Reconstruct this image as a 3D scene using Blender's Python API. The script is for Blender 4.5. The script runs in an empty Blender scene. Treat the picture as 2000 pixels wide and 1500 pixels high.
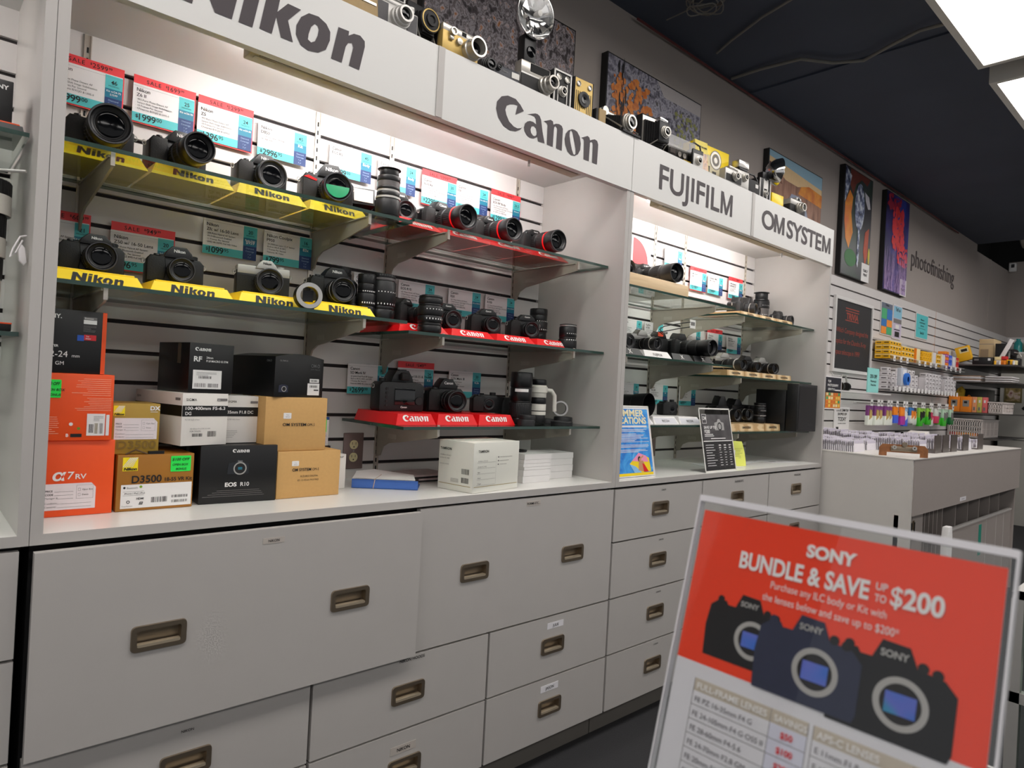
import bpy, bmesh, math, random
from mathutils import Vector, Matrix
random.seed(7)
SC = bpy.context.scene
COL = SC.collection
PI = math.pi
R = math.radians

# ---------------------------------------------------------------- camera
cam_d = bpy.data.cameras.new('photo_camera')
cam_o = bpy.data.objects.new('photo_camera', cam_d)
COL.objects.link(cam_o)
SC.camera = cam_o
cam_d.sensor_fit = 'HORIZONTAL'
cam_d.sensor_width = 36.0
cam_d.lens = 36.0 * 1315.9 / 2000.0
cam_d.clip_start = 0.02
_y, _p, _r = 0.7398, 0.0024, 0.0526
_f = Vector((math.sin(_y) * math.cos(_p), math.cos(_y) * math.cos(_p), math.sin(_p)))
_r0 = Vector((math.cos(_y), -math.sin(_y), 0)); _u0 = _r0.cross(_f)
_rt = _r0 * math.cos(_r) + _u0 * math.sin(_r); _up = -_r0 * math.sin(_r) + _u0 * math.cos(_r)
cam_o.matrix_world = Matrix(((_rt.x, _up.x, -_f.x, -0.1913), (_rt.y, _up.y, -_f.y, -1.4938), (_rt.z, _up.z, -_f.z, 1.2283), (0, 0, 0, 1)))
cam_d.dof.use_dof = True
cam_d.dof.focus_distance = 2.1
cam_d.dof.aperture_fstop = 8.0

# ---------------------------------------------------------------- world, exposure
w = bpy.data.worlds.new('store_air'); SC.world = w; w.use_nodes = True
w.node_tree.nodes['Background'].inputs[0].default_value = (0.78, 0.78, 0.79, 1)
w.node_tree.nodes['Background'].inputs[1].default_value = 0.62
SC.view_settings.view_transform = 'Standard'
SC.view_settings.look = 'None'
SC.view_settings.gamma = 1.0
SC.view_settings.exposure = 0.0
SC.view_settings.use_curve_mapping = False
LIGHT_K = 7.0        # ceiling diffusers
STRIP_K = 27.0       # strips tucked behind the headers

# ---------------------------------------------------------------- materials
def lin(c):
    o = []
    for v in c:
        v /= 255.0
        o.append(v / 12.92 if v <= 0.04045 else ((v + 0.055) / 1.055) ** 2.4)
    return o
MATS = {}
def mat(name, rgb, rough=0.5, metal=0.0, noise=0.05, scale=60.0, emit=0.0, spec=0.5, coat=0.0, bump=0.0):
    if name in MATS: return MATS[name]
    m = bpy.data.materials.new(name); m.use_nodes = True
    nt = m.node_tree; b = nt.nodes['Principled BSDF']
    c = lin(rgb)
    b.inputs['Base Color'].default_value = (*c, 1)
    b.inputs['Roughness'].default_value = rough
    b.inputs['Metallic'].default_value = metal
    b.inputs['Specular IOR Level'].default_value = spec
    if coat: b.inputs['Coat Weight'].default_value = coat
    if noise or bump:
        tc = nt.nodes.new('ShaderNodeTexCoord'); n = nt.nodes.new('ShaderNodeTexNoise')
        n.inputs['Scale'].default_value = scale; n.inputs['Detail'].default_value = 3
        nt.links.new(tc.outputs['Object'], n.inputs['Vector'])
        if noise:
            r = nt.nodes.new('ShaderNodeMixRGB'); r.blend_type = 'MIX'
            r.inputs[1].default_value = (*[v * (1 - noise) for v in c], 1)
            r.inputs[2].default_value = (*[min(1, v * (1 + noise)) for v in c], 1)
            nt.links.new(n.outputs['Fac'], r.inputs[0]); nt.links.new(r.outputs[0], b.inputs['Base Color'])
        if bump:
            bp = nt.nodes.new('ShaderNodeBump'); bp.inputs['Strength'].default_value = bump
            bp.inputs['Distance'].default_value = 0.002
            nt.links.new(n.outputs['Fac'], bp.inputs['Height']); nt.links.new(bp.outputs[0], b.inputs['Normal'])
    if emit:
        b.inputs['Emission Color'].default_value = (*c, 1); b.inputs['Emission Strength'].default_value = emit
    MATS[name] = m
    return m
def glass_mat(name, tint, refl=1.0, rough=0.02):
    if name in MATS: return MATS[name]
    m = bpy.data.materials.new(name); m.use_nodes = True; nt = m.node_tree
    for n in list(nt.nodes): nt.nodes.remove(n)
    out = nt.nodes.new('ShaderNodeOutputMaterial'); mx = nt.nodes.new('ShaderNodeMixShader')
    tr = nt.nodes.new('ShaderNodeBsdfTransparent'); gl = nt.nodes.new('ShaderNodeBsdfGlossy'); fr = nt.nodes.new('ShaderNodeFresnel')
    tr.inputs[0].default_value = (*tint, 1); gl.inputs['Roughness'].default_value = rough
    ge = nt.nodes.new('ShaderNodeNewGeometry'); mi = nt.nodes.new('ShaderNodeMapRange')
    mi.inputs[3].default_value = 1.45; mi.inputs[4].default_value = 1 / 1.45     # same reflectance from either side of the thin sheet
    nt.links.new(ge.outputs['Backfacing'], mi.inputs[0]); nt.links.new(mi.outputs[0], fr.inputs[0])
    ma = nt.nodes.new('ShaderNodeMath'); ma.operation = 'MULTIPLY'; ma.inputs[1].default_value = refl
    nt.links.new(fr.outputs[0], ma.inputs[0]); nt.links.new(ma.outputs[0], mx.inputs[0])
    nt.links.new(tr.outputs[0], mx.inputs[1]); nt.links.new(gl.outputs[0], mx.inputs[2]); nt.links.new(mx.outputs[0], out.inputs[0])
    MATS[name] = m
    return m
def ramp_mat(name, stops, scale=4.0, kind='noise', rough=0.4, detail=6, axis=None, dist=0.0, stretch=(1, 1, 1)):
    """procedural picture / woodgrain: a noise or wave run through a colour ramp"""
    if name in MATS: return MATS[name]
    m = bpy.data.materials.new(name); m.use_nodes = True; nt = m.node_tree; b = nt.nodes['Principled BSDF']
    b.inputs['Roughness'].default_value = rough
    tc = nt.nodes.new('ShaderNodeTexCoord'); mp = nt.nodes.new('ShaderNodeMapping'); mp.inputs['Scale'].default_value = stretch
    nt.links.new(tc.outputs['Object'], mp.inputs[0])
    if kind == 'wave':
        n = nt.nodes.new('ShaderNodeTexWave'); n.inputs['Distortion'].default_value = dist
    elif kind == 'voronoi':
        n = nt.nodes.new('ShaderNodeTexVoronoi')
    else:
        n = nt.nodes.new('ShaderNodeTexNoise'); n.inputs['Detail'].default_value = detail; n.inputs['Distortion'].default_value = dist
    n.inputs['Scale'].default_value = scale
    nt.links.new(mp.outputs[0], n.inputs['Vector'])
    cr = nt.nodes.new('ShaderNodeValToRGB')
    el = cr.color_ramp.elements
    while len(el) < len(stops): el.new(0.5)
    for e, (p, c) in zip(el, stops): e.position = p; e.color = (*lin(c), 1)
    nt.links.new(n.outputs['Fac' if kind != 'voronoi' else 'Distance'], cr.inputs[0]); nt.links.new(cr.outputs[0], b.inputs['Base Color'])
    MATS[name] = m
    return m

LAM = mat('grey_laminate', (184, 180, 176), 0.38, noise=0.03, scale=14)
LAMW = mat('pale_laminate', (204, 202, 200), 0.35, noise=0.02, scale=14)
TOPW = mat('white_counter_laminate', (228, 226, 222), 0.3, noise=0.02, scale=10)
SIGNW = mat('white_sign_panel', (218, 217, 214), 0.4, noise=0.01, scale=8)
SLAT = mat('slatwall_laminate', (212, 208, 206), 0.45, noise=0.025, scale=12)
SLOT = mat('dark_groove', (52, 46, 46), 0.8, noise=0.1)
GAP = mat('black_gap', (14, 14, 15), 0.8, noise=0.1)
KICK = mat('toe_kick_grey', (108, 104, 98), 0.55, noise=0.06, scale=20)
WALLP = mat('taupe_wall_paint', (164, 155, 149), 0.85, noise=0.03, scale=5, bump=0.1)
CEILP = mat('dark_navy_ceiling_paint', (64, 72, 88), 0.75, noise=0.14, scale=3, bump=0.2)
CARPET = mat('black_carpet', (42, 42, 44), 0.95, noise=0.35, scale=260, bump=0.6)
NICKEL = mat('brushed_nickel', (150, 136, 118), 0.36, 0.85, noise=0.06, scale=90)
STEEL = mat('steel_standard', (196, 188, 178), 0.38, 0.6, noise=0.04)
BRKT = mat('bracket_metal', (168, 162, 150), 0.4, 0.35, noise=0.05)
TAN = mat('tan_fixture_metal', (178, 166, 138), 0.45, 0.1, noise=0.03)
INK = mat('dark_vinyl_lettering', (62, 54, 58), 0.55, noise=0.02)
BLK = mat('black_print', (22, 21, 22), 0.6, noise=0.05)
GREY = mat('grey_print', (120, 116, 116), 0.6, noise=0.03)
WHT = mat('white_print', (236, 234, 232), 0.5, noise=0.01)
PAPER = mat('white_card', (236, 232, 232), 0.6, noise=0.015)
TEAL = mat('teal_card', (84, 194, 198), 0.55, noise=0.02)
DTEAL = mat('deep_teal_card', (22, 120, 148), 0.55, noise=0.02)
NAVY = mat('navy_card', (26, 56, 112), 0.55, noise=0.05)
SALE = mat('sale_red_card', (240, 66, 72), 0.55, noise=0.02)
NYEL = mat('yellow_plastic', (255, 220, 22), 0.35, noise=0.02)
CRED = mat('red_plastic', (226, 20, 26), 0.32, noise=0.02)
CBLK = mat('camera_black', (15, 15, 17), 0.42, noise=0.1, scale=300, bump=0.05)
CGRIP = mat('rubber_grip', (19, 19, 20), 0.62, noise=0.2, scale=500, bump=0.35)
LBLK = mat('lens_black', (14, 14, 16), 0.36, noise=0.05)
LRIB = mat('lens_rubber', (22, 22, 24), 0.55, noise=0.05)
LGLS = mat('lens_front_glass', (5, 6, 8), 0.09, noise=0, spec=0.28)
LGRN = mat('lens_green_filter', (30, 150, 100), 0.12, noise=0.05, spec=0.8)
SILV = mat('silver_metal', (200, 198, 194), 0.28, 0.85, noise=0.03)
SATIN = mat('satin_silver', (186, 184, 180), 0.4, 0.5, noise=0.03)
CHROME = mat('chrome', (225, 224, 222), 0.1, 1.0, noise=0)
GLASS = glass_mat('shelf_glass', (0.90, 0.95, 0.925))
GEDGE = mat('glass_edge_green', (38, 66, 58), 0.12, noise=0.1, spec=0.7)
ACRYL = glass_mat('clear_acrylic', (0.97, 0.975, 0.975))
WOOD = ramp_mat('light_wood', [(0.25, (196, 160, 112)), (0.55, (216, 184, 138)), (0.8, (228, 202, 158))], 9, 'wave', 0.5, dist=5, stretch=(0.35, 1, 3))
MAPLE = ramp_mat('maple_block', [(0.2, (222, 190, 146)), (0.6, (236, 208, 166)), (0.9, (240, 216, 178))], 30, 'noise', 0.5, stretch=(0.3, 1, 4))

# ---------------------------------------------------------------- mesh builder
CURVES = {}
def text2d(s, bold=0.0, shear=0.0, space=1.0):
    """flat outline of a string, height about 1 -> verts, faces, width"""
    k = ('t', s, bold, shear, space)
    if k in CURVES: return CURVES[k]
    cu = bpy.data.curves.new('t', 'FONT'); cu.body = s; cu.size = 1.0; cu.offset = bold; cu.shear = shear
    cu.space_character = space; cu.resolution_u = 4; cu.fill_mode = 'FRONT'; cu.dimensions = '2D'
    r = _flat(cu); CURVES[k] = r
    return r
def _flat(cu):
    ob = bpy.data.objects.new('t', cu); me = bpy.data.meshes.new_from_object(ob)
    v = [(p.co.x, p.co.y) for p in me.vertices]; f = [tuple(p.vertices) for p in me.polygons]
    bpy.data.objects.remove(ob); bpy.data.meshes.remove(me); bpy.data.curves.remove(cu)
    if not v: return ([], [], 0, 0)
    x0 = min(p[0] for p in v); x1 = max(p[0] for p in v)
    v = [(a - x0, b) for a, b in v]
    # make every face point to +z of the flat plane
    g = []
    for q in f:
        a = sum(v[q[i]][0] * v[q[(i + 1) % len(q)]][1] - v[q[(i + 1) % len(q)]][0] * v[q[i]][1] for i in range(len(q)))
        g.append(q if a > 0 else tuple(reversed(q)))
    return (v, g, x1 - x0, 1)
def outline2d(key, loops):
    """filled flat shape from closed outlines (inner ones become holes)"""
    if key in CURVES: return CURVES[key]
    cu = bpy.data.curves.new('t', 'CURVE'); cu.dimensions = '2D'; cu.fill_mode = 'FRONT'
    for lp in loops:
        sp = cu.splines.new('POLY'); sp.points.add(len(lp) - 1); sp.use_cyclic_u = True
        for p, (a, b) in zip(sp.points, lp): p.co = (a, b, 0, 1)
    r = _flat(cu); CURVES[key] = r
    return r

class MB:
    def __init__(s): s.v = []; s.f = []; s.mi = []; s.ms = []; s.T = Matrix.Identity(4)
    def m(s, mt):
        if mt not in s.ms: s.ms.append(mt)
        return s.ms.index(mt)
    def add(s, vs, fs, mt):
        n = len(s.v); i = s.m(mt)
        s.v += [tuple(s.T @ Vector(p)) for p in vs]
        s.f += [tuple(n + k for k in q) for q in fs]; s.mi += [i] * len(fs)
        return s
    def box(s, x0, y0, z0, x1, y1, z1, mt, b=0.0, top=None, front=None):
        if b <= 0:
            vs = [(x0, y0, z0), (x1, y0, z0), (x1, y1, z0), (x0, y1, z0), (x0, y0, z1), (x1, y0, z1), (x1, y1, z1), (x0, y1, z1)]
            s.add(vs, [(0, 3, 2, 1), (2, 3, 7, 6), (3, 0, 4, 7), (1, 2, 6, 5)], mt)
            n = len(s.v) - 8
            s.f += [(n + 4, n + 5, n + 6, n + 7), (n, n + 1, n + 5, n + 4)]; s.mi += [s.m(top or mt), s.m(front or mt)]
            return s
        bm = bmesh.new(); bmesh.ops.create_cube(bm, size=1.0)
        for v in bm.verts: v.co = Vector((x0 + (v.co.x + .5) * (x1 - x0), y0 + (v.co.y + .5) * (y1 - y0), z0 + (v.co.z + .5) * (z1 - z0)))
        bmesh.ops.bevel(bm, geom=list(bm.edges), offset=min(b, .45 * min(x1 - x0, y1 - y0, z1 - z0)), segments=2, profile=0.5, affect='EDGES')
        s.bm(bm, mt); return s
    def bm(s, bm, mt):
        bm.verts.ensure_lookup_table(); bm.verts.index_update()
        s.add([tuple(v.co) for v in bm.verts], [tuple(v.index for v in f.verts) for f in bm.faces], mt); bm.free()
    def prism(s, pts, y0, y1, mt, b=0.0, front=None, plane='xz'):
        """outline in x,z pushed along y (or x,y pushed along z); pts counter-clockwise seen from the front"""
        n = len(pts); P = (lambda p, q: (p[0], q, p[1])) if plane == 'xz' else (lambda p, q: (p[0], p[1], q)) if plane == 'xy' else (lambda p, q: (q, p[0], p[1]))
        if b > 0:
            bm = bmesh.new()
            a = [bm.verts.new(P(p, y0)) for p in pts]; c = [bm.verts.new(P(p, y1)) for p in pts]
            bm.faces.new(a); bm.faces.new(list(reversed(c)))
            for i in range(n): bm.faces.new((a[i], c[i], c[(i + 1) % n], a[(i + 1) % n]))
            bmesh.ops.recalc_face_normals(bm, faces=bm.faces)
            ed = [e for e in bm.edges if (e.verts[0] in a) == (e.verts[1] in a)]
            bmesh.ops.bevel(bm, geom=ed, offset=b, segments=2, profile=0.5, affect='EDGES')
            s.bm(bm, mt); return s
        vs = [P(p, y0) for p in pts] + [P(p, y1) for p in pts]
        fs = [tuple(range(n)), tuple(reversed(range(n, 2 * n)))] + [(i, n + i, n + (i + 1) % n, (i + 1) % n) for i in range(n)]
        k = len(s.f); s.add(vs, fs, mt)
        if front: s.mi[k] = s.m(front)
        return s
    def lathe(s, prof, mt, c=(0, 0, 0), ax='z', seg=32, rib=0.0):
        """profile of (radius, height) turned round an axis: z up, y- = towards the front, x"""
        vs = []; fs = []; n = len(prof)
        for k in range(seg):
            a = 2 * PI * k / seg
            for r, h in prof:
                rr = r * (1 - (rib if k % 2 else 0)); p, q = rr * math.cos(a), rr * math.sin(a)
                vs.append((c[0] + p, c[1] + q, c[2] + h) if ax == 'z' else (c[0] + p, c[1] - h, c[2] + q) if ax == 'y' else (c[0] + h, c[1] + p, c[2] + q))
        for k in range(seg):
            for i in range(n - 1):
                a, b_, c_, d = k * n + i, ((k + 1) % seg) * n + i, ((k + 1) % seg) * n + i + 1, k * n + i + 1
                if prof[i][0] < 1e-6 and prof[i + 1][0] < 1e-6: continue
                if prof[i][0] < 1e-6: fs.append((a, c_, d))
                elif prof[i + 1][0] < 1e-6: fs.append((a, b_, d))
                else: fs.append((a, b_, c_, d))
        s.add(vs, fs, mt); return s
    def tube(s, pts, r, mt, seg=8, closed=False):
        pts = [Vector(p) for p in pts]; n = len(pts); vs = []; fs = []; prev = None
        for i, p in enumerate(pts):
            t = (pts[(i + 1) % n] - pts[i - 1]) if closed else (pts[min(i + 1, n - 1)] - pts[max(i - 1, 0)])
            t.normalize()
            u = (prev - t * prev.dot(t)) if prev is not None else (Vector((0, 0, 1)) if abs(t.z) < .9 else Vector((1, 0, 0))) - t * t.dot(Vector((0, 0, 1)) if abs(t.z) < .9 else Vector((1, 0, 0)))
            u.normalize(); prev = u; w_ = t.cross(u)
            for k in range(seg):
                a = 2 * PI * k / seg; vs.append(tuple(p + (u * math.cos(a) + w_ * math.sin(a)) * r))
        m_ = n if closed else n - 1
        for i in range(m_):
            for k in range(seg): fs.append((i * seg + k, i * seg + (k + 1) % seg, ((i + 1) % n) * seg + (k + 1) % seg, ((i + 1) % n) * seg + k))
        if not closed: fs += [tuple(reversed(range(seg))), tuple(range((n - 1) * seg, n * seg))]
        s.add(vs, fs, mt); return s
    def quad(s, a, b, c, d, mt): return s.add([a, b, c, d], [(0, 1, 2, 3)], mt)
    def flat(s, sh, o, size, mt, ex=(1, 0, 0), ey=(0, 0, 1), wide=1.0, lift=0.0006, align='l', width=None):
        v, f, wd, _ = sh
        if not v: return s
        ex = Vector(ex).normalized(); ey = Vector(ey).normalized(); n = ex.cross(ey)
        if width: wide = width / (wd * size)
        dx = {'l': 0, 'c': -.5, 'r': -1}[align] * wd * size * wide
        o = Vector(o) + n * lift
        s.add([tuple(o + ex * (a * size * wide + dx) + ey * (b * size)) for a, b in v], f, mt); return s
    def text(s, t, o, size, mt, bold=0.0, shear=0.0, space=1.0, **k): return s.flat(text2d(t, bold, shear, space), o, size, mt, **k)
    def build(s, name, parent=None, loc=None, rz=0.0, ang=38):
        me = bpy.data.meshes.new(name); me.from_pydata(s.v, [], s.f)
        for mt in s.ms: me.materials.append(mt)
        me.polygons.foreach_set('material_index', s.mi)
        me.update()
        me.shade_smooth(); me.set_sharp_from_angle(angle=R(ang))
        o = bpy.data.objects.new(name, me); COL.objects.link(o)
        if parent is not None: o.parent = parent
        if loc is not None: o.location = loc
        if rz: o.rotation_euler.z = R(rz)
        return o
def tag(o, label=None, cat=None, group=None, kind=None):
    if label: o['label'] = label
    if cat: o['category'] = cat
    if group: o['group'] = group
    if kind: o['kind'] = kind
    return o
def empty(name, label, cat, loc=(0, 0, 0), rz=0.0, group=None, tilt=0.0):
    o = bpy.data.objects.new(name, None); COL.objects.link(o); o.empty_display_size = 0.02
    o.location = loc; o.rotation_euler = (R(tilt), 0, R(rz))
    return tag(o, label, cat, group)
def copy_tree(o, parent=None):
    c = o.copy(); COL.objects.link(c)
    if parent is not None: c.parent = parent
    for ch in KIDS.get(o.name, []) or [k for k in o.children]: copy_tree(ch, c)
    return c
KIDS = {}
def struct(mb, name): return tag(mb.build(name), kind='structure')

# ---------------------------------------------------------------- room shell
YW = 0.448; ZC = 2.93; XE = 9.3  # positions and sizes from here on mostly worked out from image pixels beforehand
struct(MB().box(-4, -6, -.1, XE + .1, YW + .1, 0, CARPET), 'floor')
struct(MB().box(-4, -6, ZC, 7.95, YW + .1, ZC + .1, CEILP).box(7.95, -6, 3.6, XE + .8, YW + .8, 3.65, GAP)
       .box(3.25, -6, ZC - .01, 3.75, YW, ZC, CEILP), 'ceiling')
# the long taupe wall stops short of the open plenum at its far end
struct(MB().box(-4, YW, 0, 7.95, YW + .1, ZC, WALLP).box(7.95, YW, 0, XE + .1, YW + .1, 2.86, WALLP)
       .box(8.47, YW - .006, 0, 8.5, YW, 2.86, WALLP), 'wall_left')
struct(MB().box(XE, -6, 0, XE + .1, YW, 2.96, WALLP), 'wall_back')
struct(MB().box(7.95, YW + .3, 2.3, XE + .6, YW + .35, 3.6, GAP).box(XE + .5, -6, 2.3, XE + .55, YW + .3, 3.6, GAP), 'trim_1')

def slat_panel(mb, x0, x1, zt, zb, yf, grooves, mt=SLAT, dark=SLOT, gw=0.0105):
    """slatwall: flat boards with dark T-slots between them"""
    gs = sorted([g for g in grooves if zb < g < zt], reverse=True); z = zt
    for g in gs + [None]:
        lo = zb if g is None else g + gw / 2
        if z - lo > .001: mb.box(x0, yf, lo, x1, yf + .012, z, mt)
        if g is not None: z = g - gw / 2
    mb.box(x0, yf + .012, zb, x1, yf + .028, zt, dark)
GR = [1.947 - .0762 * k for k in range(-2, 14)]
# ---------------------------------------------------------------- lettering shapes (units of 0.1 on the header)
CANON_LOOPS = [
 [(.93,.93),(.73,1.04),(.42,1.04),(.18,.94),(.02,.74),(0,.53),(.1,.3),(.31,.12),(.57,.06),(.79,.1),(.97,.2),(1.06,.31),(1.0,.26),(.86,.21),(.71,.22),(.52,.31),(.4,.47),(.35,.6),(.39,.73),(.51,.81),(.66,.86),(.82,.88),(.75,.58),(1.08,.79)],
 [(1.22,.74),(1.4,.81),(1.55,.87),(1.65,.88),(1.74,.85),(1.81,.75),(1.9,.4),(2.01,.09),(1.73,.07),(1.69,.2),(1.64,.16),(1.53,.1),(1.38,.08),(1.25,.12),(1.15,.22),(1.12,.32),(1.15,.44),(1.24,.53),(1.35,.58),(1.48,.59),(1.62,.55),(1.59,.72),(1.53,.77),(1.4,.77)],
 [(1.42,.43),(1.39,.33),(1.42,.24),(1.51,.18),(1.59,.19),(1.65,.25),(1.66,.33),(1.62,.43),(1.55,.47),(1.49,.47)],
 [(1.93,.75),(2.22,.88),(2.32,.86),(2.35,.77),(2.46,.83),(2.6,.86),(2.72,.84),(2.78,.76),(2.78,.59),(2.78,.07),(2.52,.08),(2.53,.68),(2.5,.73),(2.44,.75),(2.39,.7),(2.38,.61),(2.37,.08),(2.11,.08),(2.1,.67),(2.06,.73)],
 [(3.2,.88),(3.03,.79),(2.92,.65),(2.88,.47),(2.93,.29),(3.05,.12),(3.21,.05),(3.38,.07),(3.53,.16),(3.63,.33),(3.64,.54),(3.58,.74),(3.44,.87),(3.31,.89)],
 [(3.15,.83),(3.1,.75),(3.1,.63),(3.15,.45),(3.24,.23),(3.32,.11),(3.37,.1),(3.42,.15),(3.41,.3),(3.34,.5),(3.27,.68),(3.23,.79)],
 [(3.64,.73),(3.95,.88),(4.04,.85),(4.08,.77),(4.18,.82),(4.31,.87),(4.43,.85),(4.49,.75),(4.49,.57),(4.48,.08),(4.23,.08),(4.23,.65),(4.21,.73),(4.14,.74),(4.08,.69),(4.08,.58),(4.07,.08),(3.81,.08),(3.79,.68),(3.75,.73)]]
def logo_canon(): return outline2d('canon', CANON_LOOPS)
NIKON_LOOPS = [[(0.0,0),(0.2,1.12),(0.55,1.12),(0.86,0.46),(0.99,1.12),(1.36,1.12),(1.15,0),(0.8,0),(0.47,0.66),(0.35,0)],[(1.29,0),(1.44,0.84),(1.74,0.84),(1.59,0)],[(1.46,0.93),(1.495,1.12),(1.795,1.12),(1.76,0.93)],[(1.74,0.04),(1.91,1.06),(2.2,1.08),(2.12,0.56),(2.35,0.84),(2.66,0.83),(2.37,0.47),(2.51,0.03),(2.23,0.03),(2.1,0.44),(2.02,0.03)],[(2.85,0.83),(2.67,0.67),(2.57,0.44),(2.57,0.23),(2.69,0.04),(2.88,-0.02),(3.12,0.02),(3.31,0.16),(3.4,0.41),(3.4,0.61),(3.29,0.76),(3.09,0.85)],[(3.01,0.65),(2.92,0.54),(2.87,0.36),(2.86,0.23),(2.94,0.19),(3.03,0.25),(3.09,0.4),(3.11,0.55),(3.08,0.63)],[(3.45,0.01),(3.6,0.81),(3.88,0.82),(3.87,0.71),(4.01,0.81),(4.18,0.83),(4.31,0.74),(4.32,0.61),(4.2,0.0),(3.92,0.01),(4.01,0.47),(3.97,0.57),(3.87,0.53),(3.81,0.42),(3.73,0.01)]]
def logo_nikon(): return outline2d('nikon', NIKON_LOOPS)
def row2d(key, parts):
    """set several flat shapes side by side: (shape, gap before it)"""
    if key in CURVES: return CURVES[key]
    V = []; F = []; x = 0
    for (v, f, w_, _), g in parts:
        n = len(V); x += g; V += [(a + x, b) for a, b in v]; F += [tuple(n + i for i in q) for q in f]; x += w_
    CURVES[key] = (V, F, x, 1)
    return CURVES[key]
def em(t=.13, w=.66, h=.70):
    return outline2d(('M', t, w, h), [[(0, 0), (t, 0), (t, h * .62), (w / 2 - t * .42, 0), (w / 2 + t * .42, 0), (w - t, h * .62), (w - t, 0), (w, 0), (w, h), (w - t * 1.15, h), (w / 2, h * .27), (t * 1.15, h), (0, h)]])
def logo_fuji(): return row2d('fuji', [(text2d('FUJIFIL', .014, 0, 1.0), 0), (em(.11, .62), .06)])
def logo_om(): return row2d('om', [(text2d('O', .022), 0), (em(.135, .66), .0), (text2d('SYSTE', .022, 0, .96), .16), (em(.135, .66), .07)])
def logo_sony(): return text2d('SONY', .03, 0, 1.06)

# ---------------------------------------------------------------- display hutches (upper shelving cases)
def standard(parent, x, z0, z1):
    mb = MB().box(x - .008, .4135, z0, x - .0055, .418, z1, STEEL).box(x + .0055, .4135, z0, x + .008, .418, z1, STEEL)
    mb.box(x - .0055, .416, z0, x + .0055, .418, z1, STEEL)
    z = z0 + .02
    while z < z1 - .03:
        mb.box(x - .002, .4153, z, x + .002, .4161, z + .013, GAP); z += .0254
    return mb.build('shelf_standard', parent)
def hutch(label, x0, x1, stds, divs, logos):
    h = empty('display_hutch', label, 'display case', (0, 0, 0))
    MB().box(x0, 0, .909, x0 + .02, .447, 2.104, LAM).build('side_panel', h)
    MB().box(x1 - .018, 0, .909, x1, .447, 2.104, LAM).build('side_panel', h)
    MB().box(x0 + .02, .019, 2.018, x1 - .018, .418, 2.03, LAMW).build('soffit', h)
    MB().box(x0, .019, 2.104, x1, .447, 2.124, LAM).build('top_deck', h)
    mb = MB(); slat_panel(mb, x0 + .02, x1 - .018, 2.018, .909, .418, GR); mb.build('slat_back', h)
    for x in stds: standard(h, x, .912, 2.016)
    hd = MB().box(x0 + .001, -.0035, 1.935, x1 - .001, .019, 2.1245, SIGNW)
    hd.build('header_panel', h); hd = h.children[-1]
    for d in divs: MB().box(d, -.0065, 1.936, d + .021, -.0035, 2.124, LAM).build('divider_strip', hd)
    for sh, mt, xa, xb, z, size, wide in logos:
        MB().flat(sh, (xa, -.0036, z), size, mt, wide=wide, lift=.001, width=None if wide != 1.0 else xb - xa).build('lettering', hd)
    return h
def logo_w(sh, size, target): return target / (sh[2] * size)

H0 = hutch('left end display case of grey panels holding the tall white lens, cut by the frame', -1.7, -.001, [-1.58, -1.0, -.72, -.14], [], [])
H1 = hutch('wide grey display case with the two large header names, yellow and red risers', 0, 1.688, [.116, .711, .97, 1.53], [.84],
           [(logo_nikon(), INK, .190, .622, 1.977, .1, 1.0), (logo_canon(), INK, 1.05, 1.499, 1.9695, .1, 1.0)])
H2 = hutch('far grey display case with wooden risers beside the chalkboard', 1.689, 3.384, [1.82, 2.418, 2.668, 3.259], [2.527],
           [(logo_fuji(), INK, 1.847, 2.365, 1.982, .128, 1.0), (logo_om(), INK, 2.618, 3.346, 1.993, .116, 1.0)])

def strip_light(label, x0, x1):
    t = empty('strip_light', label, 'light fixture', ((x0 + x1) / 2, .05, 1.9965))
    l = (x1 - x0) / 2
    MB().box(-l, -.030, -.058, l, .024, .021, TAN, .003).box(-l - .012, -.030, -.03, -l, .012, -.001, TAN).box(l, -.03, -.03, l + .012, .012, .021, TAN).build('housing', t)
    MB().box(-l + .02, -.026, -.0605, l - .02, -.02, -.058, mat('fixture_seam', (120, 106, 80), .5)).box(-l + .012, -.017, -.0605, -l + .06, -.003, -.058, mat('fixture_plate', (196, 186, 158), .5)).build('trim_rib', t)
    em = mat('strip_lamp', (255, 251, 249), .5, noise=0, emit=STRIP_K)
    MB().box(-l + .01, .0245, -.036, l - .01, .042, .016, em).build('lamp_lens', t)
    MB().lathe([(0, 0), (.004, 0), (.004, .02), (0, .02)], SILV, (l - .22, .0, -.082), 'z', 12).build('hook_screw', t)
    return t
strip_light('tan strip light tucked under the header of the wide middle case', .36, 1.46)
strip_light('tan strip light tucked under the header of the far case', 1.9, 3.15)
strip_light('tan strip light under the header of the left end case', -1.4, -.3)

# ---------------------------------------------------------------- worktops and drawer cabinets
for lb, a, b in [('pale worktop slab under the camera boxes and the white lens box', 0, 1.688), ('pale worktop slab under the poster and black price sheet', 1.689, 3.384), ('pale worktop slab at the left edge below the white lens', -1.7, -.001)]:
    tag(MB().box(a, 0, .889, b, .447, .909, LAM, top=TOPW).build('countertop'), lb, 'worktop')

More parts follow.
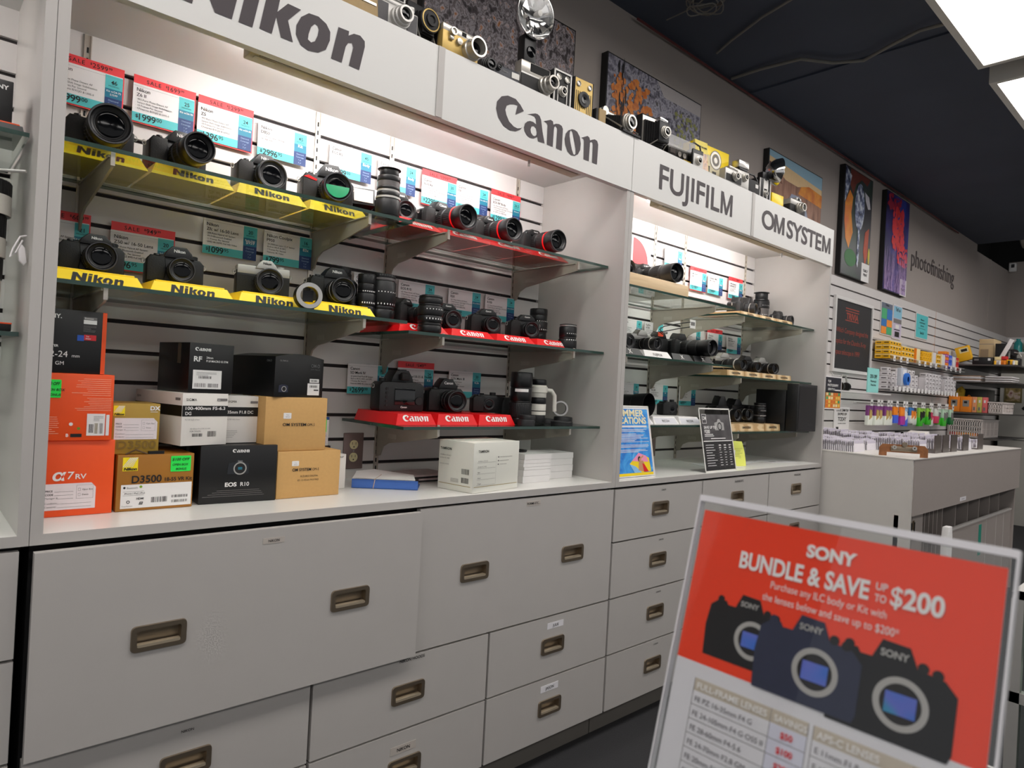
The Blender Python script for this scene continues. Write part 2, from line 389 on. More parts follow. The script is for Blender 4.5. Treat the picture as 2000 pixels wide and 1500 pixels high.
def plate_with_holes(mb, x0, x1, z0, z1, y0, y1, holes, mt):
    xs = x0
    for hx0, hx1, hz0, hz1 in sorted(holes):
        mb.box(xs, y0, z0, hx0, y1, z1, mt); mb.box(hx0, y0, z0, hx1, y1, hz0, mt); mb.box(hx0, y0, hz1, hx1, y1, z1, mt); xs = hx1
    mb.box(xs, y0, z0, x1, y1, z1, mt)
def rrect(w, h, r, n=4):
    o = []
    for cx, cz, a0 in ((w - r, -h + r, -90), (w - r, h - r, 0), (-w + r, h - r, 90), (-w + r, -h + r, 180)):
        for k in range(n + 1):
            a = R(a0 + 90 * k / n); o.append((cx + r * math.cos(a), cz + r * math.sin(a)))
    return o
def pull_mesh():
    if 'pull' in PULL: return PULL['pull']
    mb = MB(); a = rrect(.052, .0262, .009); b = rrect(.052, .0262, .009); c = rrect(.041, .0165, .004); n = len(a)
    vs = [(p[0], 0, p[1]) for p in a] + [(p[0] * .985, -.0045, p[1] * .97) for p in b] + [(p[0], -.0045, p[1]) for p in c] + [(p[0], .016, p[1] * .9 + .0005) for p in c]
    fs = []
    for L in range(3):
        for i in range(n): fs.append((L * n + i, L * n + (i + 1) % n, (L + 1) * n + (i + 1) % n, (L + 1) * n + i))
    fs.append(tuple(3 * n + i for i in range(n)))
    mb.add(vs, fs, NICKEL)
    mb.box(-.040, -.004, -.0165, .040, .010, -.0115, mat('pull_lip', (206, 192, 168), .3, .6, noise=.03))
    PULL['pull'] = mb
    return mb
PULL = {}
def cabinet(label, x0, x1, drawers, kick_seams=()):
    c = empty('drawer_cabinet', label, 'cabinet')
    MB().box(x0 + .004, .03, .097, x1 - .004, .44, .886, GAP).build('carcass', c)
    MB().box(x0 + .002, .062, .0, x1 - .002, .075, .097, KICK).build('toe_kick', c)
    for (a, b, z0, z1, yo, hs, lab) in drawers:
        mb = MB(); holes = [(hx - .043, hx + .043, hz - .018, hz + .018) for hx, hz in hs]
        plate_with_holes(mb, a + .002, b - .002, z0 + .002, z1 - .002, yo, .018 + yo, holes, LAM)
        if yo < 0: mb.box(a + .02, yo + .018, z0 + .05, b - .02, .03, z1 - .06, LAM)
        d = mb.build('drawer', c)
        for hx, hz in hs:
            pull_mesh().build('handle', d, (hx, yo, hz))
        for (t, lx, lz, lw, bg) in lab:
            m2 = MB(); lh = lw * .26
            if bg: m2.box(lx - lw / 2, yo - .0008, lz - lh / 2, lx + lw / 2, yo, lz + lh / 2, bg)
            m2.text(t, (lx, yo - .001, lz - lh * .22), lh * .62, BLK, bold=.01, align='c', lift=.0005)
            m2.build('name_label', d)
    return c
CLBL = mat('clear_label_tape', (188, 180, 172), .3, noise=.03)
WLBL = mat('white_label_tape', (230, 228, 232), .4, noise=.02)
Z4, Z3, Z2, Z1, Z0 = .884, .694, .495, .2965, .097
T = .565
cabinet('wide grey drawer cabinet with two deep drawers over small ones', 0, 1.688, [
    (.004, .858, Z2, Z4 - .003, -.022, [(.222, .686), (.652, .686)], [('NIKON', .451, .852, .05, CLBL)]),
    (.862, 1.684, Z2, Z4, 0, [(1.064, .686), (1.482, .686)], [('FORMS ETC...', 1.29, .866, .06, CLBL)]),
    (.004, .572, Z1, Z2 - .002, 0, [(.294, .393)], [('NIKON', .294, .463, .05, None)]),
    (.576, 1.132, Z1, Z2 - .002, 0, [(.854, .393)], [('NIKON HOODS', .862, .482, .07, None)]),
    (1.136, 1.684, Z1, Z2 - .002, 0, [(1.409, .398)], [('JULIE', 1.418, .462, .075, WLBL)]),
    (.004, .572, Z0, Z1 - .002, 0, [(.294, .20)], []),
    (.576, 1.132, Z0, Z1 - .002, 0, [(.854, .195)], [('NIKON', .848, .246, .08, CLBL)]),
    (1.136, 1.684, Z0, Z1 - .002, 0, [(1.409, .2)], [('JASON', 1.405, .262, .08, WLBL)])])
dr = []
for r, (a, b) in enumerate([(Z3, Z4), (Z2, Z3), (Z1, Z2), (Z0, Z1)]):
    zc = (a + b) / 2 + .006
    for k, (xa, xb) in enumerate([(1.69, 2.252), (2.256, 2.816), (2.82, 3.382)]):
        dr.append((xa, xb, a, b - .002, 0, [((xa + xb) / 2 - (.005 if k == 0 else 0), zc)], [(('CANON', 'FLASHES ETC', 'PANASONIC')[k] if r == 0 else 'CANON' if k == 0 else 'CASES', (xa + xb) / 2 + .01, b - .02, (.05, .08, .08)[k] if r == 0 else .05, None)]))
cabinet('grey twelve drawer cabinet under the far display case', 1.689, 3.384, dr)
dr = []
for r, (a, b) in enumerate([(Z3 - .01, Z4), (Z2, Z3 - .01), (Z1, Z2), (Z0, Z1)]):
    for k in range(3):
        xa = -1.695 + .5637 * k
        dr.append((xa, xa + .559 - (.004 if k == 2 else 0), a, b - .002, 0, [(xa + .28, (a + b) / 2)], []))
cabinet('grey drawer cabinet cut off by the left edge of the frame', -1.7, -.006, dr)

# ---------------------------------------------------------------- glass shelves on brackets
def glass_shelf(label, x0, x1, z, y0=.064, group=None):
    mb = MB(); t = .0085; y1 = .41
    mb.add([(x0, y0, z), (x1, y0, z), (x1, y1, z), (x0, y1, z)], [(0, 1, 2, 3)], GLASS)
    mb.add([(x0, y0, z - t), (x1, y0, z - t), (x1, y1, z - t), (x0, y1, z - t)], [(3, 2, 1, 0)], GLASS)
    for a, b in (((x0, y0), (x1, y0)), ((x1, y0), (x1, y1)), ((x1, y1), (x0, y1)), ((x0, y1), (x0, y0))):
        mb.quad((*a, z - t), (*b, z - t), (*b, z), (*a, z), GEDGE)
    return tag(mb.build('glass_shelf'), label, 'shelf', group)
def bracket(label, x, z, y0=.085):
    zt = z - .0087
    pts = [(y0, zt - .022), (y0 + .004, zt - .026), (y0 + .2, zt - .058), (.345, zt - .066), (.375, zt - .08), (.392, zt - .11), (.413, zt - .115), (.413, zt), (y0, zt)]
    mb = MB().prism(pts, x - .0025, x + .0025, BRKT, plane='yz')
    mb.box(x - .006, y0 + .01, zt - .003, x + .006, .41, zt, BRKT)
    o = tag(mb.build('shelf_bracket'), label, 'bracket')
    MB().box(x - .004, y0 - .003, zt - .022, x + .004, y0, zt + .012, STEEL).build('end_lip', o)
    if x > .5: MB().box(x - .0034, .30, zt - .05, x - .0025, .345, zt - .036, mat('bracket_sticker', (176, 172, 160), .5)).build('maker_sticker', o)
    return o
SH = [
 ('clear glass shelf carrying the upper row of yellow risers', .022, .832, 1.664, (.116, .711), 'upper yellow risers'),
 ('clear glass shelf carrying the upper row of red risers', .838, 1.665, 1.672, (.97, 1.53), 'upper red risers'),
 ('clear glass shelf carrying the lower row of yellow risers', .022, .832, 1.390, (.116, .711), 'lower yellow risers'),
 ('clear glass shelf carrying the middle row of red risers', .838, 1.665, 1.365, (.97, 1.53), 'middle red risers'),
 ('low glass shelf carrying the bottom red risers above the white lens box', .838, 1.665, 1.100, (.97, 1.53), 'bottom red risers'),
 ('glass shelf carrying the pale maple block in the far case', 1.712, 2.555, 1.627, (1.82, 2.418), 'maple block'),
 ('upper right glass shelf of the far case, two cameras on it', 2.562, 3.36, 1.607, (2.668, 3.259), 'top wooden risers'),
 ('glass shelf carrying the black and white risers in the far case', 1.712, 2.555, 1.368, (1.82, 2.418), 'black and white risers'),
 ('middle right glass shelf of the far case with four wooden risers', 2.562, 3.36, 1.326, (2.668, 3.259), 'row of four wooden risers'),
 ('bottom left glass shelf of the far case carrying white risers', 1.712, 2.555, 1.104, (1.82, 2.418), 'white risers'),
 ('bottom right glass shelf of the far case carrying long wooden risers', 2.562, 3.36, 1.073, (2.668, 3.259), 'two long wooden risers')]
for lb, a, b, z, bx, what in SH:
    glass_shelf(lb, a, b, z)
    for k, x in enumerate(bx): bracket('metal shelf bracket under the shelf of %s, %s of its pair' % (what, ('left', 'right')[k]), x, z)
for k, z in enumerate((1.655, 1.28)):
    glass_shelf('%s glass shelf in the left end case' % ('upper', 'lower')[k], -.86, -.025, z, .07)
    bracket('bracket under the %s glass shelf of the left end case' % ('upper', 'lower')[k], -.14, z, .09)

# ---------------------------------------------------------------- ceiling lights
def troffer(label, x0, y0, w=1.22, d=.61, zb=2.8):
    t = empty('ceiling_light', label, 'light', (x0, y0, zb), group='white box lights under the ceiling')
    fr = mat('light_frame_white', (214, 212, 206), .5, noise=.02)
    MB().box(0, 0, 0, w, .028, .07, fr).box(0, d - .028, 0, w, d, .07, fr).box(0, .028, 0, .028, d - .028, .07, fr).box(w - .028, .028, 0, w, d - .028, .07, fr).box(0, 0, .07, w, d, .1, fr).build('frame', t)
    MB().box(.028, .028, .008, w - .028, d - .028, .014, mat('light_diffuser', (255, 250, 246), .5, noise=0, emit=LIGHT_K)).build('diffuser', t)
    for x in (.15, w - .15): MB().tube([(x, d / 2, .1), (x, d / 2, ZC - zb)], .004, STEEL, 6).build('hanger', t)
LT = [('white box light at the top right corner of the photo', 2.22, -1.205), ('white box light farther down the row, cut by the right edge', 3.63, -1.205)]
for lb, x, y in LT: troffer(lb, x, y)
for x in (-2.0, -.6, .8, 5.04, 6.45): troffer('white box light in the same row outside the frame', x, -1.205)
for x in (-2.0, -.6, .8, 2.22, 3.63, 5.04, 6.45): troffer('added unseen white box light, second row behind the viewer', x, -3.6)  # unseen second row, added to light the scene
# ---------------------------------------------------------------- price cards on the slatwall
def price_card(label, xc, zt, name, sub, bullets, price, cents, mp, extra, sale=None, w_=.072):
    """clear holder 144 mm wide; white body, teal price band, teal and navy column"""
    h_ = .094
    c = tag(MB().box(-w_, -.002, -h_, w_, .0, 0, PAPER).build('price_card', None, (xc, .4055, zt)), label, 'price card')
    mb = MB()
    mb.box(-w_, -.0026, -h_, w_ * .48, -.002, -h_ + .022, TEAL)
    mb.box(w_ * .48, -.0026, -.034, w_, -.002, -.002, TEAL).box(w_ * .48, -.0026, -.056, w_, -.002, -.034, DTEAL).box(w_ * .48, -.0026, -h_, w_, -.002, -.056, NAVY)
    mb.build('colour_panel', c)
    mb = MB(); y = -.0027
    mb.text(name, (-w_ + .008, y, -.019), .0125, BLK, bold=.006); 
    if sub: mb.text(sub, (-w_ + .008, y, -.0315), .0115, BLK, bold=.006)
    for k, b in enumerate(bullets): mb.text('\u00b7 ' + b, (-w_ + .007, y, -.041 - k * .0076), .0064, BLK)
    mb.text('$', (-w_ + .008, y, -h_ + .0095), .012, BLK, bold=.015)
    p = text2d(price, .012, 0, .95); mb.flat(p, (-w_ + .0155, y, -h_ + .0045), .0225, BLK)
    mb.text(cents, (-w_ + .0172 + p[2] * .0225, y, -h_ + .0105), .013, BLK, bold=.004)
    mb.text(mp, (w_ * .74, y, -.0225), .0135, BLK, bold=.01, align='c'); mb.text('MEGAPIXEL', (w_ * .74, y, -.029), .0046, BLK, align='c')
    for k, e in enumerate(extra): mb.text(e, (w_ * .74, y, -.0425 - k * .0078), .0066 if len(e) > 4 else .012, WHT, bold=.008, align='c')
    for k, e in enumerate(('Diamond', 'Coverage', '1 yr', '2 yr')): mb.text(e, (w_ * .74, y, -.0645 - k * .008), .006, mat('pale_blue_print', (150, 176, 210), .6), align='c')
    mb.quad((-w_, y, -.0064), (w_, y, -.0064), (w_, y, -.006), (-w_, y, -.006), GREY)
    mb.build('printing', c)
    if sale:
        s = MB().box(-w_ + .001, -.0005, -h_ - .003, w_ + .003, .0012, .0215, SALE).build('sale_strip', c)
        m2 = MB(); m2.text('SALE', (-w_ + .030, -.0006, .0055), .0135, BLK, bold=.004, space=1.25)
        m2.text('$', (-w_ + .074, -.0006, .0105), .007, BLK, bold=.01); m2.text(sale, (-w_ + .079, -.0006, .0052), .0155, BLK, bold=.004, space=1.08)
        m2.text('99', (-w_ + .079 + text2d(sale, .004, 0, 1.08)[2] * .0155 + .002, -.0006, .0105), .008, BLK, bold=.008)
        m2.build('sale_printing', s)
    MB().box(-.004, -.0035, -.001, .004, .0065, .004, ACRYL).build('hanging_clip', c)
    return c
AFB = ['493-Point Phase Detect AF', 'Sensor-Shift Image Stabilization', '10 Frames Per Second', 'CFexpress B/XQD & UHS-II', 'Dual Card Slots'][:4]
NB = ['209-Point Hybrid AF System', 'Wi-Fi/Bluetooth Enabled', '11 Frames Per Second', 'UHD 4K/30FPS Full HD Video']
CB = ['651 Phase Detect AF Points', 'CMOS Sensor with Digic X Processor', '12 Frames Per Second', '4K 30FPS and 1080/120p']
price_card('sale card with price 2999, partly hidden by the left end panel', .119, 1.9335, 'Nikon', 'Z7 II', AFB, '2999', '00', '46', ['Kit w/24-70', '$3599'], '2599')
price_card('sale card with red 1699 strip, second in the top row', .286, 1.9335, 'Nikon', 'Z6 II', AFB, '1999', '00', '25', ['Kit w/24-70'], '1699')
price_card('sale card above the third camera of the upper yellow row', .439, 1.9335, 'Nikon', 'Z5', AFB, '1396', '95', '24', ['Kit w/24-50'], '1299')
price_card('plain card with price 2996 left of the upright standard, top row', .600, 1.933, 'Nikon', 'D850', ['153 Phase Detect AF Points', '4K 30p Video'], '2996', '95', '45', ['Kit'], None)
price_card('plain card numbered 45 behind the tall lens on the top shelf', .818, 1.934, 'Canon', 'EOS R5', ['1053 Point Phase AF'], '3399', '00', '45', ['Body'], None)
price_card('plain card numbered 24 half hidden by the tall grey banded lens', .986, 1.932, 'Canon', 'EOS R6 II', CB, '2499', '00', '24', ['Body'], None)
price_card('sale card with red 1999 strip and price 2299, top row', 1.156, 1.921, 'Canon', 'EOS R6', CB, '2299', '00', '20', ['Kit w/24-105'], '1999')
price_card('plain card directly right of the red 1999 sale card', 1.301, 1.932, 'Canon', 'R8', CB, '1499', '00', '24', ['Kit w/24-50'], None)
price_card('sale card with red 999 strip, rightmost on the upper slatwall', 1.462, 1.926, 'Canon', 'EOS RP Body', CB, '1299', '99', '26.2', ['Diamond'], '999')
price_card('sale card numbered 21 at the left end of the second row', .0795, 1.563, 'Nikon', 'Z30', NB, '709', '95', '21', ['Kit w/16-50', '$849'], '609', .057)
price_card('sale card above the second camera of the lower yellow row', .254, 1.560, 'Nikon', 'Z50 w/ 16-50 Lens', NB, '996', '95', '20', ['2-Lens Kit'], '949')
price_card('plain card with price 1099 in the second row', .469, 1.634, 'Nikon', 'Zfc w/ 16-50 Lens', NB, '1099', '95', '20', ['Body Only', '$959'], None)
price_card('plain card with price 799 marked 83x', .633, 1.634, 'Nikon Coolpix', 'P950', ['24-2000mm Lens 1/2.3" Sensor', 'Built-in Wi-Fi & NFC', '7 Frames Per Second', 'Features 4K Video'], '799', '95', '16', ['83x'], None)
price_card('plain card mostly hidden behind the two standing lenses, second row', .922, 1.557, 'Canon', 'R7', CB, '1499', '99', '32', ['Kit'], None)
price_card('plain card behind the camera on the middle red risers, beside the tall lenses', 1.086, 1.558, 'Canon', 'EOS R10', CB, '979', '99', '24', ['Kit w/18-45'], None)
price_card('plain card third from the right end panel, second row, above red risers', 1.291, 1.558, 'Canon', 'R50', CB, '679', '99', '24', ['Kit w/18-45'], None)
price_card('plain card touching the right hand standard, second row', 1.459, 1.558, 'Canon', 'R100', CB, '479', '99', '24', ['Kit w/18-45'], None)
price_card('plain card with price 2699 on the lowest row', .918, 1.271, 'Canon', '5D Mark IV', ['61-point Dual Pixel AF System', 'Built-in Wi-Fi, NFC, and GPS', '7 Frames Per Second', 'Features UHD 4K Video at 30fps'], '2699', '99', '30.4', ['Body'], None)
price_card('sale card with red 549 strip on the lowest row', 1.100, 1.269, 'Canon', 'Rebel T7 w/18-55 & 75-300', CB, '649', '99', '24', ['Kit'], '549')
price_card('plain card with price 749 marked 4.2x on the lowest row', 1.312, 1.270, 'Canon', 'G7X Mark III', ['1" Stacked Sensor', '4K 30p Video', '20 Frames Per Second'], '749', '99', '20', ['4.2x'], None)
OB = ['Live ND, Hi-Res Mode', '5-axis Stabilization', '10 Frames Per Second']
price_card('washed out plain card behind the long lens in the far case', 2.552, 1.926, 'Fujifilm', 'X-H2', OB, '1999', '00', '40', ['Body'], None)
price_card('sale card with price 2199 in the top row of the far case', 2.775, 1.851, 'OM Systems', 'OM-1', OB, '2199', '99', '20', ['Body'], '1999')
price_card('plain card with price 2999 in the top row of the far case', 2.937, 1.852, 'Olympus OM-D', 'E-M1X Body', OB, '2999', '99', '20', ['Body'], None)
price_card('sale card at the right end of the top row in the far case', 3.142, 1.852, 'OM Systems', 'E-M5 Mark III', OB, '1199', '99', '20', ['Body'], '899')
price_card('plain card at far left of the middle row in the far case', 2.256, 1.557, 'Fujifilm', 'X-T5', OB, '1699', '00', '40', ['Body'], None)
price_card('plain card second from left, middle row of the far case', 2.423, 1.558, 'Fujifilm', 'X-S20', OB, '1299', '00', '40', ['Body'], None)
price_card('plain card under the hanging wire tag in the far case', 2.748, 1.560, 'OM Systems', 'OM-5', OB, '1199', '99', '20', ['Body'], None)
price_card('sale card with red 999 strip in the middle row of the far case', 2.959, 1.557, 'Olympus', 'E-M10 II', OB, '699', '99', '20', ['Kit'], '999')
price_card('plain card with price 799 at the end of the middle row, far case', 3.154, 1.558, 'Olympus', 'E-M10 Mark IV', OB, '799', '99', '20', ['Kit'], None)
price_card('plain card at far left of the bottom row in the far case', 2.258, 1.269, 'Ricoh', 'GR IIIx', OB, '1049', '00', '24', ['Body'], None)
price_card('plain card second in the bottom row of the far case', 2.487, 1.270, 'Ricoh', 'WG-80', OB, '349', '00', '16', ['5x'], None)
price_card('plain card with price 499 in the bottom row of the far case', 2.731, 1.269, 'OM Systems', 'Tough TG-6', OB, '499', '99', '12', ['4x'], None)

# ---------------------------------------------------------------- coloured risers under the cameras
def frustum(mb, x0, x1, y0, y1, z0, z1, ix0, ix1, iy, mt):
    mb.add([(x0, y0, z0), (x1, y0, z0), (x1, y1, z0), (x0, y1, z0), (x0 + ix0, y0 + iy, z1), (x1 - ix1, y0 + iy, z1), (x1 - ix1, y1, z1), (x0 + ix0, y1, z1)],
           [(0, 3, 2, 1), (0, 1, 5, 4), (1, 2, 6, 5), (2, 3, 7, 6), (3, 0, 4, 7), (4, 5, 6, 7)], mt)
def riser(name, label, group, x0, x1, z, h, y0, y1, mt, sh, size, lmt, iy=.028, ix=.014, lift_top=None, width=None, backing=None, dz=.0):
    r = empty(name, label, 'display riser', ((x0 + x1) / 2, (y0 + y1) / 2, z + .0005), 0, group)
    cx, cy = (x0 + x1) / 2, (y0 + y1) / 2
    mb = MB(); frustum(mb, x0 - cx, x1 - cx, y0 - cy, y1 - cy, 0, h, ix, ix, iy, mt); mb.build('base', r)
    if lift_top:
        MB().box(x0 - cx + ix + .004, y0 - cy + iy + .004, h, x1 - cx - ix - .004, y1 - cy, h + .004, lift_top, .0015).build('top_plate', r)
    ey = Vector((0, iy, h)).normalized()
    mb = MB()
    if backing: mb.flat(([(0, 0), (1, 0), (1, 1), (0, 1)], [(0, 1, 2, 3)], 1, 1), Vector((x0 - cx + .012, y0 - cy, 0)) + ey * .003, h - .004, backing, ey=ey, width=x1 - x0 - .024, lift=.0004)
    mb.flat(sh, Vector((0.0, y0 - cy, 0)) + ey * (h * .5 - size * .33 + dz), size, lmt, ey=ey, align='c', width=width, lift=.0009)
    mb.build('lettering', r)
    return r
for k, (a, b) in enumerate([(.024, .206), (.212, .396), (.402, .584), (.590, .772)]):
    riser('display_riser', 'yellow riser on the upper shelf, %s from the left end panel' % ('first', 'second', 'third', 'fourth')[k], 'yellow risers on the upper glass shelf', a, b, 1.664, .031, .185, .378, NYEL, logo_nikon(), .0205, BLK, .024, .014, NYEL, width=.092)
for k, (a, b) in enumerate([(.024, .206), (.212, .400), (.406, .592), (.598, .79)]):
    riser('display_riser', 'yellow riser on the lower shelf, %s from the left end panel' % ('first', 'second', 'third', 'fourth')[k], 'yellow risers on the lower glass shelf', a, b, 1.390, .031, .150, .36, NYEL, logo_nikon(), .0205, BLK, .02, .014, NYEL, width=.098)
for k, (a, b) in enumerate([(.842, .996), (1.0, 1.182), (1.186, 1.366), (1.37, 1.552)]):
    riser('display_riser', 'red riser on the upper glass shelf, %s of four from the left' % ('first', 'second', 'third', 'fourth')[k], 'red risers on the upper glass shelf', a, b, 1.672, .030, .150, .36, CRED, logo_canon(), .0205, WHT, .034, .022)
for k, (a, b) in enumerate([(.848, 1.03), (1.034, 1.212), (1.216, 1.394), (1.398, 1.576)]):
    riser('display_riser', 'red riser on the middle glass shelf, %s of four from the left' % ('first', 'second', 'third', 'fourth')[k], 'red risers on the middle glass shelf', a, b, 1.365, .028, .130, .35, CRED, logo_canon(), .0205, WHT, .022, .018, dz=.003)
for k, (a, b) in enumerate([(.846, .984), (.988, 1.142), (1.146, 1.30)]):
    riser('display_riser', 'red riser on the lowest glass shelf, %s of three from the left' % ('first', 'second', 'third')[k], 'red risers on the lowest glass shelf', a, b, 1.100, .032, .115, .35, CRED, logo_canon(), .0195, WHT, .012, .012)
# far case
tag(MB().box(1.79, .08, 1.6275, 2.203, .36, 1.676, MAPLE, .002).build('wooden_block'), 'long pale maple block on the top left shelf of the far case', 'display riser')
for k, (a, b) in enumerate([(2.672, 2.84), (2.846, 3.014), (3.02, 3.19)]):
    riser('display_riser', 'thin wooden riser on the top right shelf of the far case, %s of three' % ('first', 'second', 'third')[k], 'thin wooden risers', a, b, 1.607, .022, .1, .33, WOOD, logo_om(), .0125, BLK, .004, .002)
for k in range(4):
    a = 2.575 + k * .158
    riser('display_riser', 'wooden riser in the row of four, %s from the left, far case' % ('first', 'second', 'third', 'fourth')[k], 'row of four wooden risers', a, a + .154, 1.326, .026, .1, .33, WOOD, logo_om(), .0125, BLK, .003, .001, width=.075)
for k, (a, b) in enumerate([(2.6, 2.948), (2.954, 3.05 + .06)]):
    r = riser('display_riser', '%s long wooden riser on the bottom shelf of the far case' % ('left', 'right')[k], 'long wooden risers', a, b, 1.073, .031, .1, .33, WOOD, logo_om(), .0135, BLK, .003, .001, width=.078)
XM = mat('x_mount_mark', (240, 240, 240), .5)
XL = outline2d('xmark', [[(0, 0), (.22, 0), (.55, .42), (.9, 0), (1.1, 0), (.66, .52), (1.05, 1), (.86, 1), (.56, .63), (.26, 1), (.06, 1), (.46, .5)]])
for k, (a, b, mt, sh, lm, sz) in enumerate([(1.81, 1.966, CBLK, XL, WHT, .019), (1.972, 2.158, WHT, logo_fuji(), GREY, .017), (2.164, 2.318, CBLK, XL, WHT, .019), (2.324, 2.48, CBLK, XL, WHT, .019)]):
    riser('display_riser', ('black riser with a white cross mark, leftmost in the far case', 'white riser with pale grey letters between two black ones', 'black riser right of the white lettered riser', 'black riser at the right end of the middle left shelf')[k], None, a, b, 1.368, .03, .11, .33, mt, sh, sz, lm, .02, .012, backing=None, dz=.002)
for k, (a, b) in enumerate([(1.866, 2.036), (2.042, 2.216), (2.222, 2.388)]):
    riser('display_riser', 'white riser on the bottom left shelf of the far case, %s of three' % ('first', 'second', 'third')[k], 'white risers on the bottom shelf', a, b, 1.104, .03, .1, .33, WHT, text2d('RICOH', .01), .016, BLK, .02, .012, backing=mat('ricoh_grey', (214, 214, 220), .5))

# ---------------------------------------------------------------- cameras and lenses
def lens_profile(r, L):
    return [(r * .80, 0), (r * .82, L * .06), (r * .93, L * .08), (r * .95, L * .30), (r * .90, L * .31), (r * .90, L * .36), (r * .97, L * .37), (r * .97, L * .60), (r * .93, L * .61), (r * .95, L * .70), (r, L * .72), (r, L * .985), (r * .97, L), (r * .90, L), (r * .87, L * .955), (r * .80, L * .93), (r * .62, L * .90)]
def add_lens(parent, x, z, yb, r, L, ring=None, glass=LGLS, metal=None, hood=False, half=False, mount=True):
    """lens pointing to -y from the mount at yb"""
    body = metal or LBLK
    if hood:
        prof = [(r * .62, 0), (r * .66, L * .3), (r * .8, L * .32), (r * .82, L * .62), (r * .9, L * .64), (r, L), (r * .965, L), (r * .86, L * .66), (r * .5, L * .62)]
    else: prof = lens_profile(r, L)
    l = MB().lathe(prof, body, (0, 0, 0), 'y', 36).build('lens', parent, (x, yb, z))
    if L > .028 and not hood:
        MB().lathe([(r * .955, L * .12), (r * .985, L * .125), (r * .985, L * .285), (r * .955, L * .29)], LRIB, (0, 0, 0), 'y', 72, .035).build('focus_ring', l)
        MB().lathe([(r * .97, L * .385), (r * 1.0, L * .39), (r * 1.0, L * .585), (r * .97, L * .59)], LRIB, (0, 0, 0), 'y', 80, .03).build('zoom_ring', l)
    if ring: MB().lathe([(r * .95, L * .615), (r * .985, L * .62), (r * .985, L * .655), (r * .95, L * .66)], ring, (0, 0, 0), 'y', 36).build('accent_ring', l)
    gy = L * (.90 if not hood else .60); gr = r * (.66 if not hood else .52)
    prof = [(0, gy + gr * .12)] + [(gr * math.sin(a), gy + gr * .12 * math.cos(a)) for a in (.5, .9, 1.25, 1.57)]
    MB().lathe(prof, glass, (0, 0, 0), 'y', 32).build('front_glass', l)
    if not hood:
        g = MB().lathe([(r * .80, L * .931), (r * .74, L * .918), (r * .72, L * .925), (r * .66, L * .905), (r * .64, L * .912)], LRIB, (0, 0, 0), 'y', 36)
        g.lathe([(r * .905, L * 1.001), (r * .965, L * 1.001)], mat('lens_rim_grey', (70, 70, 72), .3, .4), (0, 0, 0), 'y', 36)
        g.build('filter_thread', l)
    if half:
        v = [(-.82 * r, 0)] + [(r * .82 * math.cos(a), r * .82 * math.sin(a)) for a in [PI + PI * k / 14 for k in range(15)]]
        MB().add([(p, -L * .985, q + r * .06) for p, q in v[1:]], [tuple(range(15))], LGRN).build('green_filter', l)
    m2 = MB()
    for k in range(5): m2.box(-.006 + k * .003, -L * .34, r * .905, -.0048 + k * .003, -L * .325, r * .912, WHT)
    if L > .03: m2.build('scale_marks', l)
    if mount: MB().lathe([(r * .84, -.001), (r * .84, L * .03), (r * .8, L * .03)], SATIN, (0, 0, 0), 'y', 36).build('mount_ring', l)
    return l
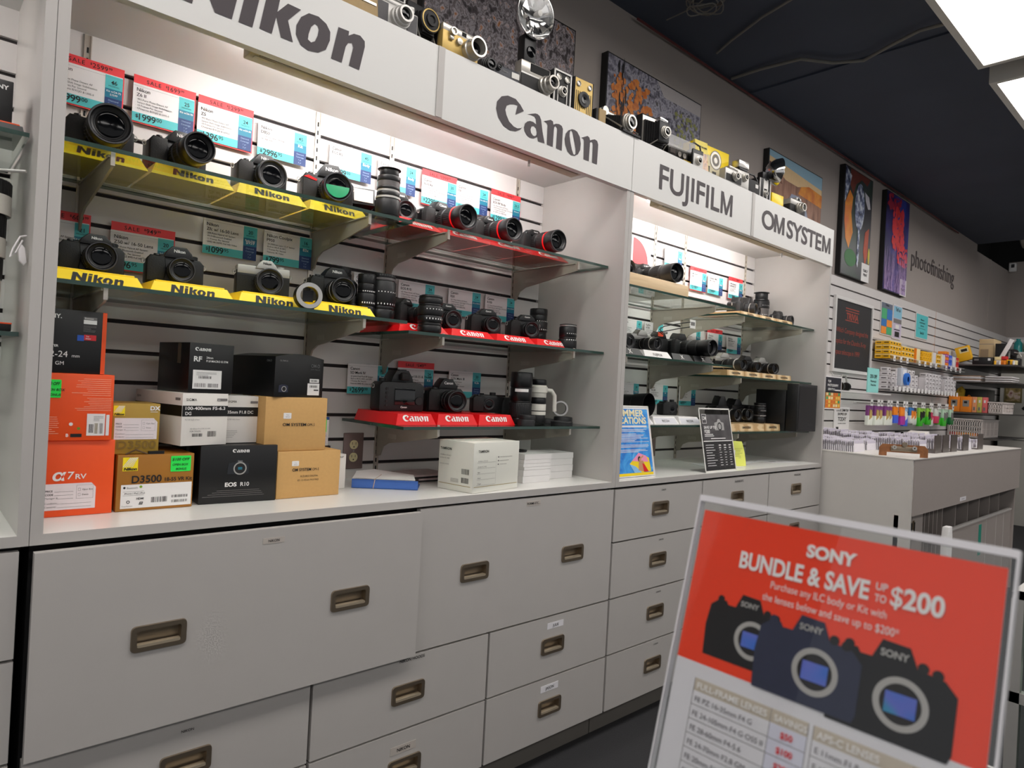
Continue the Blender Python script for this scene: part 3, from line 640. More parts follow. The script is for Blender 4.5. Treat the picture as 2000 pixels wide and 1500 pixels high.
def camera(label, x, y, z, rz=0, w=.134, h=.076, d=.046, hump=.026, hw=.056, lens=None, brand=None, top=None, grip=True, lx=.006, lz=None, red=False, body=CBLK, flip=False, group=None, dial=True, lug=True, name='camera'):
    c = empty(name, label, 'camera', (x, y, z), rz, group)
    a = w / 2; hd = d / 2
    out = [(-a + .004, 0), (a - .004, 0), (a, .006), (a, h - .012), (a - .010, h - .002), (.5 * hw + .012, h - .001), (-.5 * hw - .008, h), (-a + .012, h - .003), (-a, h - .012), (-a, .006)]
    b = MB().prism(out, -hd, hd, body, .004)
    b.build('body', c)
    if top:
        MB().box(-a + .001, -hd - .0006, h - .021, a - .001, hd + .0006, h + .0025, top, .003).build('top_plate', c)
        MB().box(-a + .0015, -hd - .0012, .005, a - .0015, -hd - .0002, h - .024, CGRIP).build('leather_panel', c)
    if grip:
        g = MB().prism([(-a - .001, .004), (-a + .036, .004), (-a + .041, h * .5), (-a + .037, h * .93), (-a + .006, h * .95), (-a - .002, h * .8)], -hd - .022, -hd + .006, CGRIP, .007)
        g.build('grip', c)
        MB().lathe([(.0, .0), (.0075, .0), (.0065, .004), (0, .0045)], SATIN if top else LBLK, (-a + .020, -hd - .010, h * .945), 'z', 16).build('shutter_button', c)
    if hump > 0:
        hp = [(-hw / 2 - .006, h - .004), (hw / 2 + .006, h - .004), (hw / 2, h + hump * .45), (hw / 2 - .012, h + hump), (-hw / 2 + .012, h + hump), (-hw / 2, h + hump * .45)]
        q = MB().prism(hp, -hd - .006, hd * .7, top or body, .004).build('viewfinder_hump', c)
        q.location.x = lx
        if brand: MB().text(brand, (0, -hd - .0064, h + hump * .40), hump * .42, WHT if not top else BLK, bold=.02, align='c').build('lettering', q)
        MB().box(-.012, hd * .2, h + hump - .001, .012, hd * .66, h + hump + .003, LBLK).build('hot_shoe', q)
    if dial:
        MB().lathe([(0, 0), (.0105, 0), (.0105, .009), (.0095, .010), (0, .010)], top or LRIB, (a - .022, .0, h - .001), 'z', 40, .05).build('mode_dial', c)
        MB().lathe([(0, 0), (.008, 0), (.008, .006), (0, .006)], top or LRIB, (-a + .040, .004, h - .001), 'z', 32, .05).build('control_dial', c)
    if lug:
        for s in (-1, 1): MB().tube([(s * (a + .004) + .004 * math.cos(t), -hd * .2, h - .016 + .006 * math.sin(t)) for t in [2 * PI * k / 10 for k in range(10)]], .0011, SATIN, 5, True).build('strap_lug', c)
    if red: MB().prism([(-a + .0, h * .80), (-a + .034, h * .72), (-a + .036, h * .77), (-a + .012, h * .86)], -hd - .0235, -hd - .019, CRED).build('red_stripe', c)
    z0 = lz or h * .49
    if lens:
        r, L = lens[0], lens[1]; kw = dict(lens[2]) if len(lens) > 2 else {}
        MB().lathe([(r * .88, -.002), (r * .92, .004), (r * .84, .0045)], body, (lx, -hd, z0), 'y', 36).build('mount_collar', c)
        add_lens(c, lx, max(z0, r + .0008), -hd - .004, r, L, **kw)
    m2 = MB()
    for k in range(3): m2.lathe([(0, .0), (.003, 0), (.0025, .003), (0, .003)], LRIB, (lx - .034, -hd - .0, .018 + k * .013), 'y', 10)
    m2.build('front_buttons', c)
    return c
def standing_lens(label, x, y, z, r, h, rings, cap=True, body=LBLK, group=None, rz=0, marks=True, capr=1.0, foot=None):
    """lens set down on its end; rings = list of (from, to, kind) as fractions of the height"""
    prof = [(0, 0), (r * .84, 0), (r * .86, h * .03)]; cuts = sorted(set([.03, 1.0] + [f for a, b, k, f2 in rings for f in (a, b)]))
    def rad(f):
        for a, b, k, f2 in rings:
            if a <= f <= b: return f2
        return .94
    prof = [(0, 0), (r * .82, 0), (r * .84, h * .02)]
    for i in range(len(cuts) - 1):
        a, b = cuts[i], cuts[i + 1]; m = rad((a + b) / 2)
        prof += [(r * m * .985, h * a + .0004), (r * m, h * a + .0012), (r * m, h * b - .0012), (r * m * .985, h * b - .0004)]
    prof += [(r * .85, h), (0, h)]
    o = tag(MB().lathe(prof, body, (0, 0, 0), 'z', 40).build('camera_lens', None, (x, y, z + .0006), rz), label, 'lens', group)
    for a, b, k, f in rings:
        if k in ('rib', 'focus'):
            MB().lathe([(r * f * .99, h * a + .001), (r * f * 1.012, h * a + .002), (r * f * 1.012, h * b - .002), (r * f * .99, h * b - .001)], LRIB, (0, 0, 0), 'z', 84, .025).build('zoom_ring' if k == 'rib' else 'focus_ring', o)
        elif k == 'silver': MB().lathe([(r * f * .99, h * a), (r * f * 1.006, h * a + .0006), (r * f * 1.006, h * b - .0006), (r * f * .99, h * b)], SATIN, (0, 0, 0), 'z', 40).build('metal_band', o)
        elif k == 'grey': MB().lathe([(r * f * .99, h * a), (r * f * 1.006, h * a + .0006), (r * f * 1.006, h * b - .0006), (r * f * .99, h * b)], mat('grey_band', (96, 92, 92), .4, .2), (0, 0, 0), 'z', 40).build('grey_band', o)
        elif k == 'white': MB().lathe([(r * f * .99, h * a), (r * f * 1.006, h * a + .0006), (r * f * 1.006, h * b - .0006), (r * f * .99, h * b)], mat('white_barrel', (226, 222, 212), .4), (0, 0, 0), 'z', 40).build('white_band', o)
    if cap:
        MB().lathe([(r * .93 * capr, h - h * .07), (r * .95 * capr, h - h * .06), (r * .95 * capr, h + .001), (r * .86 * capr, h + .0022), (0, h + .0022)], LRIB, (0, 0, 0), 'z', 60, .03).build('rear_cap', o)
    if marks:
        m = MB()
        for k in range(7):
            an = R(-140 + k * 14); c_, s_ = math.cos(an), math.sin(an)
            for zf, hh in ((.36, .0045), (.62, .003)):
                fr = rad(zf) * r * 1.014
                t = Vector((-s_, c_, 0)); p = Vector((c_ * fr, s_ * fr, h * zf))
                m.quad(tuple(p - t * .0014), tuple(p + t * .0014), tuple(p + t * .0014 + Vector((0, 0, hh))), tuple(p - t * .0014 + Vector((0, 0, hh))), WHT)
        m.build('scale_marks', o)
    return o
RR = dict(ring=CRED)
TR = 1.6995   # top of the upper yellow risers
camera('black mirrorless camera with wide open lens, left end of upper yellow row', .128, .295, TR, -4, lens=(.043, .10), brand='Nikon')
camera('black mirrorless camera with long zoom, second on upper yellow risers', .290, .300, TR, 2, lens=(.036, .125), brand='Nikon')
camera('black mirrorless camera with short lens, third on upper yellow risers', .498, .300, TR, -2, lens=(.038, .055), brand='Nikon')
camera('chunky black camera with green half filter and red grip stripe', .688, .300, TR, -12, w=.146, h=.088, d=.06, hump=.034, hw=.062, lens=(.039, .075, dict(half=True)), brand='Nikon', red=True)
standing_lens('tall black lens with grey bands standing on the upper glass shelf', .803, .150, 1.664, .0345, .148, [(.03, .10, 'plain', .98), (.12, .42, 'focus', .98), (.43, .47, 'silver', 1.0), (.56, .60, 'silver', .9), (.66, .76, 'grey', .90), (.86, .99, 'plain', .78)], capr=.80, marks=False)
TC = 1.7025   # upper red risers
camera('black camera with small lens tucked beside the tall banded lens', .922, .310, TC, -6, lens=(.029, .05), brand='Canon')
camera('black camera with red ringed zoom, second on upper red risers', 1.072, .300, TC, 3, w=.138, lens=(.038, .13, RR), brand='Canon')
camera('black camera with red ringed zoom, third on upper red risers', 1.272, .300, TC, 2, w=.134, hump=.022, lens=(.038, .125, RR), brand='Canon')
camera('small black camera with red ringed zoom, right end of upper shelf', 1.492, .300, TC, -2, w=.126, hump=.018, lens=(.0385, .125, RR), brand='Canon')
# flash unit between the yellow and red rows
t = empty('flash_unit', 'black flash unit with clear lamp head left of the tall banded lens', 'flash', (.814, .335, 1.6645), -12)
MB().box(-.035, -.02, 0, .035, .02, .045, CBLK, .004).box(-.03, -.016, .045, .03, .016, .06, CBLK, .003).build('body', t)
hd = MB().prism([(-.036, -.030), (.036, -.026), (.036, .026), (-.036, .022)], -.045, .028, CBLK, .004).build('flash_head', t, (0, 0, .095)); hd.rotation_euler.x = R(-8)
MB().box(-.029, -.048, -.02, .029, -.0445, .018, mat('flash_lamp_plastic', (206, 204, 198), .15, noise=.1)).build('lamp_window', hd)

TL = 1.4255   # lower yellow risers (with plate)
camera('black camera with wide lens, left end of lower yellow row', .122, .285, TL, -2, w=.128, h=.072, hump=.02, lens=(.031, .075), brand='Nikon')
camera('black compact bodied camera second on lower yellow risers', .297, .285, TL, -6, w=.127, h=.070, hump=.024, lens=(.029, .048), brand='Nikon')
camera('retro camera with silver top plate on lower yellow risers', .515, .285, TL, -10, w=.135, h=.078, d=.038, hump=.020, hw=.046, lens=(.034, .045, dict(ring=SILV)), brand='Nikon', top=SATIN, grip=False)
camera('black bridge camera with big silver rimmed lens on lower yellow row', .712, .285, TL, -10, w=.14, h=.082, d=.06, hump=.026, hw=.06, lens=(.034, .07, dict(ring=SILV)), brand='Nikon')
standing_lens('black lens standing behind the silver rimmed bridge camera', .792, .37, 1.3905, .027, .165, [(.03, .3, 'plain', .95), (.5, .9, 'focus', 1.0)], marks=False)
t = empty('mount_adapter', 'short black mount adapter with wide silver ring, facing out', 'adapter', (.575, .135, 1.3905), -14)
MB().lathe([(.031, 0), (.034, .003), (.034, .03), (.031, .034), (.026, .034), (.024, .004)], CBLK, (0, .017, .0385), 'y', 40).build('barrel', t)
MB().lathe([(.0225, .0345), (.0325, .0345), (.0325, .037), (.0225, .037), (.0225, .030)], SILV, (0, .017, .0385), 'y', 48).build('silver_mount', t)
MB().box(-.012, -.018, 0, .014, .014, .012, CBLK, .003).build('foot', t)
MB().box(-.012, .0, .024, .013, .002, .053, LRIB).build('inner_flap', t)
standing_lens('black lens with white numerals left of the largest standing lens', .782, .205, 1.3905, .0265, .128, [(.03, .30, 'plain', .98), (.32, .58, 'focus', 1.0), (.64, .80, 'plain', .92), (.80, .99, 'plain', .95)])
standing_lens('largest black zoom lens standing on the lower glass shelf', .836, .205, 1.3905, .0365, .135, [(.03, .26, 'plain', .98), (.34, .86, 'focus', 1.0), (.88, .93, 'grey', .95)])
standing_lens('slim black lens between the bridge camera and numeral lens', .742, .215, 1.3905, .014, .062, [(.3, .7, 'focus', 1.0)], marks=False)
TM = 1.3935   # middle red risers
camera('black camera half hidden behind the standing lens on middle red risers', .945, .29, TM, 26, w=.112, h=.070, hump=.016, lens=(.026, .062), brand='Canon')
camera('black camera with wide mouthed lens right of the front standing lens', 1.11, .285, TM, -10, w=.12, h=.070, hump=.018, lens=(.029, .045), brand='Canon')
camera('small black camera third on the middle red risers', 1.283, .285, TM, -18, w=.118, h=.072, hump=.018, lens=(.0265, .055), brand='Canon')
camera('small black camera beside a tall lens, end of middle red risers', 1.468, .285, TM, -22, w=.118, h=.072, hump=.018, lens=(.027, .055), brand='Canon')
standing_lens('ribbed black zoom lens standing at the front of the middle shelf', .94, .112, 1.3655, .036, .108, [(.03, .2, 'plain', .96), (.28, .46, 'plain', 1.0), (.47, .72, 'focus', 1.02), (.78, .93, 'rib', .96)], capr=.86)
standing_lens('tall black lens at the right end of the middle red risers', 1.562, .30, 1.3935, .034, .122, [(.03, .25, 'plain', .94), (.3, .62, 'focus', 1.0), (.82, .99, 'plain', .97)])
standing_lens('short black lens standing alone on the middle glass shelf', 1.565, .15, 1.3655, .0325, .088, [(.04, .42, 'focus', 1.0), (.5, .9, 'plain', .97), (.93, .99, 'silver', .88)], capr=.8)
TB = 1.1325   # bottom red risers
# camera seen from behind
c = camera('black camera turned round, rear screen facing out', .945, .27, TB, 180 - 6, w=.150, h=.090, d=.066, hump=.034, hw=.066, lens=(.034, .03), lx=-.004)
sc = MB().box(-.042, .0335, .020, .026, .0365, .070, mat('rear_screen', (12, 12, 14), .08, noise=0, spec=.8), .001).build('rear_screen', c)
MB().text('Canon', (-.006, .0337, .0105), .008, WHT, bold=.02, ex=(-1, 0, 0), align='c').build('lettering', c)
MB().lathe([(.0, .0), (.012, 0), (.0125, .002), (.006, .003), (0, .003)], LRIB, (-.056, .0365, .032), 'y', 32).build('rear_dial', c)
c.children[-1].scale = (1, 1, 1)
MB().box(-.018, .030, .094, .010, .046, .118, CGRIP, .004).build('eyecup', c)
b = MB()
for k in range(5): b.lathe([(0, 0), (.004, 0), (.004, .002), (0, .002)], LRIB, (.052, .0355, .018 + k * .0125), 'y', 12)
b.build('rear_buttons', c)
camera('black entry camera with kit zoom, middle of the lowest red row', 1.118, .275, TB, -12, w=.13, h=.078, d=.055, hump=.028, hw=.056, lens=(.033, .075), brand='Canon')
camera('pocket camera at the right end of the lowest red row', 1.287, .26, TB, -22, w=.10, h=.060, d=.03, hump=0, lens=(.019, .016), grip=True, lug=False)
standing_lens('tall black lens with white sticker standing on the lowest shelf', 1.366, .165, 1.1005, .038, .172, [(.03, .12, 'plain', .95), (.13, .42, 'focus', 1.0), (.45, .7, 'plain', .96), (.72, .99, 'plain', .98)], marks=False)
bpy.data.objects  # sticker on that lens
s = [o for o in COL.objects if o.get('label', '').startswith('tall black lens with white sticker')][0]
mb = MB()
for k in range(8):
    a0, a1 = R(-165 + k * 9), R(-165 + (k + 1) * 9); rr = .0383
    mb.quad((rr * math.cos(a0), rr * math.sin(a0), .108), (rr * math.cos(a1), rr * math.sin(a1), .108), (rr * math.cos(a1), rr * math.sin(a1), .118), (rr * math.cos(a0), rr * math.sin(a0), .118), WHT)
mb.build('white_sticker', s)
wl = standing_lens('white telephoto lens with tripod foot standing behind the black one', 1.462, .18, 1.1005, .0295, .152, [(.03, .2, 'focus', .96), (.2, .28, 'white', 1.0), (.3, .45, 'white', 1.0), (.46, .58, 'focus', .98), (.6, .88, 'white', .98)], capr=.9, marks=False)
fo = MB().tube([(.028, -.006, .118), (.052, -.014, .116), (.064, -.018, .100), (.066, -.018, .060), (.068, -.018, .044)], .0075, mat('white_barrel', (226, 222, 212), .4), 10).build('tripod_foot', wl)
MB().lathe([(.030, .108), (.0325, .109), (.0325, .128), (.030, .129)], mat('white_barrel', (226, 222, 212), .4), (0, 0, 0), 'z', 40).build('tripod_collar', wl)
t = empty('mount_adapter', 'upright black and silver adapter ring at the right end of the lowest shelf', 'adapter', (1.585, .19, 1.1275), -38)
MB().lathe([(.023, 0), (.0275, .001), (.0275, .02), (.023, .021), (.0215, .02), (.0215, .001), (.023, 0)], CBLK, (0, .0, .028), 'y', 40).build('barrel', t)
MB().lathe([(.0215, .0205), (.0275, .0205), (.0275, .0225), (.0215, .0225)], SILV, (0, 0, .028), 'y', 40).build('silver_mount', t)
def cap(label, x, y, z, r, h, nm='lens_cap'):
    o = tag(MB().lathe([(0, 0), (r, 0), (r, h * .85), (r * .95, h), (r * .8, h), (r * .78, h * .8), (0, h * .8)], LRIB, (0, 0, 0), 'z', 56, .02).build(nm, None, (x, y, z + .0006)), label, 'lens cap'); return o
cap('thick black cap under the upright adapter ring', 1.590, .175, 1.1, .034, .025)
cap('wide flat black cap at the front of the lowest shelf', 1.515, .110, 1.1, .038, .014)
cap('small black cap just behind the wide flat cap', 1.528, .20, 1.1, .027, .016)
cap('black cap in front of the pocket camera riser', 1.33, .095, 1.1, .029, .020)
cap('black cap resting on top of the cap by the pocket camera', 1.335, .095, 1.1205, .027, .014)
tag(MB().prism([(-.024, 0), (.024, 0), (.022, .05), (.016, .085), (-.012, .085), (-.022, .06)], -.02, .02, CBLK, .006).build('accessory_case', None, (1.408, .30, 1.1005)), 'black padded accessory case behind the tall black lens', 'case')
# ---------------------------------------------------------------- product boxes on the worktop
def bars(mb, x, z, w, h, n, mt=BLK, y=-.0012, seed=1):
    rnd = random.Random(seed); p = x
    while p < x + w:
        a = w / n * rnd.uniform(.35, 1.0); mb.quad((p, y, z), (min(p + a, x + w), y, z), (min(p + a, x + w), y, z + h), (p, y, z + h), mt); p += a + w / n * rnd.uniform(.4, 1.0)
def lines(mb, x, z, w, n, dz, mt, th=.0007, y=-.0006, seed=2, right=False):
    rnd = random.Random(seed)
    for k in range(n):
        l = w * rnd.uniform(.55, 1.0); a = x + (w - l if right else 0)
        mb.quad((a, y, z - k * dz), (a + l, y, z - k * dz), (a + l, y, z - k * dz + th), (a, y, z - k * dz + th), mt)
def quad(mb, x0, z0, x1, z1, mt, y=-.0006): return mb.quad((x0, y, z0), (x1, y, z0), (x1, y, z1), (x0, y, z1), mt)
def pbox(label, x, y, z, w, d, h, rz, mt, group=None, b=.0012, arch=0, name='product_box'):
    mb = MB()
    if arch: mb.prism([(0, 0), (w, 0), (w, h)] + [(w * (1 - k / 8), h + arch * math.sin(PI * k / 8)) for k in range(1, 8)] + [(0, h)], 0, d, mt, .0015)
    else: mb.box(0, 0, 0, w, d, h, mt, b)
    return tag(mb.build(name, None, (x, y, z + .0005), rz), label, 'box', group)
def price_form(parent, x0, z0, x1, z1, y=-.0009):
    s = MB(); w = x1 - x0; h = z1 - z0
    s.prism([(x0, z0), (x1, z0), (x1, z1 - h * .18), (x1 - w * .09, z1), (x0, z1)], y, -.0002, mat('form_sticker', (232, 222, 224), .6)).build('price_sticker', parent)
    s = MB(); yy = y - .0003
    for k, t_ in enumerate(('PRICE', 'CODE', 'Manager #', 'Condition:', 'Contents:')):
        zz = z1 - h * (.30 + .135 * k) - (h * .06 if k > 2 else 0)
        s.text(t_, (x0 + w * .03, yy, zz), h * .095, BLK if k < 2 else GREY, bold=.01 if k < 2 else 0)
        xe = x0 + w * (.56 if k < 3 else .92); quad(s, x0 + w * (.20 if k < 2 else .26), zz - .0006, xe, zz - .0001, GREY, yy)
    for a, b_ in (((.62, .40), (.95, .405)), ((.62, .915), (.95, .92)), ((.62, .40), (.623, .92)), ((.947, .40), (.95, .92))): quad(s, x0 + w * a[0], z0 + h * a[1], x0 + w * b_[0], z0 + h * b_[1], BLK, yy)
    for k, t_ in enumerate(('Open Box', 'Demo')):
        zz = z0 + h * (.72 - .2 * k); s.text(t_, (x0 + w * .735, yy, zz), h * .085, BLK)
        for a, b_ in (((.655, 0), (.70, .006)), ((.655, .10), (.70, .106)), ((.655, 0), (.658, .106)), ((.697, 0), (.70, .106))): quad(s, x0 + w * a[0], zz + h * (a[1] - .02), x0 + w * b_[0], zz + h * (b_[1] - .02), BLK, yy)
    s.build('form_printing', parent.children[-1])
def green_note(parent, x0, z0, x1, z1, amount, y=-.0012):
    g = MB().prism(rrectc((x0 + x1) / 2, (z0 + z1) / 2, (x1 - x0) / 2, (z1 - z0) / 2, .002), y, -.0002, mat('green_sticker', (38, 240, 84), .6, noise=.02)).build('green_sticker', parent)
    s = MB(); h = z1 - z0; w = x1 - x0
    s.text(amount, (x0 + w * .05, y - .0003, z1 - h * .30), h * .24, BLK, shear=.25, bold=.012, width=w * .88)
    s.text('OPEN BOX', (x0 + w * .08, y - .0003, z1 - h * .62), h * .19, BLK, shear=.2, bold=.012); s.text('BONUS', (x0 + w * .25, y - .0003, z1 - h * .90), h * .19, BLK, shear=.2, bold=.012)
    s.build('handwriting', g)
def rrectc(cx, cz, w, h, r): return [(cx + a, cz + b) for a, b in rrect(w, h, r, 3)]
def nikon_badge(parent, x0, z0, s_):
    b = MB(); quad(b, x0, z0, x0 + s_, z0 + s_, mat('badge_yellow', (255, 226, 20), .5), -.0006)
    for k in range(6):
        a = .25 + k * .12; b.add([(x0 + s_ * (a - .25), -.0009, z0 + s_ * .30), (x0 + s_ * (a - .22), -.0009, z0 + s_ * .30), (x0 + s_ * min(1, a + .30), -.0009, z0 + s_ * .98), (x0 + s_ * min(1, a + .22), -.0009, z0 + s_ * .98)], [(0, 1, 2, 3)], WHT)
    b.text('Nikon', (x0 + s_ * .06, -.0012, z0 + s_ * .07), s_ * .26, BLK, bold=.05, shear=.2, width=s_ * .88)
    b.build('brand_badge', parent)
OR = mat('orange_carton', (244, 84, 24), .45, noise=.02); GOLD = mat('gold_carton', (176, 142, 58), .4, .12, noise=.04); BRNZ = mat('bronze_carton', (168, 112, 36), .4, .12, noise=.04)
BXB = mat('black_carton', (16, 16, 17), .38, noise=.08); KR = mat('kraft_carton', (206, 162, 100), .7, noise=.06, scale=120); BXW = mat('white_carton', (228, 224, 218), .5, noise=.015)
CT = .909
b = pbox('orange carton with form sticker at the bottom left of the stacks', .034, .15, CT, .128, .15, .157, 0, OR)
m = MB(); m.text('\u03b1', (.018, -.0008, .075), .030, WHT, bold=.03, shear=.15, wide=1.15); m.text('7', (.044, -.0008, .077), .022, WHT, bold=.01, shear=.1, wide=1.1); m.text('RV', (.058, -.0008, .077), .0145, WHT, bold=.02, wide=1.15); m.build('printing', b)
price_form(b, .004, .014, .096, .068)
b = pbox('orange carton with green note in the middle of the left stack', .026, .145, 1.0665, .127, .15, .1385, -1, OR)
m = MB(); PO = mat('pale_print', (250, 196, 168), .5)
lines(m, .045, .128, .076, 9, .0042, PO, seed=3, right=True); lines(m, .055, .088, .068, 8, .0036, PO, seed=4, right=True); lines(m, .004, .048, .028, 9, .0042, PO, seed=5)
m.text('B', (.044, -.0008, .008), .009, WHT, bold=.02); quad(m, .052, .007, .072, .014, BLK); m.lathe([(.0, 0), (.0035, 0)], WHT, (.052, -.0008, .034), 'y', 14); m.lathe([(0, 0), (.003, 0)], mat('recycle_green', (110, 150, 40), .5), (.066, -.0008, .025), 'y', 12)
m.build('printing', b)
s = MB(); quad(s, .080, .010, .113, .056, WHT, -.0008); quad(s, .115, .010, .121, .054, WHT, -.0008)
bars(s, .084, .016, .008, .018, 6, seed=4); bars(s, .094, .014, .006, .022, 5, mat('olive_bars', (140, 128, 90), .5)); bars(s, .103, .014, .006, .022, 5, GREY); lines(s, .092, .050, .018, 4, .003, GREY, y=-.0012)
s.build('barcode_label', b)
green_note(b, .001, .088, .032, .125, '$200 OFF')
b = pbox('tall black lens carton with orange edge on top of the left stack', .022, .15, 1.2055, .112, .09, .131, 0, BXB)
MB().box(.1045, -.0004, .0005, .1124, .0904, .1306, OR).build('orange_edge', b)
m = MB(); m.text('ONY.', (.003, -.0009, .112), .0115, WHT, bold=.03, space=1.05); m.text('GM', (.006, -.0009, .1), .006, WHT); m.text('MASTER', (.0045, -.0009, .053), .0065, WHT, bold=.02)
m.text('12-24', (.008, -.0009, .033), .0175, WHT); m.text('mm', (.052, -.0009, .033), .0095, WHT); m.text('.8', (.003, -.0009, .0165), .0165, WHT); m.text('GM', (.024, -.0009, .0165), .0105, WHT)
quad(m, .070, .113, .094, .1185, GREY, -.0009); m.text('E-mount', (.072, -.0012, .1142), .0045, WHT, bold=.02); quad(m, .070, .104, .094, .1125, WHT, -.0009); lines(m, .070, .100, .024, 6, .0024, GREY, y=-.0009)
quad(m, .060, .068, .072, .080, mat('award_blue', (40, 90, 190), .5), -.0009); quad(m, .072, .070, .094, .0815, mat('award_red', (214, 40, 50), .5), -.0009); m.text('Top', (.075, -.0012, .077), .0035, WHT, bold=.02); m.text('Dealer', (.075, -.0012, .0725), .0035, WHT, bold=.02)
m.build('printing', b)
b = pbox('bronze and gold carton with green note, second along the worktop', .169, .152, CT, .157, .16, .1235, 0, BRNZ)
nikon_badge(b, .010, .088, .030)
m = MB(); m.text('D3500', (.029, -.0008, .0615), .0225, BLK, bold=.02); m.text('18-55 VR Kit', (.096, -.0008, .0625), .0115, BLK, bold=.02, width=.058); m.build('printing', b)
s = MB(); quad(s, .009, .006, .154, .058, WHT, -.0007)
s.text('Bluetooth', (.020, -.001, .049), .0055, GREY); s.lathe([(.0, 0), (.0025, 0)], BLK, (.0155, -.001, .0515), 'y', 10); s.lathe([(0, 0), (.003, 0)], mat('android_green', (130, 170, 40), .5), (.048, -.001, .0525), 'y', 10); s.text('iPhone | iPad | iPod', (.016, -.001, .037), .0052, BLK)
for a in (((.013, .034), (.055, .0345)), ((.013, .0425), (.055, .043))): quad(s, a[0][0], a[0][1], a[1][0], a[1][1], GREY, -.001)
s.text('HDMI', (.040, -.001, .0245), .006, BLK, bold=.03); s.text('S2', (.045, -.001, .0135), .008, BLK, bold=.04, shear=.3); s.text('FotoNation', (.012, -.001, .0095), .0045, GREY); s.lathe([(.002, 0), (.0035, 0)], BLK, (.024, -.001, .02), 'y', 14)
bars(s, .070, .016, .033, .012, 16, y=-.001, seed=7); bars(s, .112, .013, .034, .006, 18, y=-.001, seed=8); bars(s, .112, .024, .034, .006, 18, y=-.001, seed=9)
s.build('white_label', b); green_note(b, .107, .083, .150, .1185, '$100 OFF')
tag(MB().tube([(.012, -.003, .0), (.02, -.003, .004), (.032, -.003, .010), (.046, -.003, .004), (.056, -.003, .0)], .0018, mat('brown_cord', (88, 66, 40), .7), 6).box(.058, -.004, -.001, .09, .004, .006, CBLK).build('strap', None, (.172, .158, 1.0338)), 'short dark strap lying between the two gold cartons', 'strap')
b = pbox('small gold carton with form sticker standing on the bronze carton', .157, .162, 1.0335, .094, .11, .111, 0, GOLD)
nikon_badge(b, .001, .084, .022)
m = MB(); m.text('DX', (.073, -.0008, .097), .0125, WHT, bold=.04, wide=1.1); quad(m, .074, .0925, .089, .0935, WHT); m.text('D3500', (.010, -.0008, .012), .024, mat('dim_gold', (128, 100, 40), .4), bold=.02, width=.078); m.build('printing', b)
price_form(b, .004, .032, .089, .079)
# black camera carton row
pbox('plain black carton at the back behind the other black carton', .345, .275, CT, .16, .12, .135, 0, BXB)
b = pbox('black carton with a camera pictured under white lettering', .343, .163, CT, .181, .095, .139, -4, BXB)
m = MB(); m.flat(logo_canon(), (.072, -.0009, .121), .0088, WHT); m.text('EOS', (.058, -.0009, .040), .0135, WHT, bold=.035, wide=1.15); m.text('R10', (.094, -.0009, .040), .0135, WHT, bold=.015)
for k, (a, c_) in enumerate(((.04, .14), (.03, .145), (.02, .148), (.008, .152))): quad(m, a, .030 - k * .0045, c_, .0309 - k * .0045, GREY, -.0009)
m.build('printing', b)
cp = MB(); DK = mat('printed_camera', (30, 34, 40), .5, noise=.1)
cp.prism([(.062, .070), (.112, .070), (.112, .094), (.100, .098), (.096, .104), (.084, .105), (.080, .098), (.064, .096)], -.0007, -.0003, DK)
cp.lathe([(.0125, 0), (.0155, 0)], SATIN, (.0915, -.0011, .083), 'y', 28); cp.lathe([(0, 0), (.0125, 0)], BLK, (.0915, -.001, .083), 'y', 24); quad(cp, .0865, .080, .0965, .0865, mat('printed_sensor', (40, 110, 130), .3), -.0014)
cp.text('Canon', (.086, -.001, .0995), .004, WHT)
cp.build('camera_picture', b)
m = MB(); 
for zz, hh in ((.018, .012), (.036, .008), (.050, .014)): m.quad((-.0009, .072, zz), (-.0009, .060, zz), (-.0009, .060, zz + hh), (-.0009, .072, zz + hh), WHT)
m.build('end_stickers', b)
b = pbox('lower kraft brown carton at the right end of the stacks', .528, .157, CT, .176, .16, .1205, 1, KR)
m = MB(); m.text('OM SYSTEM', (.040, -.0008, .069), .0105, BLK, bold=.02, width=.052); m.text('OM-5', (.095, -.0008, .069), .0098, BLK, width=.019); m.text('M.ZUIKO DIGITAL', (.088, -.0008, .053), .0062, BLK, align='c'); m.text('ED 12-45mm F4.0 PRO', (.085, -.0008, .043), .0062, BLK, align='c'); m.build('printing', b)
s = MB().prism(rrectc(.048, .089, .0095, .0065, .0015), -.0009, -.0003, WHT); s.text('Visual', (.048, -.0012, .0895), .003, GREY, align='c'); s.text('000123', (.048, -.0012, .085), .003, GREY, align='c'); s.build('white_sticker', b)
b = pbox('upper kraft brown carton standing on the lower one', .492, .162, 1.0305, .168, .15, .1375, 1, KR)
m = MB(); m.text('OM SYSTEM', (.046, -.0008, .064), .0105, BLK, bold=.02, width=.064); m.text('OM-5', (.113, -.0008, .064), .0098, BLK, width=.021); m.build('printing', b)
s = MB().prism(rrectc(.058, .090, .0105, .0075, .0015), -.0009, -.0003, WHT); s.text('Visual', (.058, -.0012, .0915), .0035, GREY, align='c'); s.text('000123', (.058, -.0012, .086), .0035, GREY, align='c'); s.build('white_sticker', b)
b = pbox('white lens carton with black band and 100-400 lettering', .2935, .150, 1.0495, .113, .22, .122, 12, BXW)
m = MB(); quad(m, .0005, .068, .1125, .093, BXB, -.0006); m.quad((-.0006, .2195, .068), (-.0006, .0005, .068), (-.0006, .0005, .093), (-.0006, .2195, .093), BXB)
m.text('SIGMA', (.008, -.0009, .104), .0085, BLK, bold=.004, space=1.05); quad(m, .084, .1045, .110, .1105, GREY, -.0009); m.text('015', (.0855, -.0012, .1055), .004, WHT, bold=.02)
m.text('100-400mm F5-6.3', (.007, -.001, .0835), .0103, WHT, bold=.018, width=.098); m.text('DG', (.007, -.001, .0715), .0103, WHT, bold=.018)
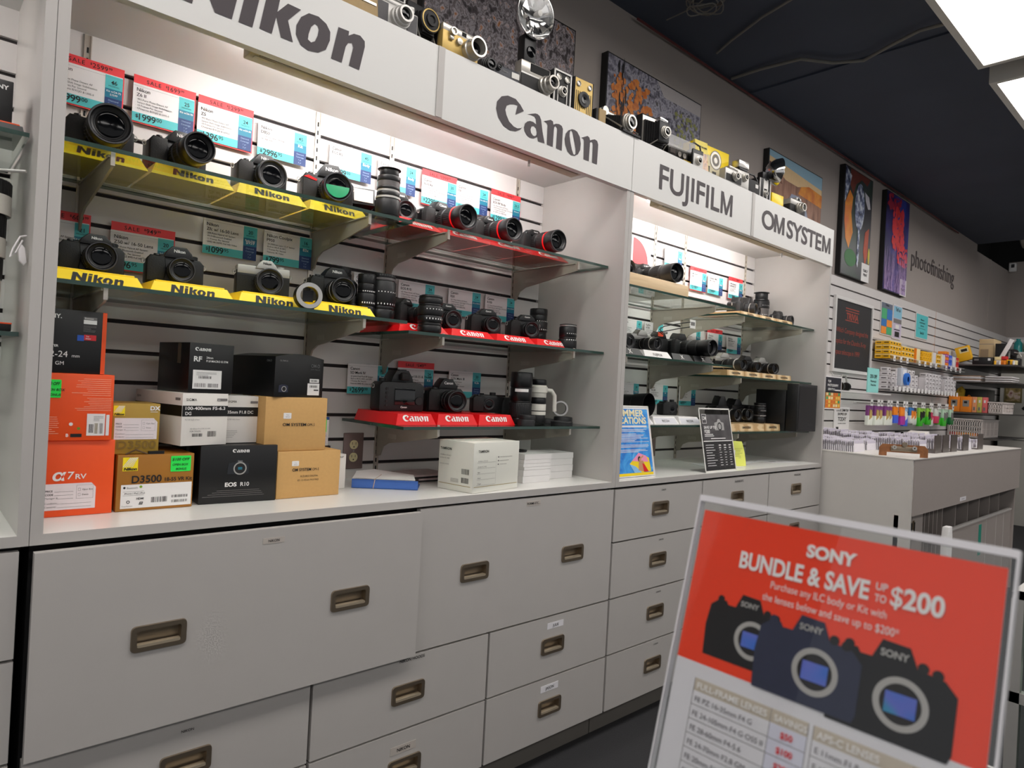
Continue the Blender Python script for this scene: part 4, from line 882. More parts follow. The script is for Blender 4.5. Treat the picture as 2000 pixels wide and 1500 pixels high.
m.text('FILTER SIZE 67mm', (.007, -.0009, .059), .0045, GREY); m.text('100-400mm F5-6.3 DG OS HSM', (.020, -.0009, .038), .0038, GREY); m.text('FOR CANON', (.020, -.0009, .032), .0045, BLK); bars(m, .026, .021, .025, .007, 14, seed=11, y=-.0009); bars(m, .064, .020, .022, .013, 12, seed=12, y=-.0009)
m.text('SIGMA', (-.0009, .210, .104), .007, BLK, ex=(0, -1, 0)); m.quad((-.0009, .03, .1045), (-.0009, .008, .1045), (-.0009, .008, .1105), (-.0009, .03, .1105), GREY); m.text('100-400mm F5-6.3 DG', (-.001, .210, .079), .006, WHT, ex=(0, -1, 0))
m.build('printing', b)
b = pbox('smaller white lens carton marked 35mm, half behind the 100-400 one', .408, .20, 1.0495, .083, .13, .117, 4, BXW)
m = MB(); quad(m, .0005, .066, .0825, .089, BXB, -.0006); m.text('SIGMA', (.004, -.0009, .100), .008, BLK); quad(m, .062, .099, .081, .1045, GREY, -.0009); m.text('35mm F1.8 DC', (.004, -.001, .073), .0103, WHT, bold=.018, width=.066); m.text('FILTER SIZE 55mm', (.004, -.0009, .057), .0042, GREY); lines(m, .004, .030, .03, 5, .004, GREY, y=-.0009, seed=6); m.build('printing', b)
b = pbox('black macro lens carton standing on the white 100-400 carton', .306, .160, 1.172, .109, .15, .117, 10, BXB)
m = MB(); m.flat(logo_canon(), (.012, -.0009, .098), .0085, WHT); m.text('RF', (.010, -.0009, .074), .0165, WHT, bold=.03, wide=1.15); m.text('24mm', (.040, -.0009, .0815), .0066, WHT, bold=.02); m.text('F1.8 MACRO IS STM', (.040, -.0009, .0735), .0066, WHT, bold=.02, width=.054); m.build('printing', b)
s = MB(); quad(s, .010, .010, .080, .054, WHT, -.0007); bars(s, .024, .034, .031, .006, 14, seed=13, y=-.001); bars(s, .014, .014, .028, .009, 16, GREY, seed=14, y=-.001); bars(s, .047, .014, .026, .009, 16, GREY, seed=15, y=-.001); lines(s, .018, .048, .05, 3, .003, GREY, y=-.001); s.build('barcode_label', b)
MB().box(-.0006, .04, .068, -.0001, .055, .115, mat('brown_tape', (70, 62, 48), .25)).build('tape', b)
b = pbox('black camera carton with arched lid standing on the kraft carton', .508, .155, 1.1685, .150, .19, .102, 12, BXB, arch=.010)
m = MB(); DG = mat('dim_grey_print', (96, 96, 98), .5); m.text('OLYMPUS', (.012, -.0009, .090), .0055, GREY, bold=.02, width=.024); m.text('OM-D', (.108, -.0009, .079), .0125, DG, bold=.02, width=.028); m.text('E-M1 Mark II', (.108, -.0009, .072), .005, DG, width=.028)
m.text('OM-D', (-.0009, .034, .088), .008, DG, ex=(0, -1, 0), bold=.02); m.build('printing', b)
cp = MB().prism([(.012, .012), (.040, .012), (.040, .028), (.034, .031), (.022, .032), (.013, .029)], -.0009, -.0003, mat('printed_camera_blue', (36, 40, 60), .5, noise=.1)); cp.lathe([(.0055, 0), (.0072, 0)], SATIN, (.028, -.0013, .0205), 'y', 20); cp.lathe([(0, 0), (.0055, 0)], BLK, (.028, -.0012, .0205), 'y', 18); cp.build('camera_picture', b)
s = MB(); quad(s, .100, .006, .138, .037, WHT, -.0008); quad(s, .106, .039, .136, .049, WHT, -.0008); bars(s, .110, .0415, .022, .005, 12, seed=16, y=-.0011); bars(s, .107, .026, .024, .006, 12, seed=17, y=-.0011); quad(s, .120, .018, .135, .021, BLK, -.0011); s.build('barcode_label', b)
# small boxes half hidden at the right of the kraft cartons
pbox('dark slim carton under the white box with the green note', .690, .335, CT, .075, .065, .113, 0, BXB)
b = pbox('white and blue box with green note behind the kraft cartons', .694, .335, 1.0225, .062, .06, .084, 0, BXW)
MB().box(.0, -.0004, .076, .0622, .06, .0842, mat('box_blue', (40, 80, 150), .5)).build('blue_top', b)
price_form(b, .004, .006, .060, .036); green_note(b, .004, .040, .054, .080, '$25 OFF')
b = pbox('narrow white box behind the lower kraft carton', .7235, .245, CT, .045, .06, .098, 0, BXW); m = MB(); m.text('SUF', (.025, -.0009, .088), .007, BLK); m.build('printing', b)
# outlet plate on the slatwall
def outlet(label, x, z, gangs):
    w = .035 * gangs; o = tag(MB().box(-w, -.005, -.057, w, .0, .057, mat('outlet_plate', (132, 112, 108), .4, .3), .002).build('wall_outlet', None, (x, .4175, z)), label, 'outlet')
    iv = mat('ivory_plastic', (226, 214, 168), .4)
    for g in range(gangs):
        gx = (g - (gangs - 1) / 2) * .044
        for zz in (-.020, .020):
            q = MB().prism([(gx + .0155 * math.cos(t) * (1 if abs(math.cos(t)) < .8 else .95), zz + .0145 * math.sin(t)) for t in [2 * PI * k / 20 for k in range(20)]], -.0068, -.005, iv).build('socket', o)
            s = MB(); quad(s, gx - .007, zz + .0, gx - .0055, zz + .008, BLK, -.0071); quad(s, gx + .0055, zz + .0, gx + .007, zz + .008, BLK, -.0071); s.lathe([(0, 0), (.0022, 0)], BLK, (gx, -.0071, zz - .007), 'y', 10); s.build('slots', q)
    MB().lathe([(0, 0), (.003, 0), (.002, .0015), (0, .0015)], SATIN, (0, -.005, 0), 'y', 12).build('screw', o)
outlet('brown single outlet plate low on the slatwall behind the kraft cartons', .885, .9955, 1)
outlet('steel double outlet plate with four ivory sockets in the far case', 2.428, .985, 2)
# blue folder tied with a band, papers, magazines
t = empty('folder', 'blue folder of papers tied with a rubber band on the worktop', 'folder', (.79, .245, CT + .0006), -38)
BL = mat('blue_folder', (66, 110, 190), .45, noise=.03)
MB().box(0, 0, 0, .19, .003, .026, BL).box(0, 0, 0, .19, .11, .002, BL).box(0, 0, .022, .19, .012, .024, BL).build('cover', t)
MB().box(.004, .006, .003, .186, .106, .020, BXB).build('contents', t)
P = MB(); 
for k in range(5): P.add([(.0 + .002 * k, .001, .0262 + k * .0006), (.178 + .001 * k, .004, .0248 + k * .0006), (.17, .105, .027 + k * .0007), (.05, .105, .040 + k * .0007), (.0, .08, .036 + k * .0007)], [(0, 1, 2, 3, 4)], WHT)
P.build('loose_sheets', t)
MB().tube([(.062, -.001, .001), (.066, -.0012, .027), (.078, .05, .034), (.09, .111, .03), (.09, .112, .001)], .0013, mat('rubber_band', (206, 178, 160), .6), 6).build('rubber_band', t)
for k, (dx, rz) in enumerate(((.0, 4), (.006, -3), (-.004, 8), (.01, 2))):
    tag(MB().box(0, 0, 0, .15, .12, .005, mat('magazine_cover_%d' % (k % 2), ((70, 64, 66), (196, 180, 178))[k % 2], .35, noise=.5, scale=40)).build('magazine', None, (.998 + dx, .255, CT + .0006 + k * .0056), rz), 'thin magazine in the pile right of the blue folder, %s' % ('bottom one', 'second from the bottom', 'third from the bottom', 'top one')[k], 'magazine', 'magazines on the worktop')
# white lens carton set at an angle over the worktop edge
b = pbox('white lens carton with black lettering turned at an angle on the worktop edge', 1.049, .012, CT, .21, .142, .147, 8.5, mat('cool_white_carton', (226, 226, 216), .45, noise=.015))
m = MB(); m.text('TAMRON', (.018, -.0009, .118), .0105, BLK, bold=.02, space=1.08); 
GB = mat('gold_line', (178, 160, 110), .4, .3)
quad(m, .006, .017, .204, .0186, GB)
for k in range(5):
    zz = .094 - k * .0165; quad(m, .017, zz - .006, .098, zz - .0055, GREY); m.text(('18-300mm f/3.5-6.3', 'Di III-A VC VXD', 'B061', 'Model', 'Weight')[k], (.019, -.0009, zz - .003), .0055, GREY)
for k in range(3): quad(m, .108, .100 - k * .011, .114, .1035 - k * .011, GREY); quad(m, .118, .101 - k * .011, (.176, .16, .15)[k], .1025 - k * .011, mat('light_grey_print', (170, 168, 160), .6))
quad(m, .1005, .02, .1009, .105, GREY)
ex = (0, -1, 0)
m.text('TAMRON', (-.0009, .135, .118), .0105, BLK, bold=.02, space=1.08, ex=ex); m.text('18-300mm f/3.5-6.3', (-.0009, .135, .100), .0058, GREY, ex=ex); m.text('Di III-A VC VXD', (-.0009, .135, .091), .0058, GREY, ex=ex); m.text('FOR SONY E MOUNT', (-.0009, .135, .074), .004, GREY, ex=ex)
m.quad((-.0006, .137, .017), (-.0006, .008, .017), (-.0006, .008, .0186), (-.0006, .137, .0186), GB)
rnd = random.Random(5)
for z_, h_ in ((.052, .016), (.026, .016)):
    yy = .045
    while yy > .016: m.quad((-.0009, yy, z_), (-.0009, yy - .0008, z_), (-.0009, yy - .0008, z_ + h_), (-.0009, yy, z_ + h_), BLK); yy -= rnd.uniform(.0012, .0026)
for k in range(4): m.quad((-.0009, .088, .026 + k * .003), (-.0009, .056, .026 + k * .003), (-.0009, .056, .0268 + k * .003), (-.0009, .088, .0268 + k * .003), GREY)
m.build('printing', b)
# two piles of white flat boxes / catalogues in the corner
hs = [.022, .020, .009, .011, .012, .018]
z = CT
for k, h in enumerate(hs):
    tag(MB().box(0, 0, 0, .125 + .003 * (k % 2), .13, h, mat('catalogue_white', (226, 224, 222), .6, noise=.02)).build('flat_box', None, (1.338 + .002 * (k % 3), .105, z + .0005), 0), 'flat white box in the left pile by the end panel, %s' % ('bottom', 'second from bottom', 'third from bottom', 'third from top', 'second from top', 'topmost')[k], 'box', 'flat white boxes, left pile'); z += h + .0006
tag(MB().lathe([(.018, .0), (.026, .0), (.028, .006), (.018, .006), (.018, 0)], CBLK, (0, 0, 0), 'z', 30).build('lens_cap', None, (1.385, .18, z + .0006)), 'black rubber ring lying on the left white pile', 'ring')
z = CT
for k, h in enumerate([.024, .022, .022, .02]):
    tag(MB().box(0, 0, 0, .135, .12, h, mat('catalogue_white', (226, 224, 222), .6, noise=.02)).build('flat_box', None, (1.485 + .002 * (k % 2), .145, z + .0005), 0), 'flat white box in the right pile by the end panel, %s' % ('bottom', 'second from bottom', 'second from top', 'topmost')[k], 'box', 'flat white boxes, right pile'); z += h + .0006
# ---------------------------------------------------------------- far case: cameras on the wooden and black risers
MT = 1.6765
camera('dark camera at the left end of the pale maple block', 1.905, .255, MT, 4, lens=(.032, .07))
camera('camera with long telephoto lens on the pale maple block', 2.128, .275, MT, -8, w=.128, h=.072, hump=.024, lens=(.040, .175), brand='LUMIX')
t = empty('round_sign', 'white card with a red quarter disc behind the long telephoto', 'sign', (2.285, .405, 1.812), 0)
MB().box(-.06, -.0015, 0, .085, .001, .12, PAPER).build('card', t)
MB().add([(-.05, -.002, 0)] + [(-.05 + .115 * math.cos(PI / 2 * k / 12), -.002, .115 * math.sin(PI / 2 * k / 12)) for k in range(13)], [tuple(range(14))], SALE).build('red_quarter', t)
W1 = 1.6295; W2 = 1.3525; W3 = 1.1045; K1 = 1.3985; K2 = 1.1345
camera('black camera, front left on the thin wooden risers', 2.885, .255, W1, 12, w=.125, h=.072, lens=(.0315, .075, dict(ring=SILV)))
camera('black camera behind, centre of the thin wooden risers', 3.035, .285, W1, 8, w=.13, h=.086, d=.05, hump=.030, lens=(.026, .045, dict(ring=SILV)))
camera('black camera at the right end of the top shelf, far case', 3.218, .205, 1.6085, 6, w=.11, h=.066, d=.036, hump=.018, lens=(.028, .06, dict(ring=SILV)))
standing_lens('tall stubby lens standing at the back right of the top shelf', 3.262, .315, 1.6085, .043, .195, [(.05, .3, 'plain', .85), (.35, .55, 'grey', .92), (.56, .75, 'plain', 1.0), (.8, .98, 'rib', .75)], capr=.8)
tag(MB().box(-.008, -.006, 0, .008, .006, .09, CBLK, .003).build('strap_pad', None, (3.333, .255, 1.6085), 0), 'dark upright strap pad beside the stubby lens', 'strap')
camera('dark camera at the left end of the black cross marked risers', 1.985, .275, K1, -4, w=.13, h=.07, hump=.0, lens=(.029, .05), top=None)
camera('retro camera with silver shoulders on the white lettered riser', 2.135, .275, K1, -4, w=.132, h=.074, d=.036, hump=.020, lens=(.026, .085, dict(ring=SILV)), top=SATIN, grip=False)
c = camera('black camera bearing an orange tag, on the black risers', 2.285, .29, K1, -4, w=.118, h=.078, hump=.022, lens=None)
MB().box(-.022, -.030, .080, .012, -.0285, .098, mat('orange_tag', (236, 78, 40), .5)).build('orange_tag', c)
camera('black camera with fat zoom, right end of the black risers', 2.432, .285, K1, -4, w=.132, h=.08, d=.055, lens=(.0375, .165))
camera('silver topped camera with long zoom, first on the row of wooden risers', 2.80, .27, W2, -10, w=.12, h=.07, d=.036, hump=.022, lens=(.0275, .115, dict(ring=SILV)), top=SATIN, grip=False)
camera('all black camera, middle of the row of wooden risers', 3.012, .265, W2, -10, w=.118, h=.07, d=.036, hump=.02, lens=(.0255, .07))
camera('silver topped camera at the right end of the wooden risers', 3.163, .265, W2, -10, w=.118, h=.07, d=.036, hump=.022, lens=(.0275, .085, dict(ring=SILV)), top=SATIN, grip=False)
standing_lens('short black lens standing behind the silver topped camera', 2.905, .345, 1.3265, .033, .135, [(.05, .4, 'plain', .9), (.6, .95, 'focus', 1.0)])
camera('black camera with flared lens hood, bottom left of the far case', 1.985, .30, K2, 4, w=.13, h=.085, lens=(.046, .17, dict(hood=True)))
camera('tiny rugged camera on the white risers', 2.325, .24, K2, -18, w=.092, h=.060, d=.03, hump=0, lens=(.017, .012), lug=False)
camera('black camera with silver ringed lens, left on the long wooden risers', 2.79, .27, W3, -8, w=.13, h=.08, hump=.045, lens=(.029, .095, dict(ring=SILV)))
camera('black camera standing behind, centre of the long wooden risers', 2.945, .28, W3, -8, w=.13, h=.085, d=.06, hump=.03, lens=(.029, .07, dict(ring=SILV)))
standing_lens('black lens with grey bands left of the black case', 3.035, .175, W3, .031, .10, [(.05, .3, 'plain', 1.0), (.35, .42, 'grey', 1.0), (.5, .8, 'focus', 1.0), (.86, .9, 'grey', .95)])
standing_lens('short black lens touching the black case, bottom shelf', 3.085, .26, W3, .0295, .085, [(.05, .3, 'plain', 1.0), (.35, .42, 'grey', 1.0), (.5, .8, 'focus', 1.0)])
b = tag(MB().box(0, 0, 0, .218, .058, .238, mat('black_case_card', (20, 20, 22), .45, noise=.1), .002).build('black_case', None, (3.122, .022, 1.0735)), 'tall black case overhanging the right end of the bottom glass shelf', 'case')
MB().box(.012, -.0015, .012, .206, 0, .226, mat('black_case_panel', (32, 32, 34), .35, noise=.1)).build('front_panel', b); MB().text('Profoto', (.12, -.002, .03), .018, mat('dim_lettering', (60, 60, 62), .4), bold=.02).build('lettering', b)
tag(MB().box(0, 0, 0, .125, .16, .205, mat('black_case_card', (20, 20, 22), .45, noise=.1), .002).build('black_case', None, (3.124, .085, 1.0735)), 'black block added behind the tall black case as its dark side', 'case')  # block added; the image shows one case with a deep dark side
# wire tag
t = empty('price_tag', 'white price tag on two thin wires above the black risers', 'tag', (2.43, .20, 1.535), 0)
MB().box(-.022, -.001, -.008, .022, .001, .030, PAPER).box(-.016, -.0014, .004, .016, -.001, .02, GREY).build('tag_card', t)
for k, dz in enumerate((0, -.022)): MB().tube([(-.02, 0, .018 + dz), (-.10, .0, .004 + dz), (-.20, .01, -.018 + dz), (-.232, .01, -.034 + dz * .5), (-.225, .0, -.048 + dz * .3), (-.19, .0, -.044 + dz * .2)], .0022, CBLK, 6).build('wire', t)
# ---------------------------------------------------------------- stand-up signs on the far worktop
def easel(label, x0, x1, y, tilt, h, rz=0, z=CT):
    t = empty('sign_holder', label, 'sign', (x0, y, z + .0006), rz)
    T = Matrix.Rotation(R(-tilt), 4, 'X'); w = x1 - x0
    mb = MB(); mb.T = T; mb.box(0, .0, .0, w, .003, h, ACRYL); mb.build('clear_front', t)
    mb = MB(); mb.box(0, .0, 0, w, .075, .003, ACRYL); mb.build('clear_foot', t)
    mb = MB(); mb.T = T
    e = mat('sign_edge', (232, 230, 224), .3)
    for a in ((0, 0, w, .006), (0, h - .006, w, h), (0, 0, .006, h), (w - .006, 0, w, h)): mb.box(a[0], -.0015, a[1], a[2], .0, a[3], e)
    mb.build('edge_strip', t)
    return t, T, w
t, T, w = easel('blue summer vacation poster in a clear stand beside the end panel', 1.713, 1.950, .018, 11, .272)
SKY = ramp_mat('poster_blue', [(.35, (32, 120, 214)), (.55, (60, 160, 236)), (.75, (120, 196, 246))], 14, 'noise', .4, detail=5, dist=2.5)
m = MB(); m.T = T; quad(m, .008, .008, w - .008, .265, WHT, -.002); quad(m, .012, .020, w - .012, .259, SKY, -.0024); quad(m, .012, .012, w - .012, .022, NYEL, -.0026); m.build('poster', t)
m = MB(); m.T = T; PC = mat('cream_print', (244, 236, 196), .5)
m.text('SUMMER', (w - .035, -.0027, .232), .034, PC, bold=.035, align='r', width=.185); m.text('VACATIONS', (w - .026, -.0027, .204), .034, PC, bold=.035, align='r', width=.212)
quad(m, .03, .190, w - .025, .197, WHT, -.0027)
for k, (z_, n_) in enumerate(((.182, 3), (.165, 4), (.148, 4), (.124, 3), (.106, 3))): lines(m, .02, z_, w - .04, n_, .0042, WHT, .0016, y=-.0027, seed=20 + k)
m.build('poster_printing', t)
m = MB(); m.T = T
m.add([(.085, -.0028, .055), (.145, -.0028, .095), (.205, -.0028, .075), (.212, -.0028, .025), (.15, -.0028, .022)], [(0, 1, 2, 3, 4)], NYEL); m.add([(.10, -.003, .066), (.145, -.003, .095), (.19, -.003, .082), (.20, -.003, .060), (.15, -.003, .062)], [(0, 1, 2, 3, 4)], mat('float_pink', (244, 150, 190), .5)); m.add([(.085, -.003, .055), (.12, -.003, .045), (.155, -.003, .022), (.11, -.003, .022)], [(0, 1, 2, 3)], mat('float_blue', (140, 196, 240), .5))
SKN = mat('printed_skin', (206, 150, 110), .6); 
m.lathe([(0, 0), (.010, 0)], mat('printed_hair', (40, 28, 24), .6), (.146, -.0034, .072), 'y', 16); m.lathe([(0, 0), (.007, 0)], SKN, (.149, -.0036, .069), 'y', 14)
m.add([(.14, -.0034, .062), (.165, -.0034, .066), (.185, -.0034, .035), (.178, -.0034, .024), (.135, -.0034, .03)], [(0, 1, 2, 3, 4)], SKN); m.add([(.160, -.0037, .056), (.172, -.0037, .052), (.195, -.0037, .024), (.166, -.0037, .024)], [(0, 1, 2, 3)], CRED); m.add([(.150, -.0036, .078), (.172, -.0036, .086), (.170, -.0036, .079), (.155, -.0036, .072)], [(0, 1, 2, 3)], SKN)
m.build('pool_float_picture', t)
t, T, w = easel('black price sheet with a camera picture in a clear stand', 2.30, 2.55, .018, 11, .272, 0)
m = MB(); m.T = T; quad(m, .008, .006, w - .008, .246, mat('sheet_black', (28, 27, 29), .5, noise=.1), -.002); quad(m, .012, .135, w - .012, .243, ramp_mat('grey_smoke', [(.3, (50, 48, 50)), (.6, (96, 92, 94)), (.8, (150, 146, 148))], 10, 'noise', .5), -.0022); quad(m, .010, .128, w - .010, .132, WHT, -.0026); m.build('sheet', t)
m = MB(); m.T = T
for a in ((.016, .205, .05, .207), (.016, .243, .05, .245), (.016, .205, .018, .245), (.048, .205, .05, .245)): quad(m, *a, WHT, -.0026)
m.text('OM', (.019, -.0026, .220), .022, WHT, width=.028, bold=.02); m.text('SAVE UP TO', (.024, -.0026, .183), .016, WHT, bold=.03, width=.095); m.text('$200', (.024, -.0026, .164), .021, WHT, bold=.03); lines(m, .024, .157, .12, 2, .007, WHT, .003, y=-.0026, seed=31); lines(m, .07, .139, .12, 1, .006, WHT, .0035, y=-.0026)
for r_ in range(9):
    z_ = .112 - r_ * .0108; lines(m, .022, z_, .085, 1, .004, WHT, .0022, y=-.0026, seed=40 + r_); quad(m, .016, z_ - .0035, w - .016, z_ - .003, GREY, -.0026)
    for c_ in range(3): lines(m, .125 + c_ * .04, z_, .024, 1 + (r_ < 2), .003, WHT, .0022, y=-.0026, seed=60 + r_ * 3 + c_)
for c_ in range(3): quad(m, .117 + c_ * .04, .012, .1177 + c_ * .04, .122, GREY, -.0026)
m.build('sheet_printing', t)
m = MB(); m.T = T; m.prism([(.11, .176), (.185, .176), (.185, .208), (.165, .212), (.155, .224), (.14, .224), (.132, .212), (.11, .208)], -.0028, -.0024, mat('printed_grey_camera', (170, 168, 166), .5, noise=.15)); m.lathe([(.012, 0), (.018, 0)], mat('printed_dark', (40, 40, 42), .5), (.150, -.0032, .192), 'y', 24); m.build('camera_picture', t)
m = MB(); m.T = T; m.text('4', (.018, -.0005, .2555), .016, mat('etched_grey', (120, 118, 118), .5)).build('top_mark', t)
t = empty('sticky_note', 'yellow sticky note standing on the worktop by the black sheet', 'note', (2.655, .105, CT + .0006), -8)
YN = mat('sticky_yellow', (232, 236, 110), .7, noise=.02)
n_ = 6; vs = []; fs = []
for k in range(n_ + 1):
    u = k / n_; vs += [(.0, .02 * u * u, .118 * u), (.112, .02 * u * u + .01 * u, .112 * u)]
for k in range(n_): fs.append((2 * k, 2 * k + 1, 2 * k + 3, 2 * k + 2))
MB().add(vs, fs, YN).build('paper', t)
m = MB(); lines(m, .03, .08, .06, 8, .007, mat('pencil', (120, 120, 80), .7), .0012, y=.0 + .004, seed=77); quad(m, -.0, .02, .028, .075, WHT, .0005); m.build('handwriting', t)
for k, (x, y, rz) in enumerate([(2.50, .14, -24), (2.86, .13, 12), (3.06, .11, -9)]):
    p = tag(MB().box(0, 0, 0, .20, .13, .0012, mat('loose_paper', (232, 230, 232), .6, noise=.02)).build('paper_sheet', None, (x, y, CT + .0006), rz), 'loose paper on the far worktop, %s' % ('lying behind the black sheet', 'in the middle right of the note', 'nearest the right end panel')[k], 'paper')
    m = MB(); m.box(.03, .03, .0012, .08, .045, .0014, GREY); m.build('printed_block', p)

# ---------------------------------------------------------------- left end case: what the frame keeps of it
b = pbox('small black carton with white lettering in the left end case', -.165, .10, 1.673, .115, .10, .078, 0, BXB); MB().text('SONY', (.075, -.0009, .060), .011, WHT, bold=.03, wide=1.1).build('printing', b); MB().lathe([(.012, 0), (.016, 0)], GREY, (.060, -.0009, .03), 'y', 24).build('printed_ring', b)
riser('display_riser', 'black and orange riser on the upper shelf of the left end case', None, -.20, -.032, 1.6565, .012, .085, .24, CBLK, text2d('SONY', .03, 0, 1.05), .010, WHT, .004, .002, lift_top=mat('orange_trim', (246, 90, 40), .4))
wl = standing_lens('tall white telephoto lens with black bands at the left edge', -.094, .14, 1.297, .054, .268, [(.0, .30, 'white', .82), (.30, .46, 'focus', .84), (.46, .60, 'white', .9), (.60, .76, 'focus', .88), (.76, .90, 'white', 1.0), (.90, .999, 'rib', .99)], capr=1.02, marks=False)
b = pbox('low black carton with orange edge under the white telephoto', -.16, .09, 1.2805, .125, .10, .0155, 0, BXB); MB().box(-.0004, -.0004, .0135, .1254, .1004, .016, OR).build('orange_edge', b)
t = empty('hang_tag', 'white string tag hanging on the inside of the left end panel', 'tag', (-.021, .055, 1.43), 0)
MB().tube([(-.002, .0, .03), (-.012, -.006, .026), (-.022, -.01, .002), (-.026, -.01, -.014), (-.018, -.008, -.006), (-.008, -.004, .02)], .0016, PAPER, 6).build('string', t)
MB().prism([(-.012, -.018), (-.004, -.026), (.0, -.02), (-.004, .006), (-.009, .012), (-.014, .002)], -.008, .004, PAPER, .002).build('tag_card', t)
tag(MB().tube([(-.6, .30, 1.60), (-.3, .25, 1.57), (-.028, .06, 1.58)], .003, SATIN, 8).build('rod', None), 'thin grey rod under the upper shelf of the left end case', 'rod')

# ---------------------------------------------------------------- pictures on the wall
def picture(label, x0, x1, z0, z1, mt, thick=.035, name='picture', caption=None):
    p = tag(MB().box(x0, YW - thick, z0, x1, YW - .0005, z1, mat('picture_edge_black', (18, 18, 19), .5)).build(name), label, 'picture')
    q = MB().box(x0 + .006, YW - thick - .0015, z0 + .006, x1 - .006, YW - thick, z1 - .006, mt).build('print', p)
    if caption:
        m = MB(); m.box(x1 - .145, YW - thick - .004, z0 + .0, x1 - .005, YW - thick - .0016, z0 + .13, WHT)
        for k, c_ in enumerate(caption): m.text(c_, (x1 - .075, YW - thick - .0042, z0 + .07 - k * .03), .026, BLK, bold=.02, align='c')
        m.build('caption_card', p)
    return p, q, YW - thick - .0018
FOREST = ramp_mat('picture_waterfall_woods', [(.30, (22, 20, 22)), (.42, (74, 66, 68)), (.48, (150, 144, 148)), (.53, (84, 74, 74)), (.60, (170, 162, 166)), (.66, (160, 104, 60)), (.75, (90, 78, 60))], 34, 'noise', .4, detail=15, dist=.0, stretch=(1, 1, .8))
p, q, y = picture('dark woodland waterfall picture high above the middle header', 1.055, 1.80, 2.13, 2.69, FOREST)
for k, (xa, xb, za, zb) in enumerate([(1.28, 1.50, 2.19, 2.36), (1.50, 1.66, 2.15, 2.28)]):
    rnd = random.Random(k + 3); m = MB(); x = xa
    while x < xb: d = rnd.uniform(.004, .012); h_ = rnd.uniform(.7, 1); m.quad((x, y - .001, za), (x + d, y - .001, za), (x + d, y - .001, za + (zb - za) * h_), (x, y - .001, za + (zb - za) * h_), mat('waterfall_white', (176, 170, 182), .5, noise=.15)); x += d * rnd.uniform(1.0, 1.5)
    m.build('printed_waterfall', q)
def blobs(name, parent, y, x0, x1, z0, z1, n, rmin, rmax, mt, seed, tall=1.0, slim=1.0):
    rnd = random.Random(seed); m = MB()
    for k in range(n):
        cx, cz, r_ = rnd.uniform(x0, x1), rnd.uniform(z0, z1), rnd.uniform(rmin, rmax); a0 = rnd.uniform(0, 6)
        pts = [(cx + r_ * slim * rnd.uniform(.5, 1) * math.cos(a0 + 2 * PI * i / 7), y - .0004 - k * .00001, cz + r_ * tall * rnd.uniform(.5, 1) * math.sin(a0 + 2 * PI * i / 7)) for i in range(7)]
        m.add(pts, [tuple(range(7))], mt)
    return m.build(name, parent)
AUT = ramp_mat('picture_frosty_woods', [(.3, (58, 56, 66)), (.45, (120, 118, 132)), (.55, (168, 166, 178)), (.65, (104, 102, 112)), (.78, (74, 72, 60))], 40, 'noise', .4, detail=15, dist=.0)
p, q, y = picture('frosty woodland picture with orange and red autumn trees', 2.004, 2.736, 2.20, 2.686, AUT)
q2 = MB().add([(2.42, y, 2.62), (2.73, y, 2.62), (2.73, y, 2.679), (2.36, y, 2.679)], [(0, 1, 2, 3)], mat('pale_grey_sky_print', (178, 172, 172), .5)).build('printed_sky', q)
blobs('printed_orange_foliage', q, y - .001, 2.04, 2.32, 2.34, 2.62, 190, .008, .022, ramp_mat('orange_leaf', [(.3, (196, 104, 40)), (.5, (224, 140, 66)), (.7, (180, 96, 60))], 30), 5)
blobs('printed_red_foliage', q, y - .002, 2.10, 2.26, 2.32, 2.41, 80, .008, .018, mat('red_leaf', (226, 48, 52), .5, noise=.2), 6)
blobs('printed_dark_trunks', q, y - .003, 2.06, 2.14, 2.30, 2.66, 26, .006, .012, mat('dark_trunk', (24, 22, 26), .5), 7, tall=4, slim=.6)
blobs('printed_green_trees', q, y - .001, 2.50, 2.70, 2.36, 2.58, 60, .008, .016, mat('sage_leaf', (142, 144, 86), .5, noise=.2), 8)
SUN = ramp_mat('picture_canyon_sky', [(.0, (226, 178, 120)), (.35, (216, 196, 168)), (.75, (130, 176, 204)), (1, (104, 158, 198))], 1.0, 'wave', .4)
p, q, y = picture('canyon picture with a blue lake and glowing orange cliffs', 3.45, 4.165, 2.235, 2.671, mat('canyon_sky', (142, 178, 198), .45, noise=.08, scale=6))
m = MB(); m.add([(3.456, y, 2.50), (4.159, y, 2.50), (4.159, y, 2.585), (3.456, y, 2.63)], [(0, 1, 2, 3)], mat('canyon_glow', (222, 190, 142), .5, noise=.08)).build('printed_glow', q)
m = MB(); m.add([(3.456, y - .001, 2.24), (4.159, y - .001, 2.24), (4.159, y - .001, 2.55), (3.97, y - .001, 2.565), (3.82, y - .001, 2.53), (3.66, y - .001, 2.535), (3.54, y - .001, 2.58), (3.456, y - .001, 2.60)], [tuple(range(8))], ramp_mat('canyon_rock', [(.3, (96, 62, 50)), (.5, (150, 106, 84)), (.7, (176, 132, 110))], 12, 'noise', .5, stretch=(2, 1, .5))).build('printed_cliffs', q)
m = MB(); m.add([(3.83, y - .002, 2.49), (4.159, y - .002, 2.47), (4.159, y - .002, 2.55), (3.97, y - .002, 2.565), (3.86, y - .002, 2.54)], [(0, 1, 2, 3, 4)], ramp_mat('canyon_lit', [(.35, (204, 110, 30)), (.6, (232, 152, 44))], 12)); m.build('printed_lit_ridge', q)
MB().add([(3.456, y - .002, 2.51), (3.62, y - .002, 2.50), (3.56, y - .002, 2.57), (3.456, y - .002, 2.595)], [(0, 1, 2, 3)], mat('canyon_dark_side', (110, 54, 30), .5, noise=.2)).build('printed_dark_ridge', q)
